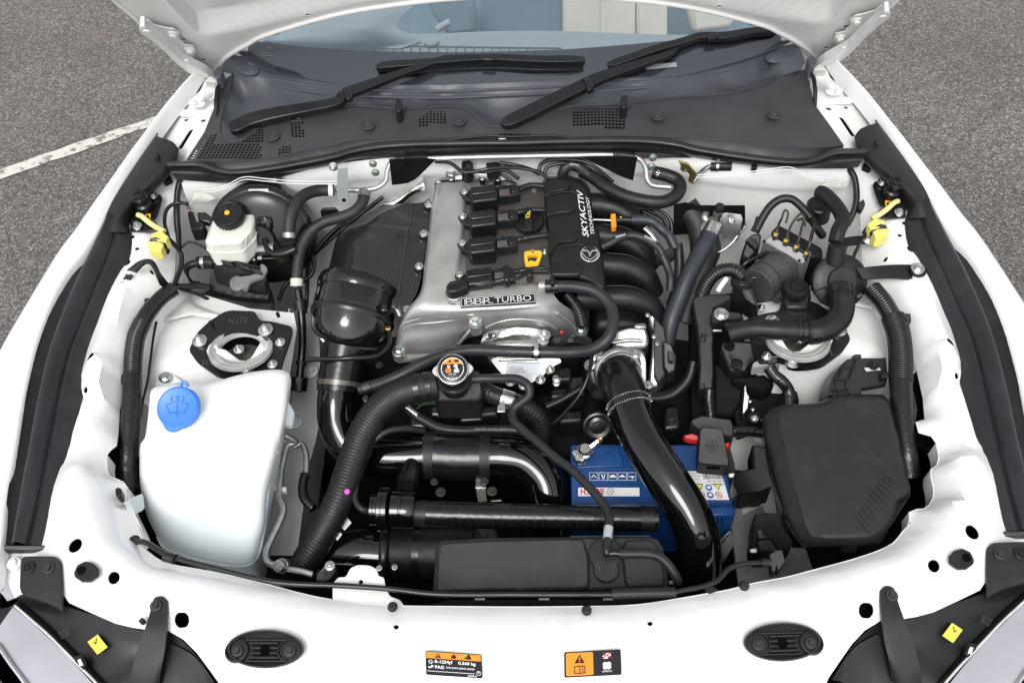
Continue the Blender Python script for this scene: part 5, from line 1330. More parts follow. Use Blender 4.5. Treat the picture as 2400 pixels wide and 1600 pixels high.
hsd=loft('carbon_cover',[V('B',(290,1394,-.088),(440,1384,-.084),(480,1384,-.086),(560,1375,-.088),(600,1350,-.09)),V('B',(180,1450,-.098),(300,1440,-.083),(470,1440,-.086),(560,1440,-.09),(612,1440,-.094)),V('B',(60,1530,-.11),(180,1520,-.088),(465,1530,-.088),(540,1530,-.092),(600,1530,-.096)),V('E',(-20,60,-.13),(60,20,-.1),(220,10,-.088),(450,40,-.092),(585,60,-.1)),V('E',(-70,220,-.15),(20,180,-.112),(200,170,-.094),(425,220,-.098),(558,250,-.106)),V('E',(-100,400,-.165),(0,350,-.122),(180,335,-.1),(400,390,-.104),(520,440,-.112)),V('E',(-60,470,-.165),(60,450,-.13),(220,470,-.112),(375,540,-.11),(470,530,-.116)),V('E',(280,560,-.13),(330,575,-.125),(362,600,-.12),(400,612,-.12),(430,600,-.12))],'carbon',None,n=44,crossres=6,uvs=True,solid=.003)
tag(hsd,'glossy carbon fibre cover bolted beside the cam cover','carbon cover')
for c_,x,y,d in(('B',594,1390,-.082),('E',562,50,-.09),('E',530,272,-.096),('E',448,565,-.108)):bolt(c_,x,y,d,30,hsd,'zinc')
rail_line('flange_edge',V('B',(480,1384,-.083),(465,1530,-.085),('E',450,40,-.089),('E',425,220,-.095),('E',400,390,-.101),('E',372,560,-.108)),.0018,'carbon',hsd)
th=thing('turbo_inlet','gloss black turbo inlet housing below the carbon fibre cover','inlet housing',Pd('W',805,730,-.2))
tube('housing','W',[(826,660,-.125,86),(822,676,-.128,92),(815,705,-.132,94),(808,740,-.14,93),(803,768,-.15,86),(800,786,-.16,62),(796,800,-.165,50)],60,'gloss_tank',th,n=40,res=6)
tube('body_ring','W',[(812,722,-.136,94),(810,730,-.138,97),(808,738,-.14,95)],60,'satin_black',th,n=40,res=3)
tube('rim','W',[(827,658,-.122,94),(824,668,-.124,96),(821,680,-.127,94)],60,'gloss_black',th,n=40,res=4)
block('mount_plate',V('D',(2165,745,-.15),(2270,700,-.15),(2323,740,-.15),(2323,830,-.17),(2260,880,-.18)),.004,'pipe_alu',th,bevel=.001)
bolt('D',2232,782,-.15,26,th);bolt('E',258,945,-.16,26,th,'steel_dark')
for x,y in((25,470),(285,545)):
 block('clamp_lug',F('E',-.08,x-22,y-20,x+25,y-22,x+28,y+24,x-18,y+30),.02,'gloss_tank',th,bevel=.003)
tube('outlet_flange','W',[(801,776,-.156,66),(799,784,-.16,70),(798,788,-.162,68)],60,'motor_zinc',th,n=40)
bead(th,'W',[(893,760,-.13),(893,790,-.13),(870,815,-.13),(800,822,-.115),(705,826,-.13)],6,'satin_black','vacuum_hose')
lathe('brass_fitting','W',892,755,-.125,[(6,-4),(7,4),(4,6)],'brass',th,sides=6)
tb2=thing('boost_pipe','gloss black boost pipe elbow from the turbo inlet, crossing low in front of the engine','pipe',Pd('W',800,1000,-.3))
hp=tube('coupler','W',[(796,792,-.15),(788,830,-.165),(781,872,-.18),(778,900,-.19)],50,'silicone',tb2,n=28)
band('clamp',hp,.02,.12,1.05,'satin_black',hp);cl=band('clamp',hp,.78,.88,1.05,'motor_zinc',hp)
tube('pipe','W',[(779,880,-.185),(772,930,-.20),(776,975,-.22),(800,1020,-.24),(845,1045,-.25),(900,1050,-.25),(985,1048,-.25)],44,'gloss_black',tb2,n=30)
sp=tube('sleeve','W',[(975,1047,-.25),(1000,1047,-.25),(1050,1050,-.25),(1100,1050,-.25),(1128,1050,-.25)],55,'silicone',tb2,n=32)
band('clamp',sp,.02,.16,1.02,'rubber',sp);band('clamp',sp,.84,.98,1.02,'rubber',sp)
tube('pipe','W',[(1110,1050,-.25),(1160,1050,-.25),(1210,1062,-.25),(1248,1100,-.26),(1260,1150,-.28),(1258,1210,-.32)],50,'gloss_black',tb2,n=30)
for x,y in((1012,1130),(1130,1128)):bolt('W',x,y,-.24,12,tb2,'steel_dark')
bk=thing('pipe_bracket','bright metal pipe bracket below the ribbed sleeve','bracket',Pd('H',950,300,-.3))
block('bracket_strap',F('H',-.25,912,175,975,172,982,240,992,330,930,335,915,250),.006,'motor_zinc',bk,bevel=.001)
block('bracket_fold',F('H',-.246,910,225,985,222,988,242,912,246),.006,'zinc',bk,bevel=.001)
block('bracket_foot',F('H',-.26,1015,318,1090,318,1090,332,1015,332),.006,'zinc',bk,bevel=.001)
bolt('H',975,195,-.24,28,bk,'steel_dark');bolt('H',632,200,-.24,26,bk,'steel_dark')
ic=thing('intercooler_pipe','large gloss black intercooler pipe rising over the battery to the throttle body','pipe',Pd('W',1560,1150,-.3))
cp=tube('coupler','E',[(1886,1000,-.155),(1900,1050,-.145),(1925,1120,-.135),(1950,1195,-.13),(1975,1270,-.13)],146,'silicone',ic,n=34)
band('clamp',cp,.03,.13,1.03,'satin_black',cp)
bandc=band('braided_clamp',cp,.82,.93,1.03,'satin_black',cp)
rows_=resample(o_path[cp.name],60)
for tt in(.83,.92):
 q=rows_[int(tt*59)];q2=rows_[int(tt*59)-1]
 ex_,ey_,ez_=frame(Vector((q-q2)[:3]))
 for k in range(56):
  a=2*math.pi*k/56
  p=Vector(q[:3])+(ex_*math.cos(a)+ey_*math.sin(a))*q[3]*1.05
  if(CAM_C-p).dot(p-Vector(q[:3]))<0:continue
  lathe('braid_tooth','E',0,0,0,[(1,-1),(1,1),(.4,1.4)],'zinc',bandc,world=p,unit=.0014,ax=tuple(ex_*math.cos(a)+ey_*math.sin(a)),n=5)
tube('pipe','W',[(1448,945,-.13),(1470,1000,-.128),(1505,1060,-.128),(1545,1120,-.135),(1580,1175,-.15),(1602,1230,-.17),(1606,1290,-.20),(1596,1350,-.25)],50,'gloss_black',ic,n=34)
sv=thing('crossover_hose','ribbed black silicone hose running straight across behind the coolant tank','hose',Pd('H',1300,450,-.2))
sh=tube('hose','H',[(500,412,-.18,82),(560,415,-.18,86),(1000,430,-.18,88),(1500,440,-.18,86),(1900,448,-.18,84),(2150,450,-.18,82)],86,'silicone',sv,n=30)
for k in range(24):band('wrap_ridge',sh,.09+k*.034,.0915+k*.034,1.012,'hose_rubber',sh)
band('clamp',sh,.0,.05,1.06,'rubber',sh);band('clamp',sh,.93,.985,1.05,'rubber',sh)
bv=thing('diverter_valve','turned gloss black diverter valve at the left end of the ribbed hose','valve',Pd('H',350,390,-.2))
ax_=(Pd('H',500,395,-.18)-Pd('H',200,388,-.18))
for nm,x0,x1,r in(('valve_cap',200,262,112),('valve_ring',252,330,152),('valve_body',325,505,126)):
 L_=x1-x0
 lathe(nm,'H',x0,388+(x0-200)*.02,-.18,[(r*.85,0),(r,L_*.12),(r,L_*.42),(r*.965,L_*.45),(r*.965,L_*.5),(r,L_*.53),(r,L_*.9),(r*.94,L_)],'gloss_black',bv,ax=tuple(ax_),n=40)
dh=tube('valve_hose','H',[(490,40,-.24),(470,130,-.235),(445,220,-.23),(430,300,-.22)],72,'silicone',bv,n=24)
band('clamp',dh,.08,.2,1.05,'satin_black',dh);band('clamp',dh,.55,.7,1.05,'satin_black',dh)
tube('vacuum_hose','H',[(215,400,-.18),(140,385,-.17),(95,320,-.17),(105,200,-.17),(150,60,-.17),('E',190,1500,-.16),('E',300,1400,-.15),('E',430,1375,-.16),('E',560,1390,-.19)],22,'hose_rubber',bv,n=14)
fc=thing('intake_can','gloss black intake canister low behind the white lock bracket','canister',Pd('H',300,700,-.35))
tube('can','H',[(-260,700,-.30,120),(-200,700,-.30,170),(-60,690,-.28,195),(120,690,-.27,200),(300,700,-.27,200)],190,'gloss_black',fc,n=40)
tube('collar','H',[(285,700,-.27,205),(300,700,-.27,215),(335,700,-.27,215),(350,700,-.27,200)],200,'satin_black',fc,n=40)
s2_=tube('sleeve','H',[(345,690,-.27,190),(500,690,-.27,188),(700,690,-.27,185),(900,690,-.27,180)],185,'rubber',fc,n=36)
band('clamp',s2_,.28,.36,1.03,'satin_black',s2_)
for x,y in((362,780),(258,785)):bolt('H',x,y,-.20,20,fc,'zinc','dome')
P=Patch('H',(-30,560),(80,560),(-30,440),-.215)
P.poly('sticker',[[(.15,.5),(.62,.95),(.98,.55),(.55,.12)],[(-.5,.2),(-.1,.75),(.2,.45),(-.2,.0)],[(-.85,-.2),(-.5,.2),(-.25,.05),(-.6,-.35)],[(-.1,-.2),(.15,.1),(.4,-.1),(.1,-.45)]],'sticker_white',fc,h=.012)
sn_=thing('filter_cap','black segmented plastic cap glimpsed behind the ribbed hose','cap',Pd('H',970,560,-.3))
lathe('cap','H',965,600,-.27,[(110,-20),(110,0),(104,8),(92,4),(88,0),(0,0)],'plastic_grey',sn_,ax=(0,-.4,1),n=36)
for k in range(6):
 a=k*math.pi/3
 ctr=Pd('H',965,600,-.266);u_=mpp(ctr)*KK
 dv=Vector((math.cos(a),math.sin(a),.1))
 v_,f_,_=sweep([ctr+dv*10*u_,ctr+dv*100*u_],[5*u_]*2,6)
 mk('spoke',v_,f_,'plastic_grey',sn_)
rf=thing('filler_neck','radiator pressure cap with orange warning label on its black filler neck','radiator cap',Pd('E',755,1000,-.2))
block('filler_housing',V('E',(628,1030,-.115),(700,985,-.11),(900,960,-.108),(962,990,-.11),(964,1130,-.125),(940,1178,-.13),(660,1178,-.13),(626,1140,-.126)),.06,'plastic',rf,bevel=.006,r=.008)
block('housing_tray',V('E',(640,1100,-.12),(955,1060,-.118),(964,1130,-.123),(940,1180,-.129),(655,1185,-.129),(628,1145,-.126)),.01,'plastic',rf,bevel=.004,r=.008)
lathe('neck','E',770,1060,-.105,[(98,-60),(98,20),(112,24),(112,40),(96,44),(0,44)],'satin_black',rf,n=36)
cax=(0,-.42,.9)
cp_=lathe('cap','E',757,972,-.062,[(100,-40),(108,-36),(112,-8),(108,0),(100,4),(96,0),(0,0)],'zinc',rf,ax=cax,n=44)
lathe('cap_top','E',757,972,-.062,[(97,-2),(97,6),(92,8),(0,8)],'sticker_black',cp_,ax=cax,n=44)
def capdisc(fx,fy):return None
ctr=Pd('E',757,972,-.062);u_=mpp(ctr)*KK
cx_,cy_,cz_=frame(cax)
class PP(Patch):
 def __init__(s,o,ex,ey,n):s.o,s.ex,s.ey,s.n=o,ex,ey,n
if cx_.x<0:cx_=-cx_
cy_=cz_.cross(cx_)
R_=92*u_
cpP=PP(ctr-cx_*R_-cy_*R_+cz_*8*u_,cx_*2*R_,cy_*2*R_,cz_)
cpP.poly('label_orange',[circ(.5,.5,.44,1,20,25,155)],'orange',cp_,h=.0006)
cpP.poly('label_ring',ringpoly(.5,.5,.40,.425),'print_white',cp_,h=.0011)
cpP.poly('label_mark',[[(.33,.74),(.47,.74),(.40,.87)],rrect(.56,.75,.74,.85,.03)],'print_black',cp_,h=.0012)
cpP.poly('label_mark',[rrect(.25,.35,.44,.5,.02),],'orange',cp_,h=.0011)
cpP.poly('label_mark',[circ(.36,.58,.06),circ(.62,.6,.07),rrect(.56,.35,.74,.48,.03)]+stroke([(.62,.6),(.7,.45)],.05),'print_white',cp_,h=.0012)
cpP.poly('label_mark',stroke([(.28,.52),(.44,.66)],.02)+stroke([(.28,.66),(.44,.52)],.02),'red',cp_,h=.0014)
cpP.poly('label_mark',stroke([(.59,.38),(.71,.46)],.02)+stroke([(.3,.38),(.3,.46),(.36,.38),(.36,.46)],.015),'print_black',cp_,h=.0016)
cpP.text('label_print','NEVER OPEN',.36,.26,.64,.31,'print_white',cp_,h=.0012)
cpP.text('label_print','PL 22 LB',.34,.10,.68,.17,'print_white',cp_,h=.0012)
ears=[]
for k in range(48):
 a=2*math.pi*k/48
 r=108+34*max(0,math.cos(2*(a-.06)))**5
 ears.append(ctr+(cx_*math.cos(a)+cy_*math.sin(a))*r*u_-cz_*14*u_)
block('cap_ears',ears,.006,'zinc',cp_,bevel=.001,dirn=tuple(-cz_))
def hose(name,label,c,pts,r,m='hose_rubber',cat='hose',**k):
 return tube(name,c,pts,r,m,None,label=label,cat=cat,**k)
bh_=hose('breather_hose','long grey breather hose looping from the cam cover across the front of the engine','E',[(1390,412,-.058),(1470,408,-.055),(1600,412,-.05),(1740,450,-.05),(1830,540,-.055),(1852,640,-.06),(1815,760,-.07),(1720,830,-.085),(1590,855,-.1),(1380,858,-.108),(1100,850,-.112),(880,845,-.115),(720,870,-.115),(560,930,-.115),(400,1015,-.12),(250,1075,-.13),(125,1110,-.14)],41,n=20)
band('clip',bh_,.0,.035,1.16,'satin_black',bh_);band('clip',bh_,.485,.51,1.1,'satin_black',bh_);band('clip_band',bh_,.492,.503,1.14,'zinc',bh_);band('worm_clamp',bh_,.965,.985,1.1,'steel_dark',bh_)
lathe('spigot','E',1340,408,-.062,[(30,0),(40,40),(34,60)],'aluminium',bh_,ax=(1,.1,-.05))
block('clip_ear',F('E',-.032,1420,340,1445,330,1455,360,1450,385,1425,385),.012,'plastic',bh_,bevel=.0015)
block('worm_screw',F('E',-.115,140,1160,170,1140,185,1160,175,1190,150,1190),.012,'steel_dark',bh_,bevel=.002)
rh=hose('radiator_hose','thick knitted top radiator hose sweeping down from the filler neck to the left','W',[(1003,884,-.12),(965,890,-.12),(915,905,-.125),(868,942,-.135),(832,1000,-.15),(806,1070,-.165),(778,1150,-.18),(740,1225,-.2),(690,1310,-.23)],34,'rubber',n=26,corr=.006,amp=.012)
band('spring_clamp',rh,.03,.05,1.06,'satin_black',rh);band('spring_clamp',rh,.075,.095,1.06,'satin_black',rh)
lathe('paint_mark','W',797,1128,-.105,[(7,-3),(6,1),(0,2)],'pink',rh,n=10)
oh=hose('overflow_hose','thin black overflow hose snaking from the radiator cap down to the coolant tank','E',[(890,1040,-.112),(960,1036,-.11),(1080,1036,-.112),(1200,1040,-.118),(1270,1085,-.13),(1278,1150,-.138),(1220,1200,-.145),(1166,1250,-.15),(1170,1315,-.15),(1240,1390,-.145),(1350,1480,-.135),(1450,1568,-.125),('H',1560,110,-.11),('H',1700,250,-.095),('H',1790,360,-.082),('H',1822,450,-.07),('H',1814,560,-.06),('H',1806,660,-.05)],31,n=18)
band('white_sticker',oh,.918,.962,1.04,'sticker_silver',oh)
lh=hose('bypass_hose','short ribbed coolant hose with bright spring clamp in front of the engine','E',[(960,1110,-.16),(1040,1150,-.16),(1140,1185,-.165),(1250,1230,-.18),(1340,1300,-.2),(1370,1380,-.225),(1365,1450,-.25)],62,'rubber',n=24,corr=.007,amp=.02)
sc_=band('spring_clamp',lh,.22,.34,1.07,'zinc',lh)
block('clamp_tongue',F('E',-.13,1060,1225,1080,1200,1116,1205,1115,1262,1060,1262),.004,'zinc',sc_,bevel=.0008)
hose('coolant_hose','thin hose with lettering running low behind the black boost pipe','E',[(430,1220,-.22),(520,1295,-.23),(580,1330,-.235),(660,1370,-.24),(800,1390,-.245),(1000,1385,-.25),(1200,1390,-.255),(1320,1430,-.27)],36,'hose_rubber',n=16)
P=Patch('E',(905,1396),(1210,1400),(907,1376),-.222)
t_=P.text('lettering','HEATER GATES AUTO CHAIN',0,0,1,.9,'print_grey',bpy.data.objects['coolant_hose'],h=.004)
tube('metal_pipe','E',[(425,1215,-.215),(515,1285,-.225)],22,'zinc',bpy.data.objects['coolant_hose'])
hose('harness_tube','thin black tube arcing down from the throttle body to the lower hose','E',[(1700,800,-.13),(1702,900,-.14),(1680,1020,-.15),(1620,1150,-.17),(1520,1270,-.2),(1410,1370,-.23)],14,'satin_black','tube',n=10)
hose('wiring_conduit','black corrugated conduit behind the right end of the cam cover','E',[(1530,460,-.1),(1580,520,-.11),(1620,590,-.12),(1640,670,-.14)],40,'conduit','conduit',corr=.0042,amp=.1)
hose('wiring_conduit','corrugated conduit curving beside the gloss intercooler pipe','E',[(2060,1165,-.2),(2150,1170,-.2),(2240,1150,-.195),(2320,1090,-.19),('F',45,1020,-.185),('F',70,930,-.18)],44,'conduit','conduit',corr=.0042,amp=.1)
hose('wiring_conduit','small corrugated conduit low in the middle of the engine front','E',[(1390,1230,-.2),(1500,1180,-.2),(1640,1100,-.2)],26,'conduit','conduit',corr=.004,amp=.1)
sw=thing('oil_pressure_switch','little metal sensor with round head in front of the engine','sensor',Pd('E',1464,1100,-.2))
lathe('switch','E',1464,1075,-.19,[(16,-40),(16,0),(26,4),(26,22),(14,30),(12,60),(30,64),(30,76),(12,90),(0,90)],'zinc',sw,n=18)
pk=thing('knock_plug','black electrical plug with coloured wires by the cam cover corner','plug',Pd('E',1500,760,-.15))
block('plug_body',V('E',(1420,770,-.125),(1500,715,-.115),(1545,745,-.12),(1550,790,-.13),(1470,825,-.138)),.025,'plastic',pk,bevel=.003)
block('plug_latch',V('E',(1430,770,-.12),(1490,745,-.115),(1505,780,-.12),(1460,805,-.128)),.006,'plastic_grey',pk,bevel=.001)
block('plug_lock',V('E',(1487,712,-.11),(1510,706,-.11),(1512,722,-.112),(1490,728,-.112)),.006,'red',pk,bevel=.0008)
for k,m_ in enumerate(('hose_blue','tape','tape','tape')):
 tube('wire','E',[(1540,760+k*8,-.122),(1590,750+k*12,-.122),(1640,748+k*16,-.13),(1700,770+k*10,-.14)],5 if m_!='tape' else 9,m_,pk,n=8)
pu=thing('idler_pulley','bare metal belt pulley low beside the intercooler pipe','pulley',Pd('E',1745,1350,-.35))
lathe('wheel','E',1745,1360,-.24,[(100,-50),(104,-20),(100,10),(88,16),(84,4),(60,-4),(40,4),(36,16),(20,22),(0,22)],'steel_dark',pu,ax=(0,-.85,.5),n=40)
bolt('E',1740,1355,-.225,22,pu,'steel_dark',ax=(0,-.85,.5))
for i,(x,y,a_,b_,dd)in enumerate(((1500,1000,130,90,-.24),(1600,1080,110,120,-.25),(1480,1130,120,60,-.25),(1240,1150,100,70,-.25),(700,1250,200,60,-.26),(880,1290,160,60,-.27),(1560,1290,160,70,-.28),(560,1300,200,120,-.29),(1800,1100,120,120,-.26),(1000,1250,120,60,-.26),(2250,1300,100,140,-.26),(1690,950,50,120,-.22))):
 block('bracket_casting',F('E',dd,x-a_/2,y-b_/2,x+a_/2,y-b_/2-10,x+a_/2+10,y+b_/2,x-a_/2,y+b_/2+10),.05,('plastic','steel_dark','satin_black')[i%3],eng,bevel=.006,r=.008)
 if i%2==0:bolt('E',x,y,dd+.002,24,eng,'steel_dark')
lathe('belt_wheel','E',620,1330,-.30,[(150,-60),(150,10),(140,16),(110,6),(40,6),(36,16),(0,16)],'steel_dark',eng,ax=(0,-.9,.45),n=40)
lathe('belt_wheel','E',1040,1340,-.31,[(120,-60),(120,10),(112,16),(90,6),(30,6),(0,10)],'steel_dark',eng,ax=(0,-.9,.45),n=40)
P=Patch('E',(500,1220),(650,1215),(500,1190),-.24)
P.poly('green_label',[rect(0,0,1,1)],'green_mark',eng,h=.002)
bs=thing('brake_servo','big round black brake servo on the firewall behind the brake fluid reservoir','brake servo',Pd('A',1760,1560,-.2))
sax=(0,-.94,.34)
lathe('shell','A',1790,1600,-.10,[(350,-110),(356,-30),(356,-8),(344,4),(340,14),(326,24),(318,26),(312,34),(262,60),(200,74),(110,80),(100,110),(0,112)],'satin_black',bs,ax=sax,n=64)
c0=Pd('A',1790,1600,-.10);u_=mpp(c0)*KK
sx_,sy_,sz_=frame(sax)
if sx_.x<0:sx_,sy_=-sx_,-sy_
for k in range(22):
 a=rad(8+k*7.6)
 lathe('crimp','A',0,0,0,[(7,-10),(7,3),(0,5)],'satin_black',bs,world=c0+(sx_*math.cos(a)+sy_*math.sin(a))*350*u_,unit=u_,ax=sax,n=8)
pq=PP(c0+(sx_*-.12+sy_*.88)*350*u_+sz_*22*u_,sx_*130*u_,sy_*24*u_,sz_)
pq.poly('paper_label',[rect(0,0,1,1)],'sealer',bs,h=.001)
valve=block('check_valve',V('A',(1740,1465,-.045),(1790,1455,-.045),(1850,1465,-.045),(1852,1510,-.05),(1770,1520,-.05)),.03,'plastic',bs,bevel=.004)
bm_=thing('brake_fluid_reservoir','milky brake fluid reservoir with black screw cap on its master cylinder','fluid reservoir',Pd('A',1570,1560,-.15))
def DA(x,y):return x,y+1539
b1=[('A',1462,1470),('A',1500,1420),('A',1610,1374),('A',1735,1378),('A',1750,1400),('D',1722,40),('D',1640,130),('D',1430,140),('D',1394,110),('D',1420,30)]
rings('reservoir_body',[[p-Vector((0,0,.05))for p in off_(b1,.001,-.048)],[p-Vector((0,0,.014))for p in off_(b1,0,-.05)],off_(b1,0,-.05),off_(b1,.004,-.045),off_(b1,.01,-.043)],'reservoir',bm_,n=60,smooth=60)
rings('reservoir_seam',[[p-Vector((0,0,.018))for p in off_(b1,.001,-.05)],[p-Vector((0,0,.016))for p in off_(b1,-.003,-.05)],[p-Vector((0,0,.013))for p in off_(b1,.001,-.05)]],'reservoir',bm_,n=60)
for k in range(3):
 bead(bm_,'A',[(1690+k*16,1400+k*22,-.043),('D',1650+k*14,60+k*14,-.048),('D',1625+k*20,150,-.06)],3,'reservoir','moulded_rib')
kc=lathe('reservoir_cap','A',1550,1452,-.022,[(98,-66),(102,-40),(103,-4),(98,6),(88,8),(80,2),(40,2),(0,3)],'plastic',bm_,ax=(0,-.35,1),n=36)
c0=Pd('A',1550,1452,-.022);u_=mpp(c0)*KK
kx,ky,kz=frame((0,-.35,1))
for k in range(26):
 a=2*math.pi*k/26
 lathe('grip','A',0,0,0,[(7,-50),(7,-4),(4,2),(0,2)],'plastic',kc,world=c0+(kx*math.cos(a)+ky*math.sin(a))*101*u_,unit=u_,ax=tuple(kz),n=6)
lathe('cap_mark','A',1545,1447,-.020,[(19,-2),(18,3),(10,4),(8,2),(0,2)],'yellow',kc,ax=(0,-.35,1),n=8)
if kx.x<0:kx,ky=-kx,-ky
kp=PP(c0-kx*80*u_+ky*10*u_+kz*4*u_,kx*160*u_,ky*60*u_,kz)
kp.poly('cap_print',stroke([(.15,.2),(.4,.2),(.28,.9),(.15,.2)],.03,2.6)+stroke([(.6,.3),(.85,.3)],.03,2)+stroke([(.6,.7),(.85,.7)],.03,2),'emboss',kc,h=.0012)
mcy=tube('master_cylinder','D',[(1480,195,-.125),(1600,175,-.11),(1750,160,-.1),(1880,150,-.09)],46,'cast_bright',bm_,n=20)
tube('cylinder_end','D',[(1500,215,-.12),(1640,220,-.115),(1745,228,-.115)],30,'cast_bright',bm_,n=16)
for x,y in((1868,168),(1772,222)):lathe('pipe_nut','D',x,y,-.108,[(20,-14),(22,0),(20,16),(10,20)],'zinc',bm_,ax=(1,-.1,.1),sides=6)
tube('brake_pipe','D',[(1875,165,-.105),(1940,162,-.1),(2000,150,-.1),(2060,160,-.11)],8,'olive',bm_,n=8)
tube('brake_pipe','D',[(1780,222,-.108),(1880,218,-.11),(1960,222,-.12),(2000,250,-.14)],8,'olive',bm_,n=8)
block('cylinder_bracket',V('D',(1640,150,-.115),(1690,160,-.118),(1700,195,-.12),(1650,200,-.12)),.03,'pipe_alu',bm_,bevel=.003)
hose('servo_hose','black vacuum hose hooking down beside the brake fluid reservoir','A',[(1800,1480,-.05),(1830,1530,-.06),('D',1810,60,-.08),('D',1812,130,-.085),('D',1850,185,-.085),('D',1930,185,-.08),('D',2010,155,-.075)],24,'satin_black',n=14)
mp_=tube('coolant_pipe','W',[(770,436,-.05),(840,436,-.048),(868,430,-.046),(886,415,-.04),(890,392,-.03),(900,373,-.022),(925,367,-.02),(965,365,-.02),(1100,361,-.016),(1250,358,-.016),(1400,356,-.016),(1450,359,-.016),(1472,368,-.018),(1484,388,-.024),(1486,410,-.035),(1496,424,-.045),(1540,430,-.048)],6,'pipe_alu',None,n=14,label='long bent metal pipe running along the front of the weather strip',cat='pipe')
mpar=bpy.data.objects['coolant_pipe']
tube('rubber_sleeve','W',[(930,367,-.02),(950,365,-.019),(982,364,-.019)],10,'rubber',mpar)
tube('rubber_sleeve','W',[(1408,356,-.016),(1430,357,-.015),(1458,361,-.016)],10,'rubber',mpar)
hl_=hose('heater_hose','brown rubber heater hose arching from the servo up to the metal pipe on the left','W',[(768,436,-.045),(730,438,-.04),(700,448,-.03),(678,472,-.025),(666,508,-.035),(664,548,-.055)],14,'hose_brown',n=18)
band('hose_clip',hl_,.02,.07,1.12,'sticker_white',hl_);band('hose_clip',hl_,.93,.99,1.15,'cast_bright',hl_)
h2_=hose('heater_hose','brown rubber hose with grey clip bending down beside the carbon fibre cover','W',[(838,440,-.05),(832,465,-.055),(812,487,-.06),(780,500,-.065),(745,510,-.07),(715,530,-.078),(695,560,-.09),(685,600,-.105),(682,640,-.12),(682,662,-.13)],13,'hose_brown',n=18)
band('hose_clip',h2_,.0,.05,1.15,'cast_bright',h2_);band('sleeve',h2_,.56,.66,1.15,'hose_brown',h2_);band('hose_clip',h2_,.93,.985,1.12,'sealer',h2_)
tk=tube('speed_cable','W',[(684,665,-.13),(690,700,-.15),(694,740,-.17),(694,800,-.19),(690,850,-.21),(684,900,-.23)],9,'satin_black',None,label='straight black cable with rubber grommet hanging below the brown hose',cat='cable',n=14)
band('grommet',tk,.1,.2,1.7,'rubber',tk);band('grommet',tk,.7,.74,1.4,'rubber',tk);band('plug_end',tk,.86,.99,2.2,'satin_black',tk)
hb_=block('hose_bracket',[tuple(fwp('W',x,y,-.02))for x,y in((775,385),(798,385),(800,440),(802,468),(788,472),(776,462),(774,440))],.003,'plated',None,bevel=.0008,dirn=(0,1,0))
tag(hb_,'thin plated bracket strap holding the hose on the left of the firewall','bracket')
lathe('bracket_hole','W',0,0,0,[(5,-.5),(5,.6),(0,.7)],'dark_void',hb_,world=fwp('W',790,460,-.021),unit=.0008,ax=(0,-1,0),n=14)
cu_=thing('control_unit','black boxy control unit with large plug and grey locking lever','control unit',Pd('D',1620,430,-.2))
block('tray',V('D',(1390,450,-.16),(1440,410,-.155),(1840,440,-.155),(1850,560,-.165),(1830,620,-.17),(1300,520,-.165),(1290,500,-.165)),.02,'satin_black',cu_,bevel=.0012)
block('unit_body',V('D',(1425,345,-.125),(1450,300,-.118),(1800,330,-.118),(1838,400,-.13),(1825,500,-.15),(1600,480,-.15),(1420,430,-.145)),.05,'plastic',cu_,bevel=.0018)
pg=block('plug',V('D',(1450,260,-.095),(1490,225,-.09),(1560,222,-.088),(1770,270,-.088),(1815,330,-.098),(1800,400,-.115),(1700,400,-.12),(1460,345,-.118)),.03,'plastic',cu_,bevel=.0018)
for a_,b_ in((1500,225),(1620,255),(1700,280)):
 block('plug_step',V('D',(a_,b_,-.084),(a_+70,b_+16,-.084),(a_+90,b_+46,-.087),(a_+20,b_+30,-.087)),.008,'plastic',pg,bevel=.001)
lathe('lever_hub','D',1615,390,-.108,[(52,-10),(52,4),(44,8),(30,8),(28,2),(12,2),(10,-2),(0,-2)],'lever_grey',cu_,ax=(0,-.6,.8),n=26)
block('lever',V('D',(1575,365,-.105),(1620,345,-.1),(1700,335,-.094),(1750,320,-.09),(1775,290,-.084),(1770,255,-.08),(1800,262,-.08),(1822,290,-.084),(1790,345,-.092),(1740,360,-.097),(1700,380,-.102),(1680,430,-.112),(1650,425,-.112)),.007,'lever_grey',cu_,bevel=.0015,r=.003)
for k in range(6):lathe('rivet','D',1450+k*66,440+k*9,-.14,[(7,-2),(7,1),(0,1)],'plastic_grey',cu_,n=10)
pv=tube('plug_boot','D',[(1460,250,-.1),(1400,245,-.1),(1350,250,-.102)],44,'plastic',cu_,n=18)
band('boot_clamp',pv,.55,.75,1.06,'zinc',pv)
tube('unit_loom','D',[(1360,250,-.1),(1300,262,-.105),(1265,290,-.115),(1262,340,-.13),(1300,390,-.145),(1360,400,-.15)],24,'conduit',cu_,corr=.004,amp=.09)
cl_=hose('wiring_conduit','thick taped and corrugated wiring conduit along the left rail beside the washer bottle','D',[(1185,425,-.065),(1110,475,-.062),(1040,545,-.06)],52,'tape','conduit',n=22)
tube('taped_section','D',[(1050,532,-.06),(1000,600,-.06),(965,660,-.062)],56,'tape',cl_,n=22)
tube('corrugated_section','D',[(970,652,-.062),(930,745,-.066),(912,850,-.07),(905,950,-.074),(902,1020,-.078)],58,'conduit',cl_,corr=.0042,amp=.07,n=22)
tube('taped_section','D',[(902,1005,-.078),(898,1150,-.084),(890,1300,-.092),(880,1440,-.1),(872,1568,-.108),('G',866,120,-.12),('G',880,260,-.13)],64,'tape',cl_,n=24)
for x,y,d in((1000,520,-.055),(812,1030,-.07)):
 block('conduit_clip',V('D',(x-24,y-30,d),(x+10,y-40,d),(x+26,y-10,d),(x+22,y+40,d-.004),(x-12,y+44,d-.004)),.014,'plastic',cl_,bevel=.003)
block('end_plug',F('G',-.115,876,225,905,220,910,260,880,265),.01,'plastic_grey',cl_,bevel=.0015)
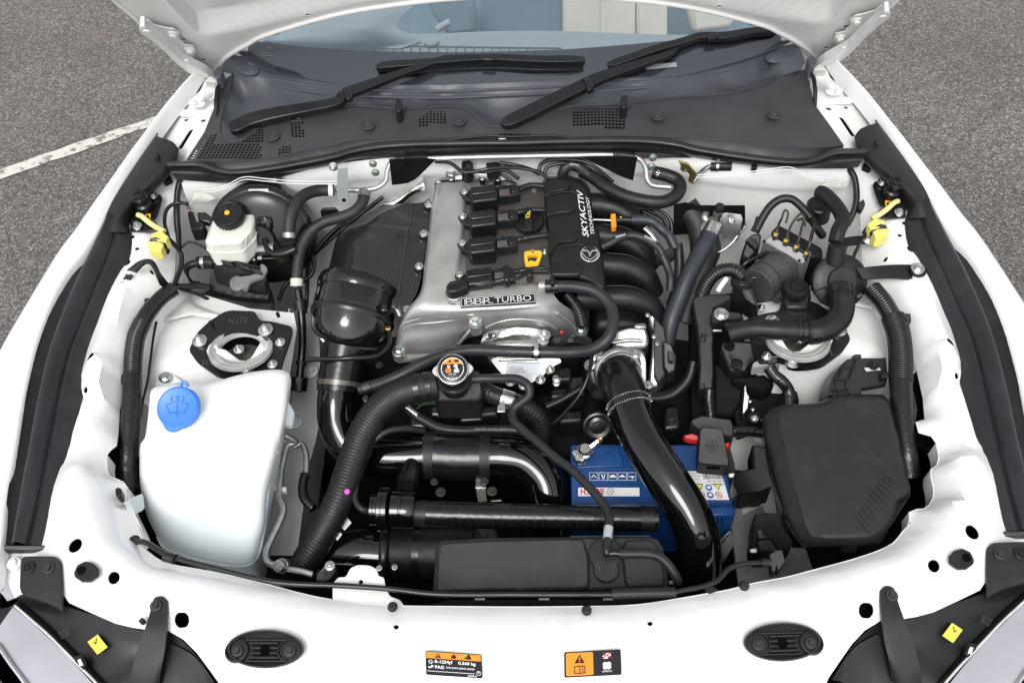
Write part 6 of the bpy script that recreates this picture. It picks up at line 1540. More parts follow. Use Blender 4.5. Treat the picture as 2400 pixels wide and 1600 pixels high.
tube('thin_cable','D',[(1065,650,-.1),(1045,750,-.105),(1025,900,-.11),(1005,1050,-.12),(970,1200,-.13),(955,1300,-.14)],9,'satin_black',cl_,n=8)
cu2=hose('wiring_conduit','slim corrugated conduit climbing the left corner of the firewall','A',[(1225,1232,-.04),(1210,1300,-.05),(1203,1400,-.06),(1205,1500,-.07),('D',1210,40,-.08),('D',1212,130,-.09),('D',1195,250,-.1),('D',1180,340,-.1)],21,'conduit','conduit',corr=.004,amp=.08)
lo=thing('branch_loom','taped black wires branching to the yellow plug on the left','wiring',Pd('D',1150,300,-.1))
tube('branch','D',[(1150,90,-.03),(1190,130,-.05),(1230,180,-.07),(1235,260,-.08),(1210,340,-.085),(1180,410,-.085)],16,'tape',lo,n=10)
tube('branch','A',[(1270,1385,-.04),(1200,1382,-.04),(1140,1420,-.04),(1120,1500,-.045),('D',1150,90,-.04)],13,'tape',lo,n=10)
tube('branch','D',[(1230,150,-.075),(1280,110,-.07),(1340,120,-.075),(1430,170,-.09)],9,'tape',lo,n=8)
tube('branch','D',[(1200,410,-.1),(1280,412,-.11),(1360,405,-.12),(1420,420,-.13)],22,'tape',lo,n=10)
tube('branch','D',[(1230,430,-.1),(1290,445,-.12),(1340,460,-.13),(1420,500,-.15)],12,'tape',lo,n=8)
loft('tape_flap',[V('D',(860,300,-.02),(960,230,-.008),(1040,230,-.008),(1100,330,-.03),(1150,390,-.06)),V('D',(905,310,-.02),(980,245,-.004),(1030,245,-.004),(1070,330,-.026),(1120,410,-.06)),V('D',(930,320,-.024),(990,262,-.01),(1020,262,-.01),(1090,400,-.05),(1130,420,-.07))],'tape',lo,n=20,crossres=3,solid=.004)
for k in(0,1):tube('earth_lead','D',[(870+k*26,330,-.03),(850+k*26,365,-.036),(845+k*20,385,-.04)],13,'tape',lo,n=10)
bolt('D',832,400,-.038,30,lo,'zinc');block('earth_tag',F('D',-.042,815,420,850,408,845,450,800,475,790,455),.003,'zinc',lo,bevel=.0006)
pgr=thing('level_sensor_plug','black plug with thin wires left of the brake fluid reservoir','plug',Pd('A',1330,1500,-.1))
block('plug_body',V('A',(1270,1440,-.06),(1310,1425,-.058),(1330,1500,-.065),(1395,1510,-.068),(1380,1560,-.075),(1300,1568,-.08)),.03,'plastic',pgr,bevel=.004)
block('plug_arm',V('A',(1340,1440,-.07),(1400,1440,-.07),(1450,1480,-.075),(1445,1520,-.08),(1350,1500,-.075)),.012,'satin_black',pgr,bevel=.003)
for k in range(5):tube('wire','A',[(1258+k*5,1375,-.05),(1268+k*4,1400,-.05),(1280+k*5,1430,-.055)],4,('tape','pink','hose_blue','tape','green_mark')[k],pgr,n=6)
for i_,pts in enumerate(([(842,462,-.1),(745,552,-.15),(690,620,-.19),(655,655,-.21),(640,690,-.22)],[(880,452,-.1),(770,540,-.15),(712,600,-.19),(705,680,-.21),(700,720,-.23)],[(712,575,-.14),(722,600,-.15),(715,630,-.16),(690,650,-.17)])):
 hose('servo_line',('thin black line running from the firewall down behind the control unit','thin black line hugging the edge of the carbon fibre cover','short black line looping beside the bent brown hose')[i_],'W',pts,5,'satin_black','pipe',n=10,group='thin lines left of the engine')
def crash():
 left=MIR==1
 t=thing('bonnet_actuator',('left' if left else 'right')+' black bonnet actuator plate with a yellow cable and yellow plug','actuator',Pd('A',1000,1450,-.04),'bonnet actuators')
 block('plate',fillet(F('A',-.035,960,1330,1000,1318,1090,1322,1105,1345,1090,1400,1070,1460,1045,1495,960,1500,880,1510,890,1480,920,1420,915,1380),.004),.004,'satin_black',t,bevel=.001)
 block('plate_foot',fillet(F('A',-.035,885,1510,960,1495,1060,1510,1100,1560,1000,1575,890,1570),.004),.004,'satin_black',t,bevel=.001)
 bolt('A',1038,1332,-.03,34,t,'zinc');bolt('A',932,1538,-.03,34,t,'zinc')
 lathe('piston','A',975,1390,-.02,[(58,-30),(58,10),(42,20),(42,60),(56,66),(54,84),(46,88),(46,100),(40,112),(24,116),(18,140),(0,144)],'satin_black',t,ax=(0,-.2,1),n=28)
 yc=tube('yellow_cable','A',[(940,1462,-.022),(965,1472,-.018),(1010,1510,-.018),(1070,1550,-.02),(1120,1575,-.022)],18,'yellow_sleeve',t,n=12)
 pq_=Patch('A',(988,1500),(1026,1492),(988,1462),-.0315)
 pq_.poly('warning_sticker',[rrect(0,0,1,1,.05)],'yellow',t,h=.001);pq_.poly('warning_mark',[[(.15,.2),(.85,.2),(.5,.85)]],'print_black',t,h=.0018)
 pl_=block('yellow_plug',F('D',-.012,1030,52,1094,30,1146,70,1126,104,1076,98,1024,80),.02,'yellow_plug',t,bevel=.0008)
 block('plug_socket',F('D',-.014,1000,104,1062,96,1112,122,1096,168,1062,176,1008,148),.02,'yellow_plug',pl_,bevel=.0008)
 block('plug_end',F('D',-.016,1050,130,1092,140,1088,166,1056,170),.012,'yellow_plug',pl_,bevel=.0006)
 block('plug_tape',V('D',(1020,78,-.009),(1060,70,-.009),(1135,100,-.014),(1120,130,-.018),(1090,120,-.016),(1010,105,-.014)),.026,'tape',pl_,bevel=.002)
 block('plug_rib',F('D',-.0105,1060,46,1094,36,1128,62,1094,72),.006,'yellow_plug',pl_,bevel=.001)
 block('plug_window',F('D',-.0125,1010,112,1046,110,1044,132,1010,130),.004,'yellow_sleeve',pl_,bevel=.0008)
 for k,m_ in enumerate(('orange','brass')):tube('wire','D',[(1040+k*20,165,-.026),(1055+k*10,182,-.028),(1085,175+k*4,-.028),(1100,150,-.026)],5,m_,pl_,n=6)
 tube('cable_tail','D',[(1125,90,-.016),(1150,95,-.025),(1180,130,-.05)],10,'tape',t,n=8)
both(crash)
wb=thing('washer_bottle','translucent white washer bottle with blue fluid showing and a blue cap','washer bottle',Pd('D',1400,1500,-.3))
rws=[[('D',1018,1190,-.075),('D',1028,1112,-.072),('D',1085,1084,-.07),('D',1300,1070,-.07),('D',1450,1058,-.07),('D',1600,1018,-.07),('D',1760,985,-.07),('D',1925,980,-.072),('D',1976,1015,-.078),('D',1980,1090,-.085)],[('D',1014,1220,-.066),('D',1030,1140,-.06),('D',1090,1110,-.057),('D',1300,1098,-.056),('D',1450,1088,-.056),('D',1600,1050,-.057),('D',1760,1015,-.058),('D',1910,1010,-.061),('D',1958,1040,-.068),('D',1970,1110,-.078)],[('D',1000,1350,-.062),('D',1020,1320,-.05),('D',1100,1300,-.046),('D',1300,1290,-.045),('D',1450,1285,-.045),('D',1600,1280,-.045),('D',1760,1270,-.048),('D',1880,1270,-.053),('D',1935,1280,-.064),('D',1945,1300,-.078)],[('D',985,1440,-.072),('D',1010,1425,-.06),('D',1100,1418,-.055),('D',1300,1412,-.054),('D',1450,1412,-.054),('D',1600,1416,-.054),('D',1740,1420,-.057),('D',1850,1426,-.062),('D',1900,1430,-.072),('D',1912,1440,-.085)],[('D',958,1480,-.080),('D',990,1450,-.068),('D',1100,1440,-.064),('D',1300,1434,-.063),('D',1450,1434,-.063),('D',1600,1438,-.063),('D',1740,1442,-.066),('D',1840,1450,-.07),('D',1885,1460,-.08),('D',1900,1480,-.092)],[('D',950,1550,-.092),('D',985,1530,-.074),('D',1100,1515,-.068),('D',1300,1510,-.066),('D',1450,1510,-.066),('D',1600,1512,-.067),('D',1740,1518,-.07),('D',1830,1525,-.075),('D',1868,1535,-.085),('D',1885,1550,-.1)],[('G',955,250,-.125),('G',985,240,-.105),('G',1100,230,-.1),('G',1300,225,-.098),('G',1450,225,-.098),('G',1560,228,-.1),('G',1680,232,-.103),('G',1770,240,-.11),('G',1805,250,-.12),('G',1822,270,-.135)],[('G',1000,430,-.15),('G',1030,430,-.138),('G',1110,440,-.132),('G',1300,450,-.13),('G',1450,455,-.13),('G',1560,460,-.132),('G',1680,470,-.135),('G',1755,480,-.14),('G',1788,490,-.15),('G',1800,500,-.165)],[('G',1060,555,-.172),('G',1090,565,-.162),('G',1150,595,-.16),('G',1300,635,-.16),('G',1450,655,-.16),('G',1560,668,-.162),('G',1660,675,-.164),('G',1720,668,-.168),('G',1755,640,-.175),('G',1775,620,-.19)],[('G',1085,600,-.19),('G',1120,635,-.185),('G',1190,668,-.183),('G',1300,700,-.183),('G',1420,732,-.183),('G',1540,756,-.184),('G',1640,765,-.186),('G',1715,748,-.19),('G',1752,705,-.196),('G',1770,660,-.205)],]
wbo=loft('bottle',[V('D',*r)for r in rws],'bottle',wb,n=44,crossres=5,skirt=.14,skin_in=.3,smooth=60)
bead(wb,'G',[(1070,570,-.176),(1110,640,-.185),(1200,680,-.187),(1400,738,-.188),(1600,770,-.19),(1700,760,-.192),(1755,705,-.198),(1790,560,-.18),(1815,350,-.15),(1850,100,-.12),('D',1890,1530,-.1)],9,'bottle','mould_seam')
block('mount_arm',V('G',(860,322,-.055),(970,278,-.1),(980,370,-.105),(960,390,-.1),(860,432,-.056),(830,462,-.052),(780,450,-.05),(765,395,-.05),(790,355,-.05)),.004,'bottle',wb,bevel=.001,r=.004)
bolt('G',815,390,-.05,44,wb,'zinc','stud')
block('mount_ear',V('D',(1960,1180,-.1),(2003,1260,-.115),(1985,1360,-.125),(1920,1345,-.12)),.012,'bottle',wb,bevel=.003)
bax=(-.04,-.52,.85)
wc=thing('washer_filler','round blue washer filler cap with windscreen symbol and lip','filler cap',Pd('D',1205,1230,-.04))
c0=Pd('D',1207,1232,-.018);u_=mpp(c0)*KK
wx,wy,wz=frame(bax)
if wx.x<0:wx,wy=-wx,-wy
O_=[]
for k in range(72):
 a=2*math.pi*k/72
 r=146
 da=(math.degrees(a)-255+180)%360-180
 if abs(da)<26:r=146+26*math.cos(rad(da/26*90))**.8
 O_.append(c0+(wx*math.cos(a)+wy*math.sin(a))*r*u_)
block('cap',O_,.008,'blue_cap',wc,bevel=.0025,seg=3,dirn=tuple(-wz))
lathe('cap_rim','D',0,0,0,[(138,-6),(140,2),(132,6),(124,3),(0,3)],'blue_cap',wc,world=c0,unit=u_,ax=bax,n=48)
lathe('cap_skirt','D',0,0,0,[(142,-60),(146,-40),(146,-30),(138,-24),(0,-24)],'blue_cap',wc,world=c0,unit=u_,ax=bax,n=48)
lathe('filler_neck','D',0,0,0,[(126,-110),(126,-50),(0,-50)],'bottle',wb,world=c0,unit=u_,ax=bax,n=36)
rail_line('cap_tether',[c0+wy*140*u_+wx*10*u_-wz*10*u_,c0+wy*165*u_+wx*26*u_,c0+wy*168*u_+wx*48*u_,c0+wy*140*u_+wx*62*u_-wz*10*u_],.003,'blue_cap',wc)
wp_=PP(c0-wx*100*u_-wy*100*u_+wz*3.4*u_,wx*200*u_,wy*200*u_,wz)
fan=[(.12,.58),(.3,.66),(.5,.69),(.7,.66),(.88,.58),(.74,.28),(.6,.32),(.5,.33),(.4,.32),(.26,.28),(.12,.58)]
wp_.poly('windscreen_symbol',stroke(fan,.022)+stroke([(.5,.18),(.5,.62)],.02)+stroke([(.35,.36),(.42,.3),(.5,.28),(.58,.3),(.65,.36)],.02)+stroke([(.5,.72),(.5,.82),(.44,.88)],.02)+stroke([(.5,.82),(.56,.88)],.02)+stroke([(.3,.72),(.28,.82),(.34,.88)],.02)+stroke([(.7,.72),(.72,.82),(.66,.88)],.02),'emboss_blue',wc,h=.0014,th=.0014)
bst=tube('bonnet_stay','G',[(925,602,-.03),(1000,615,-.018),(1080,665,-.014),(1160,705,-.014),(1300,745,-.014),(1500,795,-.014),(1700,845,-.014),(1850,878,-.014),(2000,893,-.016),(2323,905,-.02),('H',300,925,-.022),('H',640,962,-.022),('H',1200,965,-.022),('H',1850,965,-.022),('H',2250,955,-.022),('I',0,938,-.022),('I',160,905,-.022),('I',240,868,-.022),('I',310,795,-.024),('I',390,762,-.026),('I',470,752,-.028),('I',590,748,-.03)],19,'satin_black',None,n=14,label='long black bonnet stay rod lying along the front edge of the bay',cat='bonnet stay')
tube('grip','H',[(1843,962,-.022),(1900,960,-.022),(2200,952,-.022),(2272,950,-.022)],38,'rubber',bst,n=18)
tube('retainer','G',[(1120,705,-.012),(1150,712,-.012),(1190,725,-.012)],36,'rubber',bst,n=16)
block('stay_clip',F('I',-.02,145,920,190,890,240,930,235,940,180,960),.01,'plastic',bst,bevel=.0015)
tube('pivot','I',[(535,750,-.028),(570,748,-.028),(600,748,-.028)],30,'plastic',bst,n=16)
block('pivot_block',V('I',(590,690,-.024),(640,660,-.022),(680,660,-.022),(690,700,-.024),(700,740,-.026),(650,805,-.032),(640,770,-.03),(630,810,-.032),(605,800,-.032)),.02,'plastic',bst,bevel=.003)
lathe('grommet','G',915,600,-.03,[(40,-2),(40,4),(30,6),(0,2)],'rubber',bst,n=16)
acp=tube('air_conditioning_pipe','G',[('E',-390,1420,-.2),('D',2010,1470,-.22),('D',1960,1490,-.22),('D',1935,1568,-.22),('G',1915,120,-.22),('G',1905,220,-.215),('G',1900,300,-.21),('G',1930,390,-.205),('G',1900,480,-.2),('G',1850,580,-.195),('G',1812,680,-.19),('G',1830,750,-.18),('G',1900,775,-.17)],24,'pipe_alu',None,n=16,label='pale aluminium air conditioning pipe bending down beside the washer bottle',cat='pipe')
lathe('service_port','G',1925,770,-.165,[(50,-30),(54,0),(50,20),(44,20),(44,60),(36,70),(28,70),(24,60),(0,60)],'cast_bright',acp,ax=(-.2,-.5,.8),n=26)
tube('pipe_end','G',[(1965,795,-.165),(2060,810,-.16),(2130,830,-.16)],22,'pipe_alu',acp,n=14)
block('flange_block',V('G',(2150,830,-.15),(2180,800,-.145),(2230,740,-.135),(2275,745,-.135),(2290,800,-.145),(2250,860,-.155),(2230,880,-.16),(2150,870,-.158)),.025,'cast_bright',acp,bevel=.004)
bolt('G',2245,770,-.13,34,acp,'zinc','stud')
block('pipe_clamp',F('G',-.21,1845,225,1950,232,1948,262,1850,255),.012,'white_paint',acp,bevel=.002)
ac2=tube('air_conditioning_pipe','G',[('D',2000,1500,-.24),('D',2050,1480,-.24),('D',2080,1540,-.24),('G',2085,60,-.24),('G',2082,160,-.24)],22,'pipe_alu',None,n=14,label='thin metal pipe ending in a ribbed sleeve near the thick radiator hose',cat='pipe')
tube('ribbed_sleeve','G',[(2075,150,-.24),(2060,230,-.235),(2070,310,-.23),(2130,380,-.225)],30,'conduit',ac2,corr=.005,amp=.1)
ev=thing('purge_canister','round black purge canister on a strap with large ribbed ducts','canister',Pd('F',1070,400,-.2))
lathe('canister_body','F',1062,375,-.07,[(120,-150),(146,-140),(150,-120),(150,-10),(182,-6),(187,4),(187,26),(180,32),(120,42),(96,46),(92,70),(0,70)],'plastic',ev,ax=(.03,-.72,.69),n=52)
lathe('upper_neck','F',1045,190,-.03,[(64,-60),(62,60),(50,70),(0,70)],'plastic',ev,ax=(.05,.35,.9),n=28)
up_=tube('upper_duct','F',[(1040,110,-.03),(1060,30,-.02),('C',1090,1500,-.015),('C',1075,1450,-.012),('C',1030,1385,-.012),('C',960,1320,-.014),('C',935,1312,-.02)],50,'plastic',ev,n=24)
lathe('stub','C',930,1400,-.05,[(84,-110),(84,10),(74,20),(0,22)],'plastic',ev,ax=(-.1,-.1,1),n=32)
el=tube('elbow','F',[(1076,420,-.05),(1082,480,-.05),(1086,550,-.055),(1066,625,-.06),(1005,684,-.064),(930,712,-.066),(850,722,-.068)],82,'plastic',ev,n=30)
band('clamp',el,.02,.14,1.08,'satin_black',el);band('clamp',el,.86,.97,1.08,'satin_black',el)
sp_=tube('snorkel','F',[(880,716,-.068),(780,712,-.068),(650,706,-.068),(470,700,-.07),(380,712,-.072),(300,735,-.075)],68,'plastic',ev,n=30)
band('ring',sp_,.08,.12,1.1,'satin_black',sp_);band('ring',sp_,.15,.18,1.12,'satin_black',sp_);band('lip',sp_,.94,.99,1.05,'plastic',sp_)
q_=o_path[sp_.name][-1]
lathe('mouth','F',0,0,0,[(.056,0),(.054,.004),(0,.004)],'dark_void',sp_,world=Vector(q_[:3])+Vector((-.0012,-.0004,0)),unit=q_[3]*16,ax=(-1,-.25,.05),n=26)
for k in range(7):
 a=rad(200+k*24)
 c0=Pd('F',1062,375,-.07);u_=mpp(c0)*KK
 cx1,cy1,cz1=frame((.03,-.72,.69))
 p0=c0+(cx1*math.cos(a)+cy1*math.sin(a))*110*u_+cz1*46*u_;p1=c0+(cx1*math.cos(a)+cy1*math.sin(a))*182*u_+cz1*34*u_
 v_,f_,_=sweep([p0,p1],[5*u_]*2,6);mk('stiffener',v_,f_,'plastic',ev)
Patch('F',(1182,515),(1212,495),(1170,500),-.075).text('lettering','02',0,0,1,1,'print_grey',ev,h=.012)
stp=loft('mount_strap',[V('F',(1180,285,-.045),(1300,272,-.036),(1430,262,-.03),(1560,262,-.028),(1640,270,-.028)),V('F',(1230,360,-.05),(1350,352,-.04),(1450,350,-.034),(1560,356,-.032),(1645,340,-.032))],'plastic',ev,n=16,solid=.006)
lathe('strap_eye','F',1600,300,-.026,[(58,-6),(58,4),(50,6),(0,6)],'plastic',ev,n=24)
bolt('F',1600,288,-.020,46,ev,'zinc')
loft('second_strap',[V('F',(1050,90,-.05),(1150,70,-.046),(1260,62,-.042)),V('F',(1050,135,-.052),(1150,125,-.048),(1260,112,-.044))],'plastic',ev,n=10,solid=.005)
bolt('F',1262,92,-.036,40,ev,'zinc')
sb_=lathe('spring_boss','F',772,420,-.085,[(88,-60),(88,0),(80,14),(56,18),(50,8),(40,8),(34,18),(16,18),(12,24),(0,24)],'plastic',ev,n=34)
block('boss_arm',V('F',(700,380,-.09),(860,375,-.088),(880,470,-.095),(860,560,-.1),(700,560,-.105),(680,480,-.1)),.03,'plastic',ev,bevel=.006)
ab=thing('brake_modulator','aluminium anti-lock brake block with six brass fittings and a grey motor','brake modulator',Pd('F',700,250,-.25))
block('valve_block',V('F',(545,100,-.095),(605,62,-.082),(872,212,-.082),(815,255,-.095)),.075,'block_alu',ab,bevel=.002)
mo=tube('motor','F',[(720,250,-.135),(640,300,-.13),(560,360,-.125),(500,410,-.122)],128,'motor_grey',ab,n=36,smooth=False)
for t_,r_ in((.35,1.01),(.7,1.015),(.9,1.01)):band('motor_ring',mo,t_,t_+.02,r_,'plastic_grey',mo)
block('control_box',V('F',(600,30,-.1),(650,-20,-.095),(960,150,-.095),(960,230,-.11),(880,200,-.1),(620,60,-.1)),.08,'plastic',ab,bevel=.006)
for k in range(4):
 fx,fy=632+k*70,68+k*42
 lathe('pipe_nut','F',fx,fy+6,-.08,[(24,-10),(24,6),(20,30),(12,36),(10,50)],'zinc',ab,sides=8,ax=(.05,.1,1))
 lathe('nut_mark','F',fx,fy-12,-.068,[(11,-8),(11,4),(8,6)],'yellow',ab,n=10,ax=(.05,.1,1))
 if k<2:pts=[(fx,fy-10,-.07),(fx+22,fy-80,-.055),('C',fx+40+k*10,1490+k*20,-.04),('C',fx+66+k*40,1430+k*24,-.03),('C',fx+84+k*40,1445+k*30,-.032),('C',fx+70+k*40,1520+k*20,-.045)]
 else:pts=[(fx,fy-10,-.07),(fx+24,fy-80,-.055),(fx+44,fy-160,-.045),('C',fx+60,1530,-.04),('C',fx+40,1490,-.04),('C',fx+10,1500,-.05)]
 tube('brake_pipe','F',pts,8 if k<3 else 12,'satin_black' if k==3 else 'olive',ab,n=10)
for k,(x,y)in enumerate(((600,168),(720,252))):
 lathe('pipe_nut','F',x,y,-.118,[(20,-10),(22,10),(16,20)],'zinc',ab,sides=8,ax=(-.8,-.4,.3))
 lathe('nut_mark','F',x+14,y-8,-.112,[(12,-8),(12,6),(8,8)],'yellow',ab,n=10,ax=(-.8,-.4,.3))
 tube('brake_pipe','F',[[(590,172,-.115),(520,205,-.115),(430,250,-.12),(390,290,-.13)],[(710,256,-.115),(650,290,-.108),(600,330,-.105),(540,350,-.105),(450,350,-.108),(400,345,-.112)]][k],15,'satin_black',ab,n=10)
for x,y in((556,96),(620,82),(795,226),(838,222)):lathe('block_hole','F',x,y+6,-.0815,[(10,-2),(10,.6),(0,.7)],'dark_void',ab,n=12)
hose('wiring_conduit','corrugated conduit arching over the anti-lock brake block','C',[(500,1568,-.06),(545,1480,-.045),(600,1400,-.035),(670,1355,-.03),(740,1355,-.03),(800,1400,-.035),(860,1470,-.045),(920,1560,-.07),('F',950,60,-.1)],27,'conduit','conduit',corr=.0042,amp=.09,n=16)
cr_=hose('wiring_conduit','slim corrugated conduit climbing the right corner of the firewall','C',[(1130,1145,-.035),(1165,1200,-.042),(1182,1290,-.05),(1180,1380,-.056),(1160,1450,-.062),(1120,1530,-.07)],21,'conduit','conduit',corr=.004,amp=.08)
block('conduit_clip',V('C',(1190,1380,-.045),(1235,1350,-.04),(1245,1390,-.042),(1220,1430,-.05),(1195,1420,-.05)),.012,'plastic',cr_,bevel=.002)
ch=thing('plug_stack','stack of black wiring plugs left of the anti-lock brake block','plug',Pd('F',450,150,-.2))
block('plug_body',V('F',(430,90,-.1),(470,50,-.09),(540,40,-.09),(530,120,-.1),(450,240,-.13),(395,200,-.125)),.05,'plastic',ch,bevel=.005)
for k in range(3):block('plug_rib',V('F',(425+k*26,95+k*20,-.094-k*.004),(450+k*22,70+k*20,-.09-k*.004),(510+k*8,86+k*20,-.094-k*.004),(480+k*8,120+k*20,-.1-k*.004)),.01,'satin_black',ch,bevel=.002)
tube('plug_lead','F',[(490,40,-.09),(510,0,-.08),(530,-60,-.065)],30,'tape',ch,n=12)
lk=thing('clutch_pipe','bare metal tube curving across the white panel below the service valve','pipe',Pd('F',300,120,-.2))
tube('tube','F',[(195,185,-.16),(260,170,-.15),(330,120,-.14),(385,50,-.125),('C',425,1540,-.12),('C',400,1480,-.1),('C',380,1490,-.1)],10,'pipe_alu',lk,n=10)
xv=thing('expansion_valve','bare alloy expansion valve with black capped service port in a firewall cut-out','valve',Pd('C',300,1480,-.15))
block('cut_out',[tuple(fwp('C',x,y,-.03))for x,y in((-60,1400),(20,1385),(120,1405),(425,1405),(425,1500),(405,1568),(-60,1600))],.004,'under_dark',xv,bevel=0,dirn=(0,1,0))
block('valve_block',V('C',(170,1450,-.08),(200,1430,-.075),(400,1455,-.075),(415,1490,-.085),(400,1540,-.1),(180,1510,-.095)),.04,'pipe_alu',xv,bevel=.004)
lathe('port','C',235,1470,-.06,[(26,-70),(26,0),(32,4),(32,30),(26,34)],'cast_bright',xv,ax=(.1,.1,1),n=20)
lathe('port_cap','C',250,1420,-.045,[(30,-20),(32,20),(28,30),(0,30)],'plastic',xv,ax=(.15,.1,1),n=20)
lathe('fitting','C',180,1555,-.085,[(50,-40),(54,0),(54,24),(40,30),(0,30)],'cast_bright',xv,ax=(-.3,-.5,.8),n=24)
lathe('bolt_eye','C',335,1498,-.075,[(24,-8),(24,4),(14,6),(12,-2),(0,-2)],'zinc',xv,ax=(.2,-.6,.7),n=18)
tube('tube','C',[(160,1440,-.08),(150,1480,-.08),(170,1510,-.085)],26,'pipe_alu',xv,n=16)
hose('air_conditioning_hose','blue-grey air conditioning hose sloping from the service valve towards the throttle body','W',[(1636,532,-.085),(1622,556,-.088),(1600,596,-.098),(1578,640,-.11),(1558,690,-.13),(1540,740,-.15),(1530,790,-.18)],20,'hose_blue',n=20)
tube('ferrule','W',[(1642,520,-.083),(1636,532,-.085),(1630,544,-.086)],23,'zinc',bpy.data.objects['air_conditioning_hose'],n=20)
hose('insulated_hose','thick brown-black hose hidden behind the blue-grey one','W',[(1575,470,-.08),(1600,510,-.1),(1612,560,-.12),(1608,620,-.14),(1590,680,-.17),(1570,740,-.2)],27,'hose_brown',n=18)
hose('insulated_hose','second dark hose in the gap between manifold and anti-lock brake block','F',[(180,60,-.14),(200,160,-.16),(150,280,-.19),(60,400,-.22)],60,'hose_brown',n=18)
hr=hose('heater_hose','fat black foam heater hose curling across behind the engine cover','B',[(1640,1165,-.055),(1720,1210,-.055),(1800,1270,-.055),(1920,1330,-.055),(2050,1365,-.055),(2180,1375,-.055),(2260,1345,-.054),(2305,1285,-.05),(2290,1230,-.048),(2220,1195,-.046),(2120,1172,-.046)],45,'rubber',n=22)
band('worm_clamp',hr,.0,.02,1.05,'satin_black',hr);band('end_clip',hr,.955,.975,1.0,'zinc',hr)
h3=hose('heater_hose','black hose with white print entering the foam heater hose behind the engine cover','B',[(1500,1200,-.065),(1520,1150,-.05),(1560,1125,-.045),(1620,1140,-.048),(1680,1185,-.052),(1720,1215,-.055)],36,'hose_rubber',n=18)
band('clip',h3,.42,.5,1.08,'satin_black',h3);band('clip',h3,.8,.88,1.1,'satin_black',h3)
Patch('B',(1555,1128),(1615,1136),(1556,1112),-.028).text('lettering','1J0704',0,0,1,.8,'print_white',h3,h=.002)
for pts in([(1350,1185,-.05),(1350,1130,-.04),(1400,1095,-.035),(1600,1090,-.035),(1700,1120,-.04),(1850,1240,-.05)],[(1380,1190,-.055),(1400,1140,-.045),(1480,1115,-.04),(1560,1110,-.04)]):
 hose('evap_pipe','outer thin black pipe looping under the weather strip behind the engine cover, the longer one' if len(pts)>4 else 'inner short thin black pipe nested under the longer loop behind the engine cover','B',pts,13,'satin_black','pipe',n=10,group='thin pipes behind the engine cover')
hp2=tube('evaporator_drain','C',[(60,1240,-.05),(100,1200,-.045),(150,1150,-.042),(190,1130,-.04),(215,1128,-.04)],20,'zinc',None,n=16,label='bent metal pipe with black rubber end on the right of the firewall',cat='pipe')
tube('rubber_end','C',[(190,1133,-.04),(240,1130,-.039),(310,1130,-.038),(328,1130,-.038)],34,'rubber',hp2,n=20)
cl2=tube('clip','C',[(222,1130,-.039),(240,1130,-.039)],39,'zinc',hp2,n=20)
block('bracket',[tuple(fwp('C',x,y,-.016))for x,y in((-30,1100),(40,1120),(100,1190),(70,1250),(40,1240),(50,1190),(0,1150))],.006,'brass',hp2,bevel=.001,dirn=(0,1,0))
for k,pts in enumerate(([('B',1840,1260,-.09),('B',1980,1380,-.1),('B',2120,1450,-.11),('B',2200,1500,-.12),('B',2230,1568,-.13)],[('B',1900,1350,-.1),('B',2060,1440,-.11),('B',2180,1510,-.12),('E',2210,60,-.13)],[('B',2010,1420,-.1),('B',2150,1430,-.1),('B',2240,1500,-.11),('E',2250,80,-.13)])):
 hose('hard_line',('uppermost thin black line of the bundle, starting under the foam heater hose','middle thin black line of the bundle beside the rear manifold runner','lowest thin black line of the bundle, ending by the blue-grey fuel hose')[k],'B',pts,13,'satin_black','pipe',n=10,group='thin lines beside the manifold')
ff=thing('fuel_line','fuel line with bright orange clip and blue-grey hose over the manifold','fuel line',Pd('B',1850,1500,-.1))
tube('metal_tube','B',[(1715,1495,-.065),(1780,1497,-.062),(1850,1500,-.06)],9,'zinc',ff,n=10)
block('orange_clip',V('B',(1832,1452,-.05),(1868,1450,-.05),(1874,1535,-.056),(1840,1542,-.056)),.016,'orange',ff,bevel=.002)
q=tube('connector','B',[(1870,1498,-.06),(1920,1496,-.06),(1985,1498,-.06)],24,'plastic',ff,n=16)
lathe('yellow_dot','B',1902,1478,-.05,[(7,-2),(6,1),(0,1.5)],'yellow',ff,n=10)
tube('hose','B',[(1975,1496,-.06),(2050,1495,-.06),(2120,1510,-.062),(2180,1560,-.066),('E',2225,60,-.075),('E',2270,150,-.09)],33,'hose_blue',ff,n=18)
ph=hose('vent_hose','black hose printed with white code curving from the engine cover to a plastic tee','E',[(1770,145,-.06),(1830,115,-.055),(1900,78,-.05),(1960,62,-.05),(2040,75,-.05),(2110,110,-.054),(2165,155,-.06),(2185,195,-.066)],27,'hose_rubber',n=18)
for bl,br,tl in(((1868,86),(1935,68),(1862,68)),((2058,78),(2140,116),(2066,60))):
 Patch('E',bl,br,tl,-.034).text('lettering','GE#SD02',0,0,1,.8,'print_white',ph,h=.002)
band('elbow',ph,.0,.09,1.15,'plastic',ph)
tee=block('tee_piece',V('E',(2130,190,-.06),(2180,170,-.055),(2260,130,-.055),(2275,190,-.065),(2220,220,-.07),(2150,225,-.07)),.02,'plastic',ph,bevel=.004)
tube('lower_hose','E',[(2185,200,-.068),(2220,280,-.08),(2240,350,-.095),(2235,440,-.11)],27,'hose_rubber',ph,n=16)
tube('foil_strip','E',[(2060,10,-.09),(2110,60,-.1),(2150,120,-.11)],22,'zinc',ph,n=10)
hose('heater_line','black hose disappearing below the tee piece','E',[(2290,120,-.11),(2300,260,-.13),(2290,400,-.15),(2240,540,-.18)],34,'hose_rubber',n=16)
block('shade_slab',V('F',(40,480,-.21),(420,440,-.2),(700,560,-.2),(720,900,-.215),(760,1180,-.235),(520,1330,-.25),(60,1300,-.25)),.02,'under_dark',car,bevel=.004)  # added dark slab that stands in for the shade right of the engine
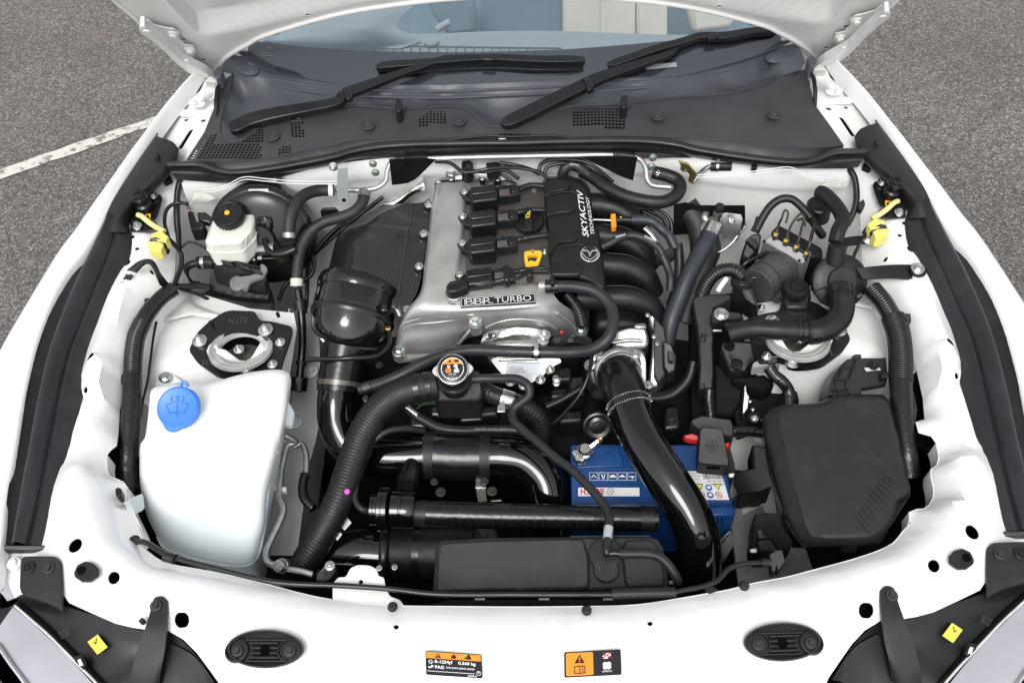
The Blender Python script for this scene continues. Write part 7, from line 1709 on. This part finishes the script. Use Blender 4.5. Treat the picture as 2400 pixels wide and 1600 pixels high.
rc=thing('relay_carrier','tall black relay carrier with clips standing beside the right strut mount','relay carrier',Pd('F',150,800,-.3))
block('column',V('F',(60,500,-.11),(110,460,-.1),(330,455,-.1),(345,500,-.105),(215,560,-.11),(210,820,-.135),(215,1000,-.155),(205,1110,-.17),(105,1110,-.17),(115,940,-.15),(95,700,-.13)),.03,'plastic',rc,bevel=.004)
for y0,y1 in((740,940),(990,1100)):block('front_face',V('F',(118,y0,-.122-(y0-700)*.00012),(208,y0,-.122-(y0-700)*.00012),(208,y1,-.122-(y1-700)*.00012),(112,y1,-.122-(y1-700)*.00012)),.008,'plastic_grey',rc,bevel=.002)
for y in(755,1075):block('clip',V('F',(125,y-25,-.118-(y-700)*.00012),(158,y-28,-.118-(y-700)*.00012),(158,y+22,-.122-(y-700)*.00012),(128,y+25,-.122-(y-700)*.00012)),.008,'satin_black',rc,bevel=.002)
block('shelf',V('F',(190,580,-.085),(240,555,-.08),(400,580,-.085),(430,640,-.095),(200,660,-.1)),.02,'plastic',rc,bevel=.005)
bolt('F',263,600,-.08,52,rc,'zinc')
block('grey_edge',V('F',(205,702,-.112),(310,700,-.112),(310,712,-.114),(205,714,-.114)),.004,'pipe_alu',rc,bevel=.001)
dn=tube('loom_neck','F',[(180,1110,-.17),(178,1180,-.18),(185,1240,-.19),(190,1300,-.2)],36,'tape',rc,n=16)
dk=thing('air_duct','black flat-sided air duct between the ribbed conduit and the strut mount','duct',Pd('F',420,520,-.2))
rings('duct_body',[[*V('F',(340,560,-.13),(480,640,-.13),(512,632,-.13),(508,560,-.13),(470,480,-.13),(350,480,-.13))],[*V('F',(335,440,-.075),(500,540,-.08),(512,535,-.08),(500,450,-.075),(465,380,-.07),(350,385,-.07))],[*V('F',(345,395,-.06),(400,420,-.06),(460,400,-.06),(470,360,-.056),(410,340,-.054),(350,360,-.056))]],'plastic',dk,n=40,bevel=0)
lathe('duct_collar','F',405,368,-.052,[(72,-40),(76,-10),(70,0),(76,8),(70,16),(0,16)],'plastic',dk,ax=(.05,.4,1),n=30)
hose('wiring_conduit','fat ribbed conduit arching from the duct collar to the manifold side','F',[(405,350,-.05),(370,310,-.045),(300,295,-.05),(230,320,-.06),(170,380,-.08),(130,460,-.11)],44,'conduit','conduit',corr=.005,amp=.11,n=18)
tie=tube('white_tie_tail','F',[(300,355,-.05),(265,400,-.055),(240,440,-.065)],18,'sticker_white',None,n=8,label='white plastic tie tail beside the ribbed conduit',cat='cable tie')
pcl=thing('alternator_bracket','dark bolted bracket cluster with grey plug right of the relay carrier','bracket',Pd('F',450,900,-.3))
block('cluster_body',V('F',(250,800,-.12),(300,760,-.115),(460,770,-.115),(640,800,-.12),(690,860,-.13),(680,940,-.14),(560,920,-.14),(470,960,-.15),(430,1010,-.16),(330,1000,-.155)),.06,'satin_black',pcl,bevel=.008)
block('shade_filler',V('F',(420,860,-.175),(740,960,-.175),(800,1190,-.2),(690,1235,-.205),(560,1340,-.22),(380,1400,-.23),(330,1200,-.21)),.03,'under_dark',pcl,bevel=.004)  # added slab over pale gaps, shade put into its dark colour
block('cluster_lower',V('F',(320,1020,-.16),(440,1010,-.16),(560,1000,-.16),(640,1060,-.17),(560,1150,-.185),(420,1100,-.18)),.08,'under_dark',pcl,bevel=.008)
block('inner_box',V('F',(215,900,-.17),(330,1010,-.175),(430,1040,-.18),(400,1200,-.2),(330,1300,-.22),(215,1280,-.215)),.12,'under_dark',pcl,bevel=.006)
for x,y,r in((320,810,36),(370,935,40)):lathe('bush','F',x,y,-.11,[(r,-20),(r,4),(r*.8,6),(r*.75,-4),(10,-4),(9,2),(0,2)],'satin_black',pcl,n=22)
gp_=block('grey_plug',V('F',(520,905,-.115),(560,880,-.11),(660,880,-.11),(668,940,-.12),(520,960,-.125),(470,970,-.13),(475,930,-.12)),.02,'print_grey',pcl,bevel=.003)
block('plug_window',V('F',(575,895,-.107),(640,892,-.107),(645,930,-.113),(580,934,-.113)),.004,'plastic_grey',gp_,bevel=.001)
tube('plug_loom','F',[(590,960,-.12),(620,1010,-.125),(680,1060,-.13),(720,1120,-.14),(725,1220,-.15)],42,'tape',pcl,n=16)
sc2=thing('sensor_clamp','bright cast sensor clamp with tiny screws between carrier and fuse box','clamp',Pd('F',430,1150,-.3))
block('clamp_body',V('F',(415,1080,-.165),(435,1075,-.163),(440,1130,-.17),(458,1160,-.172),(445,1240,-.185),(420,1280,-.195),(402,1275,-.195),(405,1210,-.185),(412,1150,-.175)),.02,'cast_bright',sc2,bevel=.004)
for x,y in((460,1190),(478,1245),(345,1000),(388,998)):lathe('clamp_screw','F',x,y,-.165,[(12,-8),(12,4),(6,8),(0,8)],'zinc',sc2,n=12)
lathe('mount_rubber','F',490,1300,-.19,[(44,-10),(44,6),(30,12),(0,12)],'rubber',sc2,n=22);bolt('F',490,1305,-.18,24,sc2,'zinc','stud')
bolt('F',640,500,-.105,30,pcl,'steel_dark','stud');bolt('F',534,555,-.11,30,pcl,'zinc','stud')
fb=thing('air_guide','black ribbed plastic air guide bolted on the white panel above the fuse box','air guide',Pd('F',1180,1020,-.15))
block('guide_plate',V('F',(1000,1150,-.1),(1000,1080,-.094),(1040,1000,-.09),(1120,905,-.086),(1150,895,-.085),(1330,895,-.085),(1385,890,-.085),(1395,1000,-.09),(1390,1070,-.094),(1220,1100,-.096),(1215,1150,-.1)),.012,'plastic_grey',fb,bevel=.002)
block('guide_tip',V('F',(1150,880,-.08),(1180,866,-.078),(1222,868,-.078),(1218,885,-.08),(1190,890,-.082),(1170,912,-.084)),.01,'plastic_grey',fb,bevel=.002)
for pts in([(1070,960,-.084),(1180,960,-.084)],[(1020,1040,-.088),(1130,1045,-.088)],[(1010,1120,-.093),(1140,1110,-.093)],[(1180,900,-.081),(1130,1040,-.088),(1110,1060,-.089),(1140,1150,-.096)],[(1100,930,-.083),(1060,1030,-.088),(1040,1060,-.09),(1070,1150,-.096)]):
 bead(fb,'F',pts,6,'plastic','guide_rib')
loft('guide_skirt',[V('F',(1000,1150,-.1),(1010,1050,-.094),(1060,970,-.09),(1120,905,-.087)),V('F',(925,1190,-.14),(940,1120,-.14),(990,1020,-.135),(1090,930,-.12))],'plastic',fb,n=14,solid=.003)
block('guide_slot',F('F',-.0842,1236,962,1330,955,1350,975,1250,985),.002,'sealer',fb,bevel=.0005)
bolt('F',1298,948,-.082,34,fb,'satin_black','dome')
cR=hose('wiring_conduit','thick corrugated wiring conduit along the right rail beside the fuse box','F',[(1290,430,-.065),(1360,510,-.06),(1410,590,-.06),(1440,640,-.06)],60,'conduit','conduit',corr=.0046,amp=.07,n=24)
tube('corrugated_section','F',[(1430,620,-.06),(1465,720,-.062),(1482,850,-.066),(1485,1000,-.07),(1485,1060,-.072)],76,'plastic',cR,corr=.0042,amp=.05,n=24)
tube('taped_section','F',[(1484,1040,-.072),(1488,1180,-.078),(1498,1330,-.086),(1515,1480,-.094),('I',1525,20,-.1),('I',1538,160,-.12)],74,'tape',cR,n=24)
cl_b=block('conduit_clip',V('F',(1480,575,-.045),(1500,590,-.04),(1555,590,-.04),(1560,640,-.045),(1535,670,-.05),(1510,640,-.048)),.014,'plastic',cR,bevel=.003)
block('conduit_tie',V('F',(1345,990,-.078),(1400,985,-.07),(1405,1025,-.072),(1350,1032,-.08)),.012,'plastic',cR,bevel=.002)
tube('thin_cable','F',[(1260,20,-.03),(1220,90,-.035),(1180,170,-.045),(1150,240,-.05)],12,'satin_black',cR,n=8)
fx=thing('fuse_box','large matt black fuse box lid with chamfered corners','fuse box',Pd('F',1050,1500,-.3))
o0=[('F',548,1295),('F',590,1245),('F',680,1218),('F',860,1216),('F',935,1210),('F',990,1180),('F',1035,1152),('F',1200,1150),('F',1370,1153),('F',1412,1205),('F',1440,1350),('F',1480,1480),('I',1505,60),('I',1554,270),('I',1540,300),('I',1470,335),('I',1462,400),('I',1430,480),('I',1380,560),('I',1330,612),('I',1200,632),('I',1000,634),('I',835,626),('I',780,575),('I',700,420),('I',640,200),('I',590,0),('F',560,1430)]
o1=[('F',640,1290),('F',660,1250),('F',720,1225),('F',860,1224),('F',940,1216),('F',995,1188),('F',1040,1162),('F',1200,1160),('F',1360,1163),('F',1398,1210),('F',1425,1350),('F',1462,1480),('I',1490,60),('I',1535,265),('I',1515,295),('I',1450,330),('I',1440,400),('I',1410,470),('I',1360,535),('I',1290,582),('I',1200,590),('I',1000,592),('I',880,588),('I',840,540),('I',795,400),('I',745,200),('I',700,0),('F',660,1430)]
def lev(P,d):return[Pd(*q,d)for q in P]
rings('lid',[lev(o0,-.12),lev(o0,-.075),[a*.75+b*.25+Vector((0,0,.004))for a,b in zip(lev(o0,-.07),lev(o1,-.058))],lev(o1,-.052),off_(o1,.004,-.0472),off_(o1,.010,-.0465)],'plastic_grey',fx,n=110,smooth=60)
for k in range(11):
 t=k/10
 a_,b_=(1175+t*200,430-t*290+0),(1290+t*200,575-t*330)
 bead(fx,'I',[(a_[0],a_[1],-.0455),((a_[0]+b_[0])/2,(a_[1]+b_[1])/2,-.0455),(b_[0],b_[1],-.047)],3.2,'plastic','lid_ridge',res=2)
rings('base',[lev([('F',520,1320),('F',900,1240),('F',1400,1180),('I',1560,300),('I',1340,640),('I',820,650),('I',690,480),('I',560,100)],-.26),lev([('F',540,1310),('F',900,1235),('F',1400,1180),('I',1550,290),('I',1335,630),('I',830,640),('I',700,450),('I',570,50)],-.1)],'satin_black',fx,n=60)
for y in(40,390,450):block('lid_catch',V('I',(590+y*.22,y,-.095),(615+y*.22,y-4,-.09),(640+y*.22,y+55,-.095),(615+y*.22,y+62,-.1)),.02,'satin_black',fx,bevel=.002)
block('base_bracket',V('I',(470,-60,-.14),(570,-40,-.13),(610,240,-.14),(530,262,-.17),(385,288,-.19),(342,200,-.185),(352,130,-.18),(480,100,-.15)),.05,'satin_black',fx,bevel=.004)
block('base_bracket',V('I',(485,430,-.16),(640,400,-.14),(700,520,-.145),(760,610,-.16),(720,650,-.17),(600,690,-.19),(500,690,-.2),(465,630,-.19),(470,560,-.18)),.05,'satin_black',fx,bevel=.004)
for k,(x,y)in enumerate(((480,420),(490,520),(500,600))):block('base_rib',V('I',(x,y,-.17),(x+110,y-20,-.16),(x+150,y+70,-.17),(x+20,y+80,-.18)),.05,'satin_black',fx,bevel=.004)
for k,(x,y)in enumerate(((380,120),(390,200),(470,100),(480,190))):block('side_rib',V('I',(x,y,-.2),(x+90,y-6,-.2),(x+92,y+60,-.21),(x+4,y+66,-.21)),.06,'satin_black',fx,bevel=.004)
for x,y in((340,155),(485,667)):
 lathe('mount_pin','I',x,y,-.19,[(14,-30),(14,20),(10,26),(0,26)],'sticker_white',fx,ax=(-1,-.2,.2),n=12)
 lathe('pin_rubber','I',x+26,y,-.195,[(36,-20),(36,0),(24,6)],'rubber',fx,ax=(-1,-.2,.2),n=18)
block('front_catch',V('I',(1080,628,-.1),(1190,612,-.09),(1200,640,-.1),(1130,645,-.105)),.02,'plastic',fx,bevel=.002)
bt=thing('battery','blue car battery with white label under the gloss black pipe','battery',Pd('S',1520,1110,-.4))
bo=[('S',1337,1040),('S',1480,1040),('S',1640,1040),('S',1692,1062),('S',1704,1100),('S',1722,1178),('S',1530,1186),('S',1340,1188)]
block('case',lev(bo,-.235),.17,'battery_blue',bt,bevel=.004)
block('handle_recess',lev([('S',1350,1046),('S',1450,1046),('S',1462,1092),('S',1352,1096)],-.229),.006,'battery_blue',bt,bevel=.002)
bead(bt,'S',[(1342,1099,-.234),(1400,1098,-.234),(1500,1098,-.234)],1.6,'battery_blue','case_rib');bead(bt,'S',[(1342,1178,-.234),(1480,1177,-.234),(1540,1176,-.234)],1.6,'battery_blue','case_rib')
block('end_step',lev([('S',1652,1180),('S',1722,1178),('S',1724,1206),('S',1668,1208)],-.25),.12,'battery_blue',bt,bevel=.003)
for x in(1687,1699):bead(bt,'S',[(x,1206,-.25),(x-2,1232,-.27)],2.4,'battery_blue','grip_rib')
BP=Patch('H',(1612,298),(2010,298),(1612,240),-.2345)
BP.poly('brand_strip',[rect(0,0,1.05,1)],'sticker_white',bt,h=.001)
pr=Patch('H',(1612,298),(2010,298),(1612,240),-.2345)
ud=Patch('H',(1785,246),(1628,246),(1785,288),-.2345)
ud.text('lettering','BOSCH',0,0,1,1,'red',bt,h=.0016,bold=.02)
rg=Patch('H',(1804,290),(1856,290),(1804,244),-.2345)
rg.poly('round_mark',ringpoly(.5,.5,.42,.48)+[rect(.32,.3,.38,.7),rect(.62,.3,.68,.7),rect(.32,.47,.68,.53)],'print_black',bt,h=.0016)
for k in range(5):
 x=1690+k*64.5
 ic_=Patch('H',(x,190),(x+56,190),(x,138),-.2345)
 ic_.poly('pictogram',stroke([(0,0),(1,0),(1,1),(0,1),(0,0)],.05)+([stroke([(.2,.3),(.5,.7),(.8,.3)],.1),stroke([(.3,.8),(.45,.2),(.55,.2),(.7,.8)],.12),[rect(.15,.35,.85,.6),rect(.3,.6,.7,.72)],[rect(.15,.4,.85,.55),rect(.35,.55,.65,.7)],[rect(.15,.4,.85,.55),rect(.5,.2,.7,.4)]][k]if True else[]),'print_white',bt,h=.0014)
WL=Patch('S',(1636,1172),(1710,1171),(1598,1104),-.2345)
WL.o=Pd('S',1637,1171,-.2345);WL.ex=Pd('S',1709,1171,-.2345)-WL.o;WL.ey=Pd('S',1690,1104,-.2345)-Pd('S',1709,1171,-.2345)
WL.poly('label',[[(-.15,0),(1,0),(1,1),(-.6,1)]],'sticker_white',bt,h=.001)
random.seed(3)
bx=.35
while bx<1.:
 ww=random.choice((.012,.02,.03));WL.poly('barcode',[rect(bx,.72,bx+ww,1.0)],'print_black',bt,h=.0015);bx+=ww+random.choice((.016,.025))
WU_=PP(WL.p(1,1),-WL.ex,-WL.ey,WL.n)
WU_.text('print','0 092 S40 230',.02,.32,.55,.39,'print_black',bt,h=.0015);WU_.text('print','545 158 033',.02,.43,.48,.50,'print_black',bt,h=.0015)
WU_.text('print','Robert Bosch GmbH',.7,.05,1.2,.11,'print_grey',bt,h=.0015);WU_.text('print','76227 Karlsruhe',.7,.15,1.15,.21,'print_grey',bt,h=.0015);WU_.text('print','Germany',.8,.25,1.1,.31,'print_grey',bt,h=.0015)
for x,y,r,m_ in((.03,.42,0,'sticker_yellow'),(.62,.42,0,'sticker_yellow')):WL.poly('hazard_mark',[[(x,y+.12),(x+.24,y+.12),(x+.12,y-.08)]],m_,bt,h=.0015);WL.poly('hazard_rim',stroke([(x,y+.12),(x+.24,y+.12),(x+.12,y-.08),(x,y+.12)],.02),'print_black',bt,h=.0019)
for x,y,m_ in((.44,.42,'print_blue'),(.42,.16,'print_blue')):WL.poly('round_sign',[circ(x,y,.11)],m_,bt,h=.0015);WL.poly('round_sign_mark',[rrect(x-.06,y-.04,x+.06,y+.05,.02)],'print_white',bt,h=.0019)
for x,y in((.13,.17),(.7,.16)):WL.poly('ban_sign',ringpoly(x,y,.09,.115)+stroke([(x-.07,y+.06),(x+.07,y-.06)],.025),'red',bt,h=.0015);WL.poly('ban_sign_mark',stroke([(x-.03,y-.05),(x+.02,y+.05)],.025),'print_black',bt,h=.0013)
tm=lathe('negative_terminal','E',1658,1525,-.215,[(56,-30),(56,0),(46,6),(40,30),(34,36),(0,36)],'zinc',bt,n=26)
block('terminal_clamp',V('E',(1570,1550,-.205),(1600,1525,-.2),(1640,1545,-.2),(1660,1590,-.205),(1640,1610,-.21),(1600,1600,-.21)),.012,'zinc',tm,bevel=.003)
block('terminal_lug',V('E',(1680,1490,-.195),(1745,1440,-.188),(1765,1462,-.19),(1700,1520,-.198)),.008,'zinc',tm,bevel=.002)
block('lug_crimp',V('E',(1742,1442,-.184),(1775,1418,-.18),(1788,1436,-.182),(1760,1466,-.187)),.01,'copper',tm,bevel=.003)
for k in range(3):bolt('E',1590+k*16,1540+k*18,-.196,20,tm,'zinc','hex')
pv_=thing('positive_terminal_cover','dark grey positive terminal cover marked with a plus sign, over red plastic','terminal cover',Pd('F',200,1450,-.3))
block('cover_rear',V('F',(60,1310,-.195),(130,1285,-.19),(330,1310,-.19),(352,1360,-.2),(345,1440,-.21),(270,1420,-.205),(120,1380,-.2),(50,1340,-.2)),.05,'plastic_grey',pv_,bevel=.005)
block('cover_front',V('F',(115,1380,-.175),(140,1362,-.172),(265,1372,-.172),(278,1400,-.176),(305,1530,-.19),('I',320,70,-.2),('I',312,96,-.204),('I',130,80,-.204),('I',105,60,-.2),('F',110,1500,-.19)),.045,'plastic_grey',pv_,bevel=.005,seg=3)
PV=Patch('F',(160,1540),(242,1540),(160,1455),(-.188,-.188,-.181))
PV.poly('plus_mark',ringpoly(.5,.5,.42,.47)+[rect(.2,.45,.8,.55),rect(.45,.2,.55,.45),rect(.45,.55,.55,.8)],'emboss_dark',pv_,h=.0016)
block('red_part',V('F',(0,1420,-.205),(60,1405,-.2),(110,1420,-.2),(112,1465,-.208),(20,1450,-.208)),.012,'red',pv_,bevel=.003)
block('red_part',V('F',(280,1470,-.2),(335,1465,-.2),(310,1505,-.205),(290,1510,-.205)),.03,'red',pv_,bevel=.003)
block('cover_slot',V('I',(165,92,-.196),(255,98,-.196),(255,108,-.198),(165,104,-.198)),.004,'dark_void',pv_,bevel=0)
tube('positive_lead','F',[(340,1395,-.2),(420,1390,-.2),(500,1395,-.2),(560,1405,-.2)],40,'tape',pv_,n=18)
lathe('post_pin','E',2172,1410,-.2,[(12,-40),(12,20),(8,24),(0,24)],'clear_pin',pv_,n=12)
bsh=thing('battery_tray','grey perforated metal battery clamp bracket beside the battery','bracket',Pd('I',310,600,-.4))
block('tray_plate',V('I',(255,590,-.28),(330,520,-.26),(355,600,-.28),(300,700,-.3),(270,730,-.31)),.02,'pipe_alu',bsh,bevel=.002)
for k in range(4):lathe('slot','I',275+k*14,605-k*18,-.268,[(7,-3),(7,1.5),(0,1.6)],'dark_void',bsh,n=10)
block('floor_panel',V('I',(340,250,-.33),(530,260,-.32),(570,400,-.33),(640,560,-.33),(720,640,-.33),(840,650,-.3),(890,800,-.28),(640,900,-.28),(380,900,-.3),(330,500,-.33)),.01,'grey_floor',car,bevel=.002)
ct=thing('coolant_tank','matt black coolant tank with two raised panels behind the bonnet stay','coolant tank',Pd('H',1400,900,-.3))
block('tank_body',V('H',(640,640,-.10),(655,605,-.098),(690,588,-.097),(1000,572,-.096),(1560,566,-.096),(2100,562,-.096),(2160,580,-.097),(2195,640,-.10),(2228,840,-.11),(2232,930,-.115),(620,945,-.115)),.12,'plastic_grey',ct,bevel=.006,seg=3)
block('raised_panel',V('H',(652,700,-.094),(662,630,-.092),(700,606,-.0915),(1000,590,-.091),(1500,580,-.091),(1650,582,-.091),(1690,720,-.096),(1690,900,-.106),(1660,922,-.108),(640,945,-.109)),.012,'plastic_grey',ct,bevel=.005,seg=3,r=.006)
block('raised_panel',V('H',(1905,660,-.093),(1930,590,-.091),(2090,582,-.091),(2140,600,-.091),(2175,660,-.094),(2205,840,-.102),(2200,910,-.106),(1960,915,-.106),(1930,880,-.105)),.012,'plastic_grey',ct,bevel=.005,seg=3,r=.006)
block('mount_tab',V('H',(2228,870,-.11),(2290,872,-.11),(2286,890,-.112),(2232,892,-.112)),.004,'print_grey',ct,bevel=.001)
bead(ct,'H',[(1560,572,-.094),(1800,570,-.094),(2100,568,-.094)],6,'plastic_grey','mould_seam')
tcap=thing('coolant_filler','round black cap embossed COOLANT on the coolant tank','cap',Pd('H',1800,690,-.1))
c0=Pd('H',1798,690,-.072);u_=mpp(c0)*KK
tx,ty,tz=frame((0,-.25,1))
if tx.x<0:tx,ty=-tx,-ty
O_=[]
for k in range(64):
 a=2*math.pi*k/64
 r=112
 da=(math.degrees(a)-270+180)%360-180
 if abs(da)<44:r=112+76*math.cos(rad(da/44*90))**.7
 O_.append(c0+(tx*math.cos(a)+ty*math.sin(a))*r*u_)
block('cap',O_,.012,'plastic_grey',tcap,bevel=.002,dirn=tuple(-tz))
TP=PP(c0-tx*70*u_-ty*100*u_,tx*140*u_,ty*60*u_,tz)
TP.text('lettering','COOLANT',0,0,1,.85,'emboss',tcap,h=.0012,th=.0012)
TP2=PP(c0-tx*56*u_-ty*170*u_,tx*112*u_,ty*110*u_,tz)
TP2.poly('spout_rim',stroke([(.0,1),(.12,.3),(.3,.06),(.7,.06),(.88,.3),(1,1)],.05),'emboss',tcap,h=.0014,th=.0014)
tube('cap_fitting','H',[(1806,640,-.05),(1806,680,-.052),(1810,700,-.056)],24,'satin_black',tcap,n=16)
tube('cap_fitting','H',[(1815,690,-.055),(1850,684,-.054),(1900,688,-.054)],24,'satin_black',tcap,n=16)
hose('tank_hose','grey rubber hose curving from the coolant cap over the right end of the tank','H',[(1890,688,-.054),(1980,688,-.054),(2080,690,-.054),(2160,708,-.056),(2230,770,-.062),(2280,850,-.072),(2290,880,-.085)],33,'hose_rubber',n=20)
cd_=block('condenser_edge',F('H',-.05,560,1040,720,1000,2150,992,2260,1010,2150,1040,1600,1048,700,1052),.02,'brass',None,bevel=.002)
cd_.data.materials[0]=MATS['under_dark'];tag(cd_,'dark top edge of the radiator visible behind the front panel','radiator')
for x in(942,1380,1818):block('radiator_clip',F('H',-.046,x-38,990,x+38,988,x+36,998,x-36,998),.004,'print_grey',cd_,bevel=.001)
def wiper(name,label,arm,arm2,blade,piv):
 t=thing('wiper',label,'wiper',piv,'windscreen wipers')
 def strip(nm,c,pts,w0,m,par,th=.009,dz=0):
  0
  P=path_of(c,[(*((p[0],)if isinstance(p[0],str)else()),*p[-4:])for p in pts],1,6)
  vs,fs=[],[]
  N=len(P)
  for i,q in enumerate(P):
   a=Vector(P[max(0,i-1)][:3]);b=Vector(P[min(N-1,i+1)][:3])
   d=(b-a).normalized();s=d.cross(NRM).normalized();up=s.cross(d).normalized()
   o=Vector(q[:3]);r=q[3]*1.08
   vs+=[o-s*r-up*th,o-s*r+up*th*.35,o-s*r*.9+up*th*.5,o+s*r*.9+up*th*.5,o+s*r+up*th*.35,o+s*r-up*th]
  for i in range(N-1):
   for j in range(6):
    a,b=i*6+j,i*6+(j+1)%6
    fs.append((a,b,b+6,a+6))
  fs+=[tuple(range(5,-1,-1)),tuple((N-1)*6+j for j in range(6))]
  return mk(nm,vs,fs,m,par,smooth=18)
 strip('arm_head',*arm,0,'satin_black',t,.01)
 strip('arm',*arm2,0,'satin_black',t,.007)
 bl=strip('blade',*blade,0,'satin_black',t,.008)
 return t,strip
w1,strip_=wiper('wiper','left wiper with its blade lying flat across the middle of the windscreen base',('A',[(1568,880,.012,30),(1600,866,.014,46),(1700,818,.016,52),(1860,778,.018,48),(2100,735,.022,40),(2300,690,.028,36),('B',20,640,.03,34)]),('B',[(20,636,.033,44),(60,622,.033,42),(200,572,.034,36),(400,500,.034,26),(560,450,.035,20),(660,412,.036,18),(720,394,.037,15),(830,388,.037,13),(960,386,.037,13)]),('B',[(238,468,.026,16),(280,450,.03,28),(500,432,.034,26),(760,410,.036,24),(1000,394,.036,26),(1360,408,.036,28),(1600,408,.034,28),(1655,412,.03,20)]),Pd('A',1600,870,0))
strip_('blade_rubber','B',[(260,500,.008,10),(600,480,.016,14),(1000,455,.018,20),(1360,465,.018,22),(1640,468,.014,16)],0,'rubber',w1,.006)
block('blade_clip',F('B',.045,952,372,1040,376,1046,404,950,402),.012,'satin_black',w1,bevel=.002)
block('arm_joint',F('B',.040,8,598,52,580,78,650,36,672),.014,'satin_black',w1,bevel=.003)
lathe('rivet','B',533,458,.038,[(9,-2),(9,2),(5,3),(0,2)],'plastic_grey',w1,n=14)
w2,strip_=wiper('wiper','right wiper rising diagonally from the cowl centre to the windscreen corner',('B',[(1090,836,.006,24),(1130,830,.01,42),(1250,776,.014,46),(1450,676,.02,46),(1600,604,.026,44),(1680,564,.03,42)]),('B',[(1665,575,.033,48),(1720,545,.034,44),(1900,478,.036,36),(2100,412,.038,28),(2230,365,.04,22),(2310,300,.042,18),('C',60,262,.044,16),('C',160,244,.045,14),('C',240,240,.045,14)]),('B',[(1812,452,.03,16),(1850,436,.034,26),(2000,384,.04,28),(2120,342,.043,28),(2323,284,.046,26),('C',120,248,.046,26),('C',290,246,.046,30),('C',470,216,.046,28),('C',610,206,.044,24),('C',640,208,.04,14)]),Pd('B',1120,830,0))
strip_('blade_rubber','C',[(0,350,.018,16),(160,300,.022,22),(330,285,.024,24),(480,258,.024,22),(630,235,.022,12)],0,'rubber',w2,.006)
block('blade_clip',F('C',.054,168,236,240,226,246,252,176,262),.012,'satin_black',w2,bevel=.002)
block('arm_joint',F('B',.042,1648,528,1680,514,1722,590,1680,612),.014,'satin_black',w2,bevel=.003)
lathe('rivet','B',2108,410,.042,[(9,-2),(9,2),(5,3),(0,2)],'plastic_grey',w2,n=14)
s1=thing('refrigerant_sticker','black and orange refrigerant sticker reading R-1234yf 0.360 kg','sticker',Pd('H',765,1440,.004))
P=Patch('H',(576,1510),(962,1536),(572,1347),.0105)
P.poly('backing',[rrect(0,0,1,1,.025,2)],'sticker_black',s1,h=.0)
P.poly('orange_band',[rect(.015,.70,.985,.965)],'orange',s1,h=.0006)
P.poly('pictogram',[[(.17,.73),(.28,.73),(.225,.93)],[(.46,.74),(.54,.74),(.55,.82),(.50,.93),(.48,.84),(.455,.84)],circ(.77,.90,.025,2),rect(.73,.74,.81,.86),rect(.69,.76,.73,.80)],'print_black',s1,h=.0012)
P.poly('pictogram',[rect(.218,.78,.232,.88),rect(.218,.745,.232,.765)],'orange',s1,h=.0017)
P.text('print','R-1234yf',.165,.47,.48,.645,'print_white',s1,h=.0008,bold=.03)
P.text('print','0.360 kg',.58,.47,.89,.635,'print_white',s1,h=.0008,bold=.03)
P.text('print','PAG',.165,.28,.325,.415,'print_white',s1,h=.0008,bold=.03)
P.text('print','SAE J639 J2842 J2845',.36,.30,.865,.385,'print_white',s1,h=.0008,bold=.02)
P.text('print','(DB5H)',.74,.02,.90,.10,'print_white',s1,h=.0008,bold=.02)
P.poly('rule',[rect(.02,.155,.86,.175)],'print_white',s1,h=.0008)
P.poly('pictogram',[[(.09+.05*(1 if k%2==0 else .6)*math.cos(rad(k*30)),.555+.1*(1 if k%2==0 else .6)*math.sin(rad(k*30)))for k in range(12)]]+[[(.115+.03*(1 if k%2==0 else .6)*math.cos(rad(k*30)),.375+.06*(1 if k%2==0 else .6)*math.sin(rad(k*30)))for k in range(12)],rect(.045,.29,.1,.35)],'print_white',s1,h=.0008)
P.poly('pictogram',[circ(.09,.555,.022,2)],'sticker_black',s1,h=.0013)
P.poly('emblem',ringpoly(.935,.20,.036,.044,2)+stroke([(.9,.24),(.92,.26),(.935,.19),(.95,.26),(.97,.24)],.010,2),'print_white',s1,h=.0008)
s2=thing('fan_warning_sticker','orange and black sticker warning about the cooling fan','sticker',Pd('H',1715,1435,.004))
P=Patch('H',(1518,1530),(1908,1510),(1516,1357),.0105)
P.poly('backing',[rrect(0,0,1,1,.025,2)],'sticker_black',s2,h=.0)
P.poly('orange_half',[rrect(.03,.05,.51,.95,.03,2)],'orange',s2,h=.0006)
P.poly('pictogram',[[(.18,.53),(.36,.53),(.27,.86)]],'print_black',s2,h=.0012)
P.poly('pictogram',[rect(.258,.64,.282,.76),rect(.258,.57,.282,.61)],'orange',s2,h=.0017)
P.poly('pictogram',stroke([(.18,.40),(.18,.14),(.25,.14),(.27,.11),(.29,.14),(.36,.14),(.36,.40),(.29,.42),(.27,.38),(.25,.42),(.18,.40)],.016,2)+stroke([(.27,.38),(.27,.13)],.012,2)+[rect(.315,.18,.33,.3),circ(.322,.34,.01,2)],'print_black',s2,h=.0012)
P.poly('pictogram',[circ(.75+.045*math.cos(rad(a)),.38+.09*math.sin(rad(a)),.042,2)for a in(45,135,225,315)]+[circ(.75,.38,.02,2)],'print_white',s2,h=.0008)
P.poly('pictogram',[circ(.77,.80,.055,1.5),rect(.69,.66,.77,.72),rect(.675,.74,.75,.78)],'print_white',s2,h=.0008)
P.poly('red_cross',stroke([(.67,.66),(.85,.92)],.014,2)+stroke([(.67,.92),(.85,.66)],.014,2),'red',s2,h=.0014)
P.text('print','(PE01)',.665,.12,.83,.19,'print_white',s2,h=.0008,bold=.02)
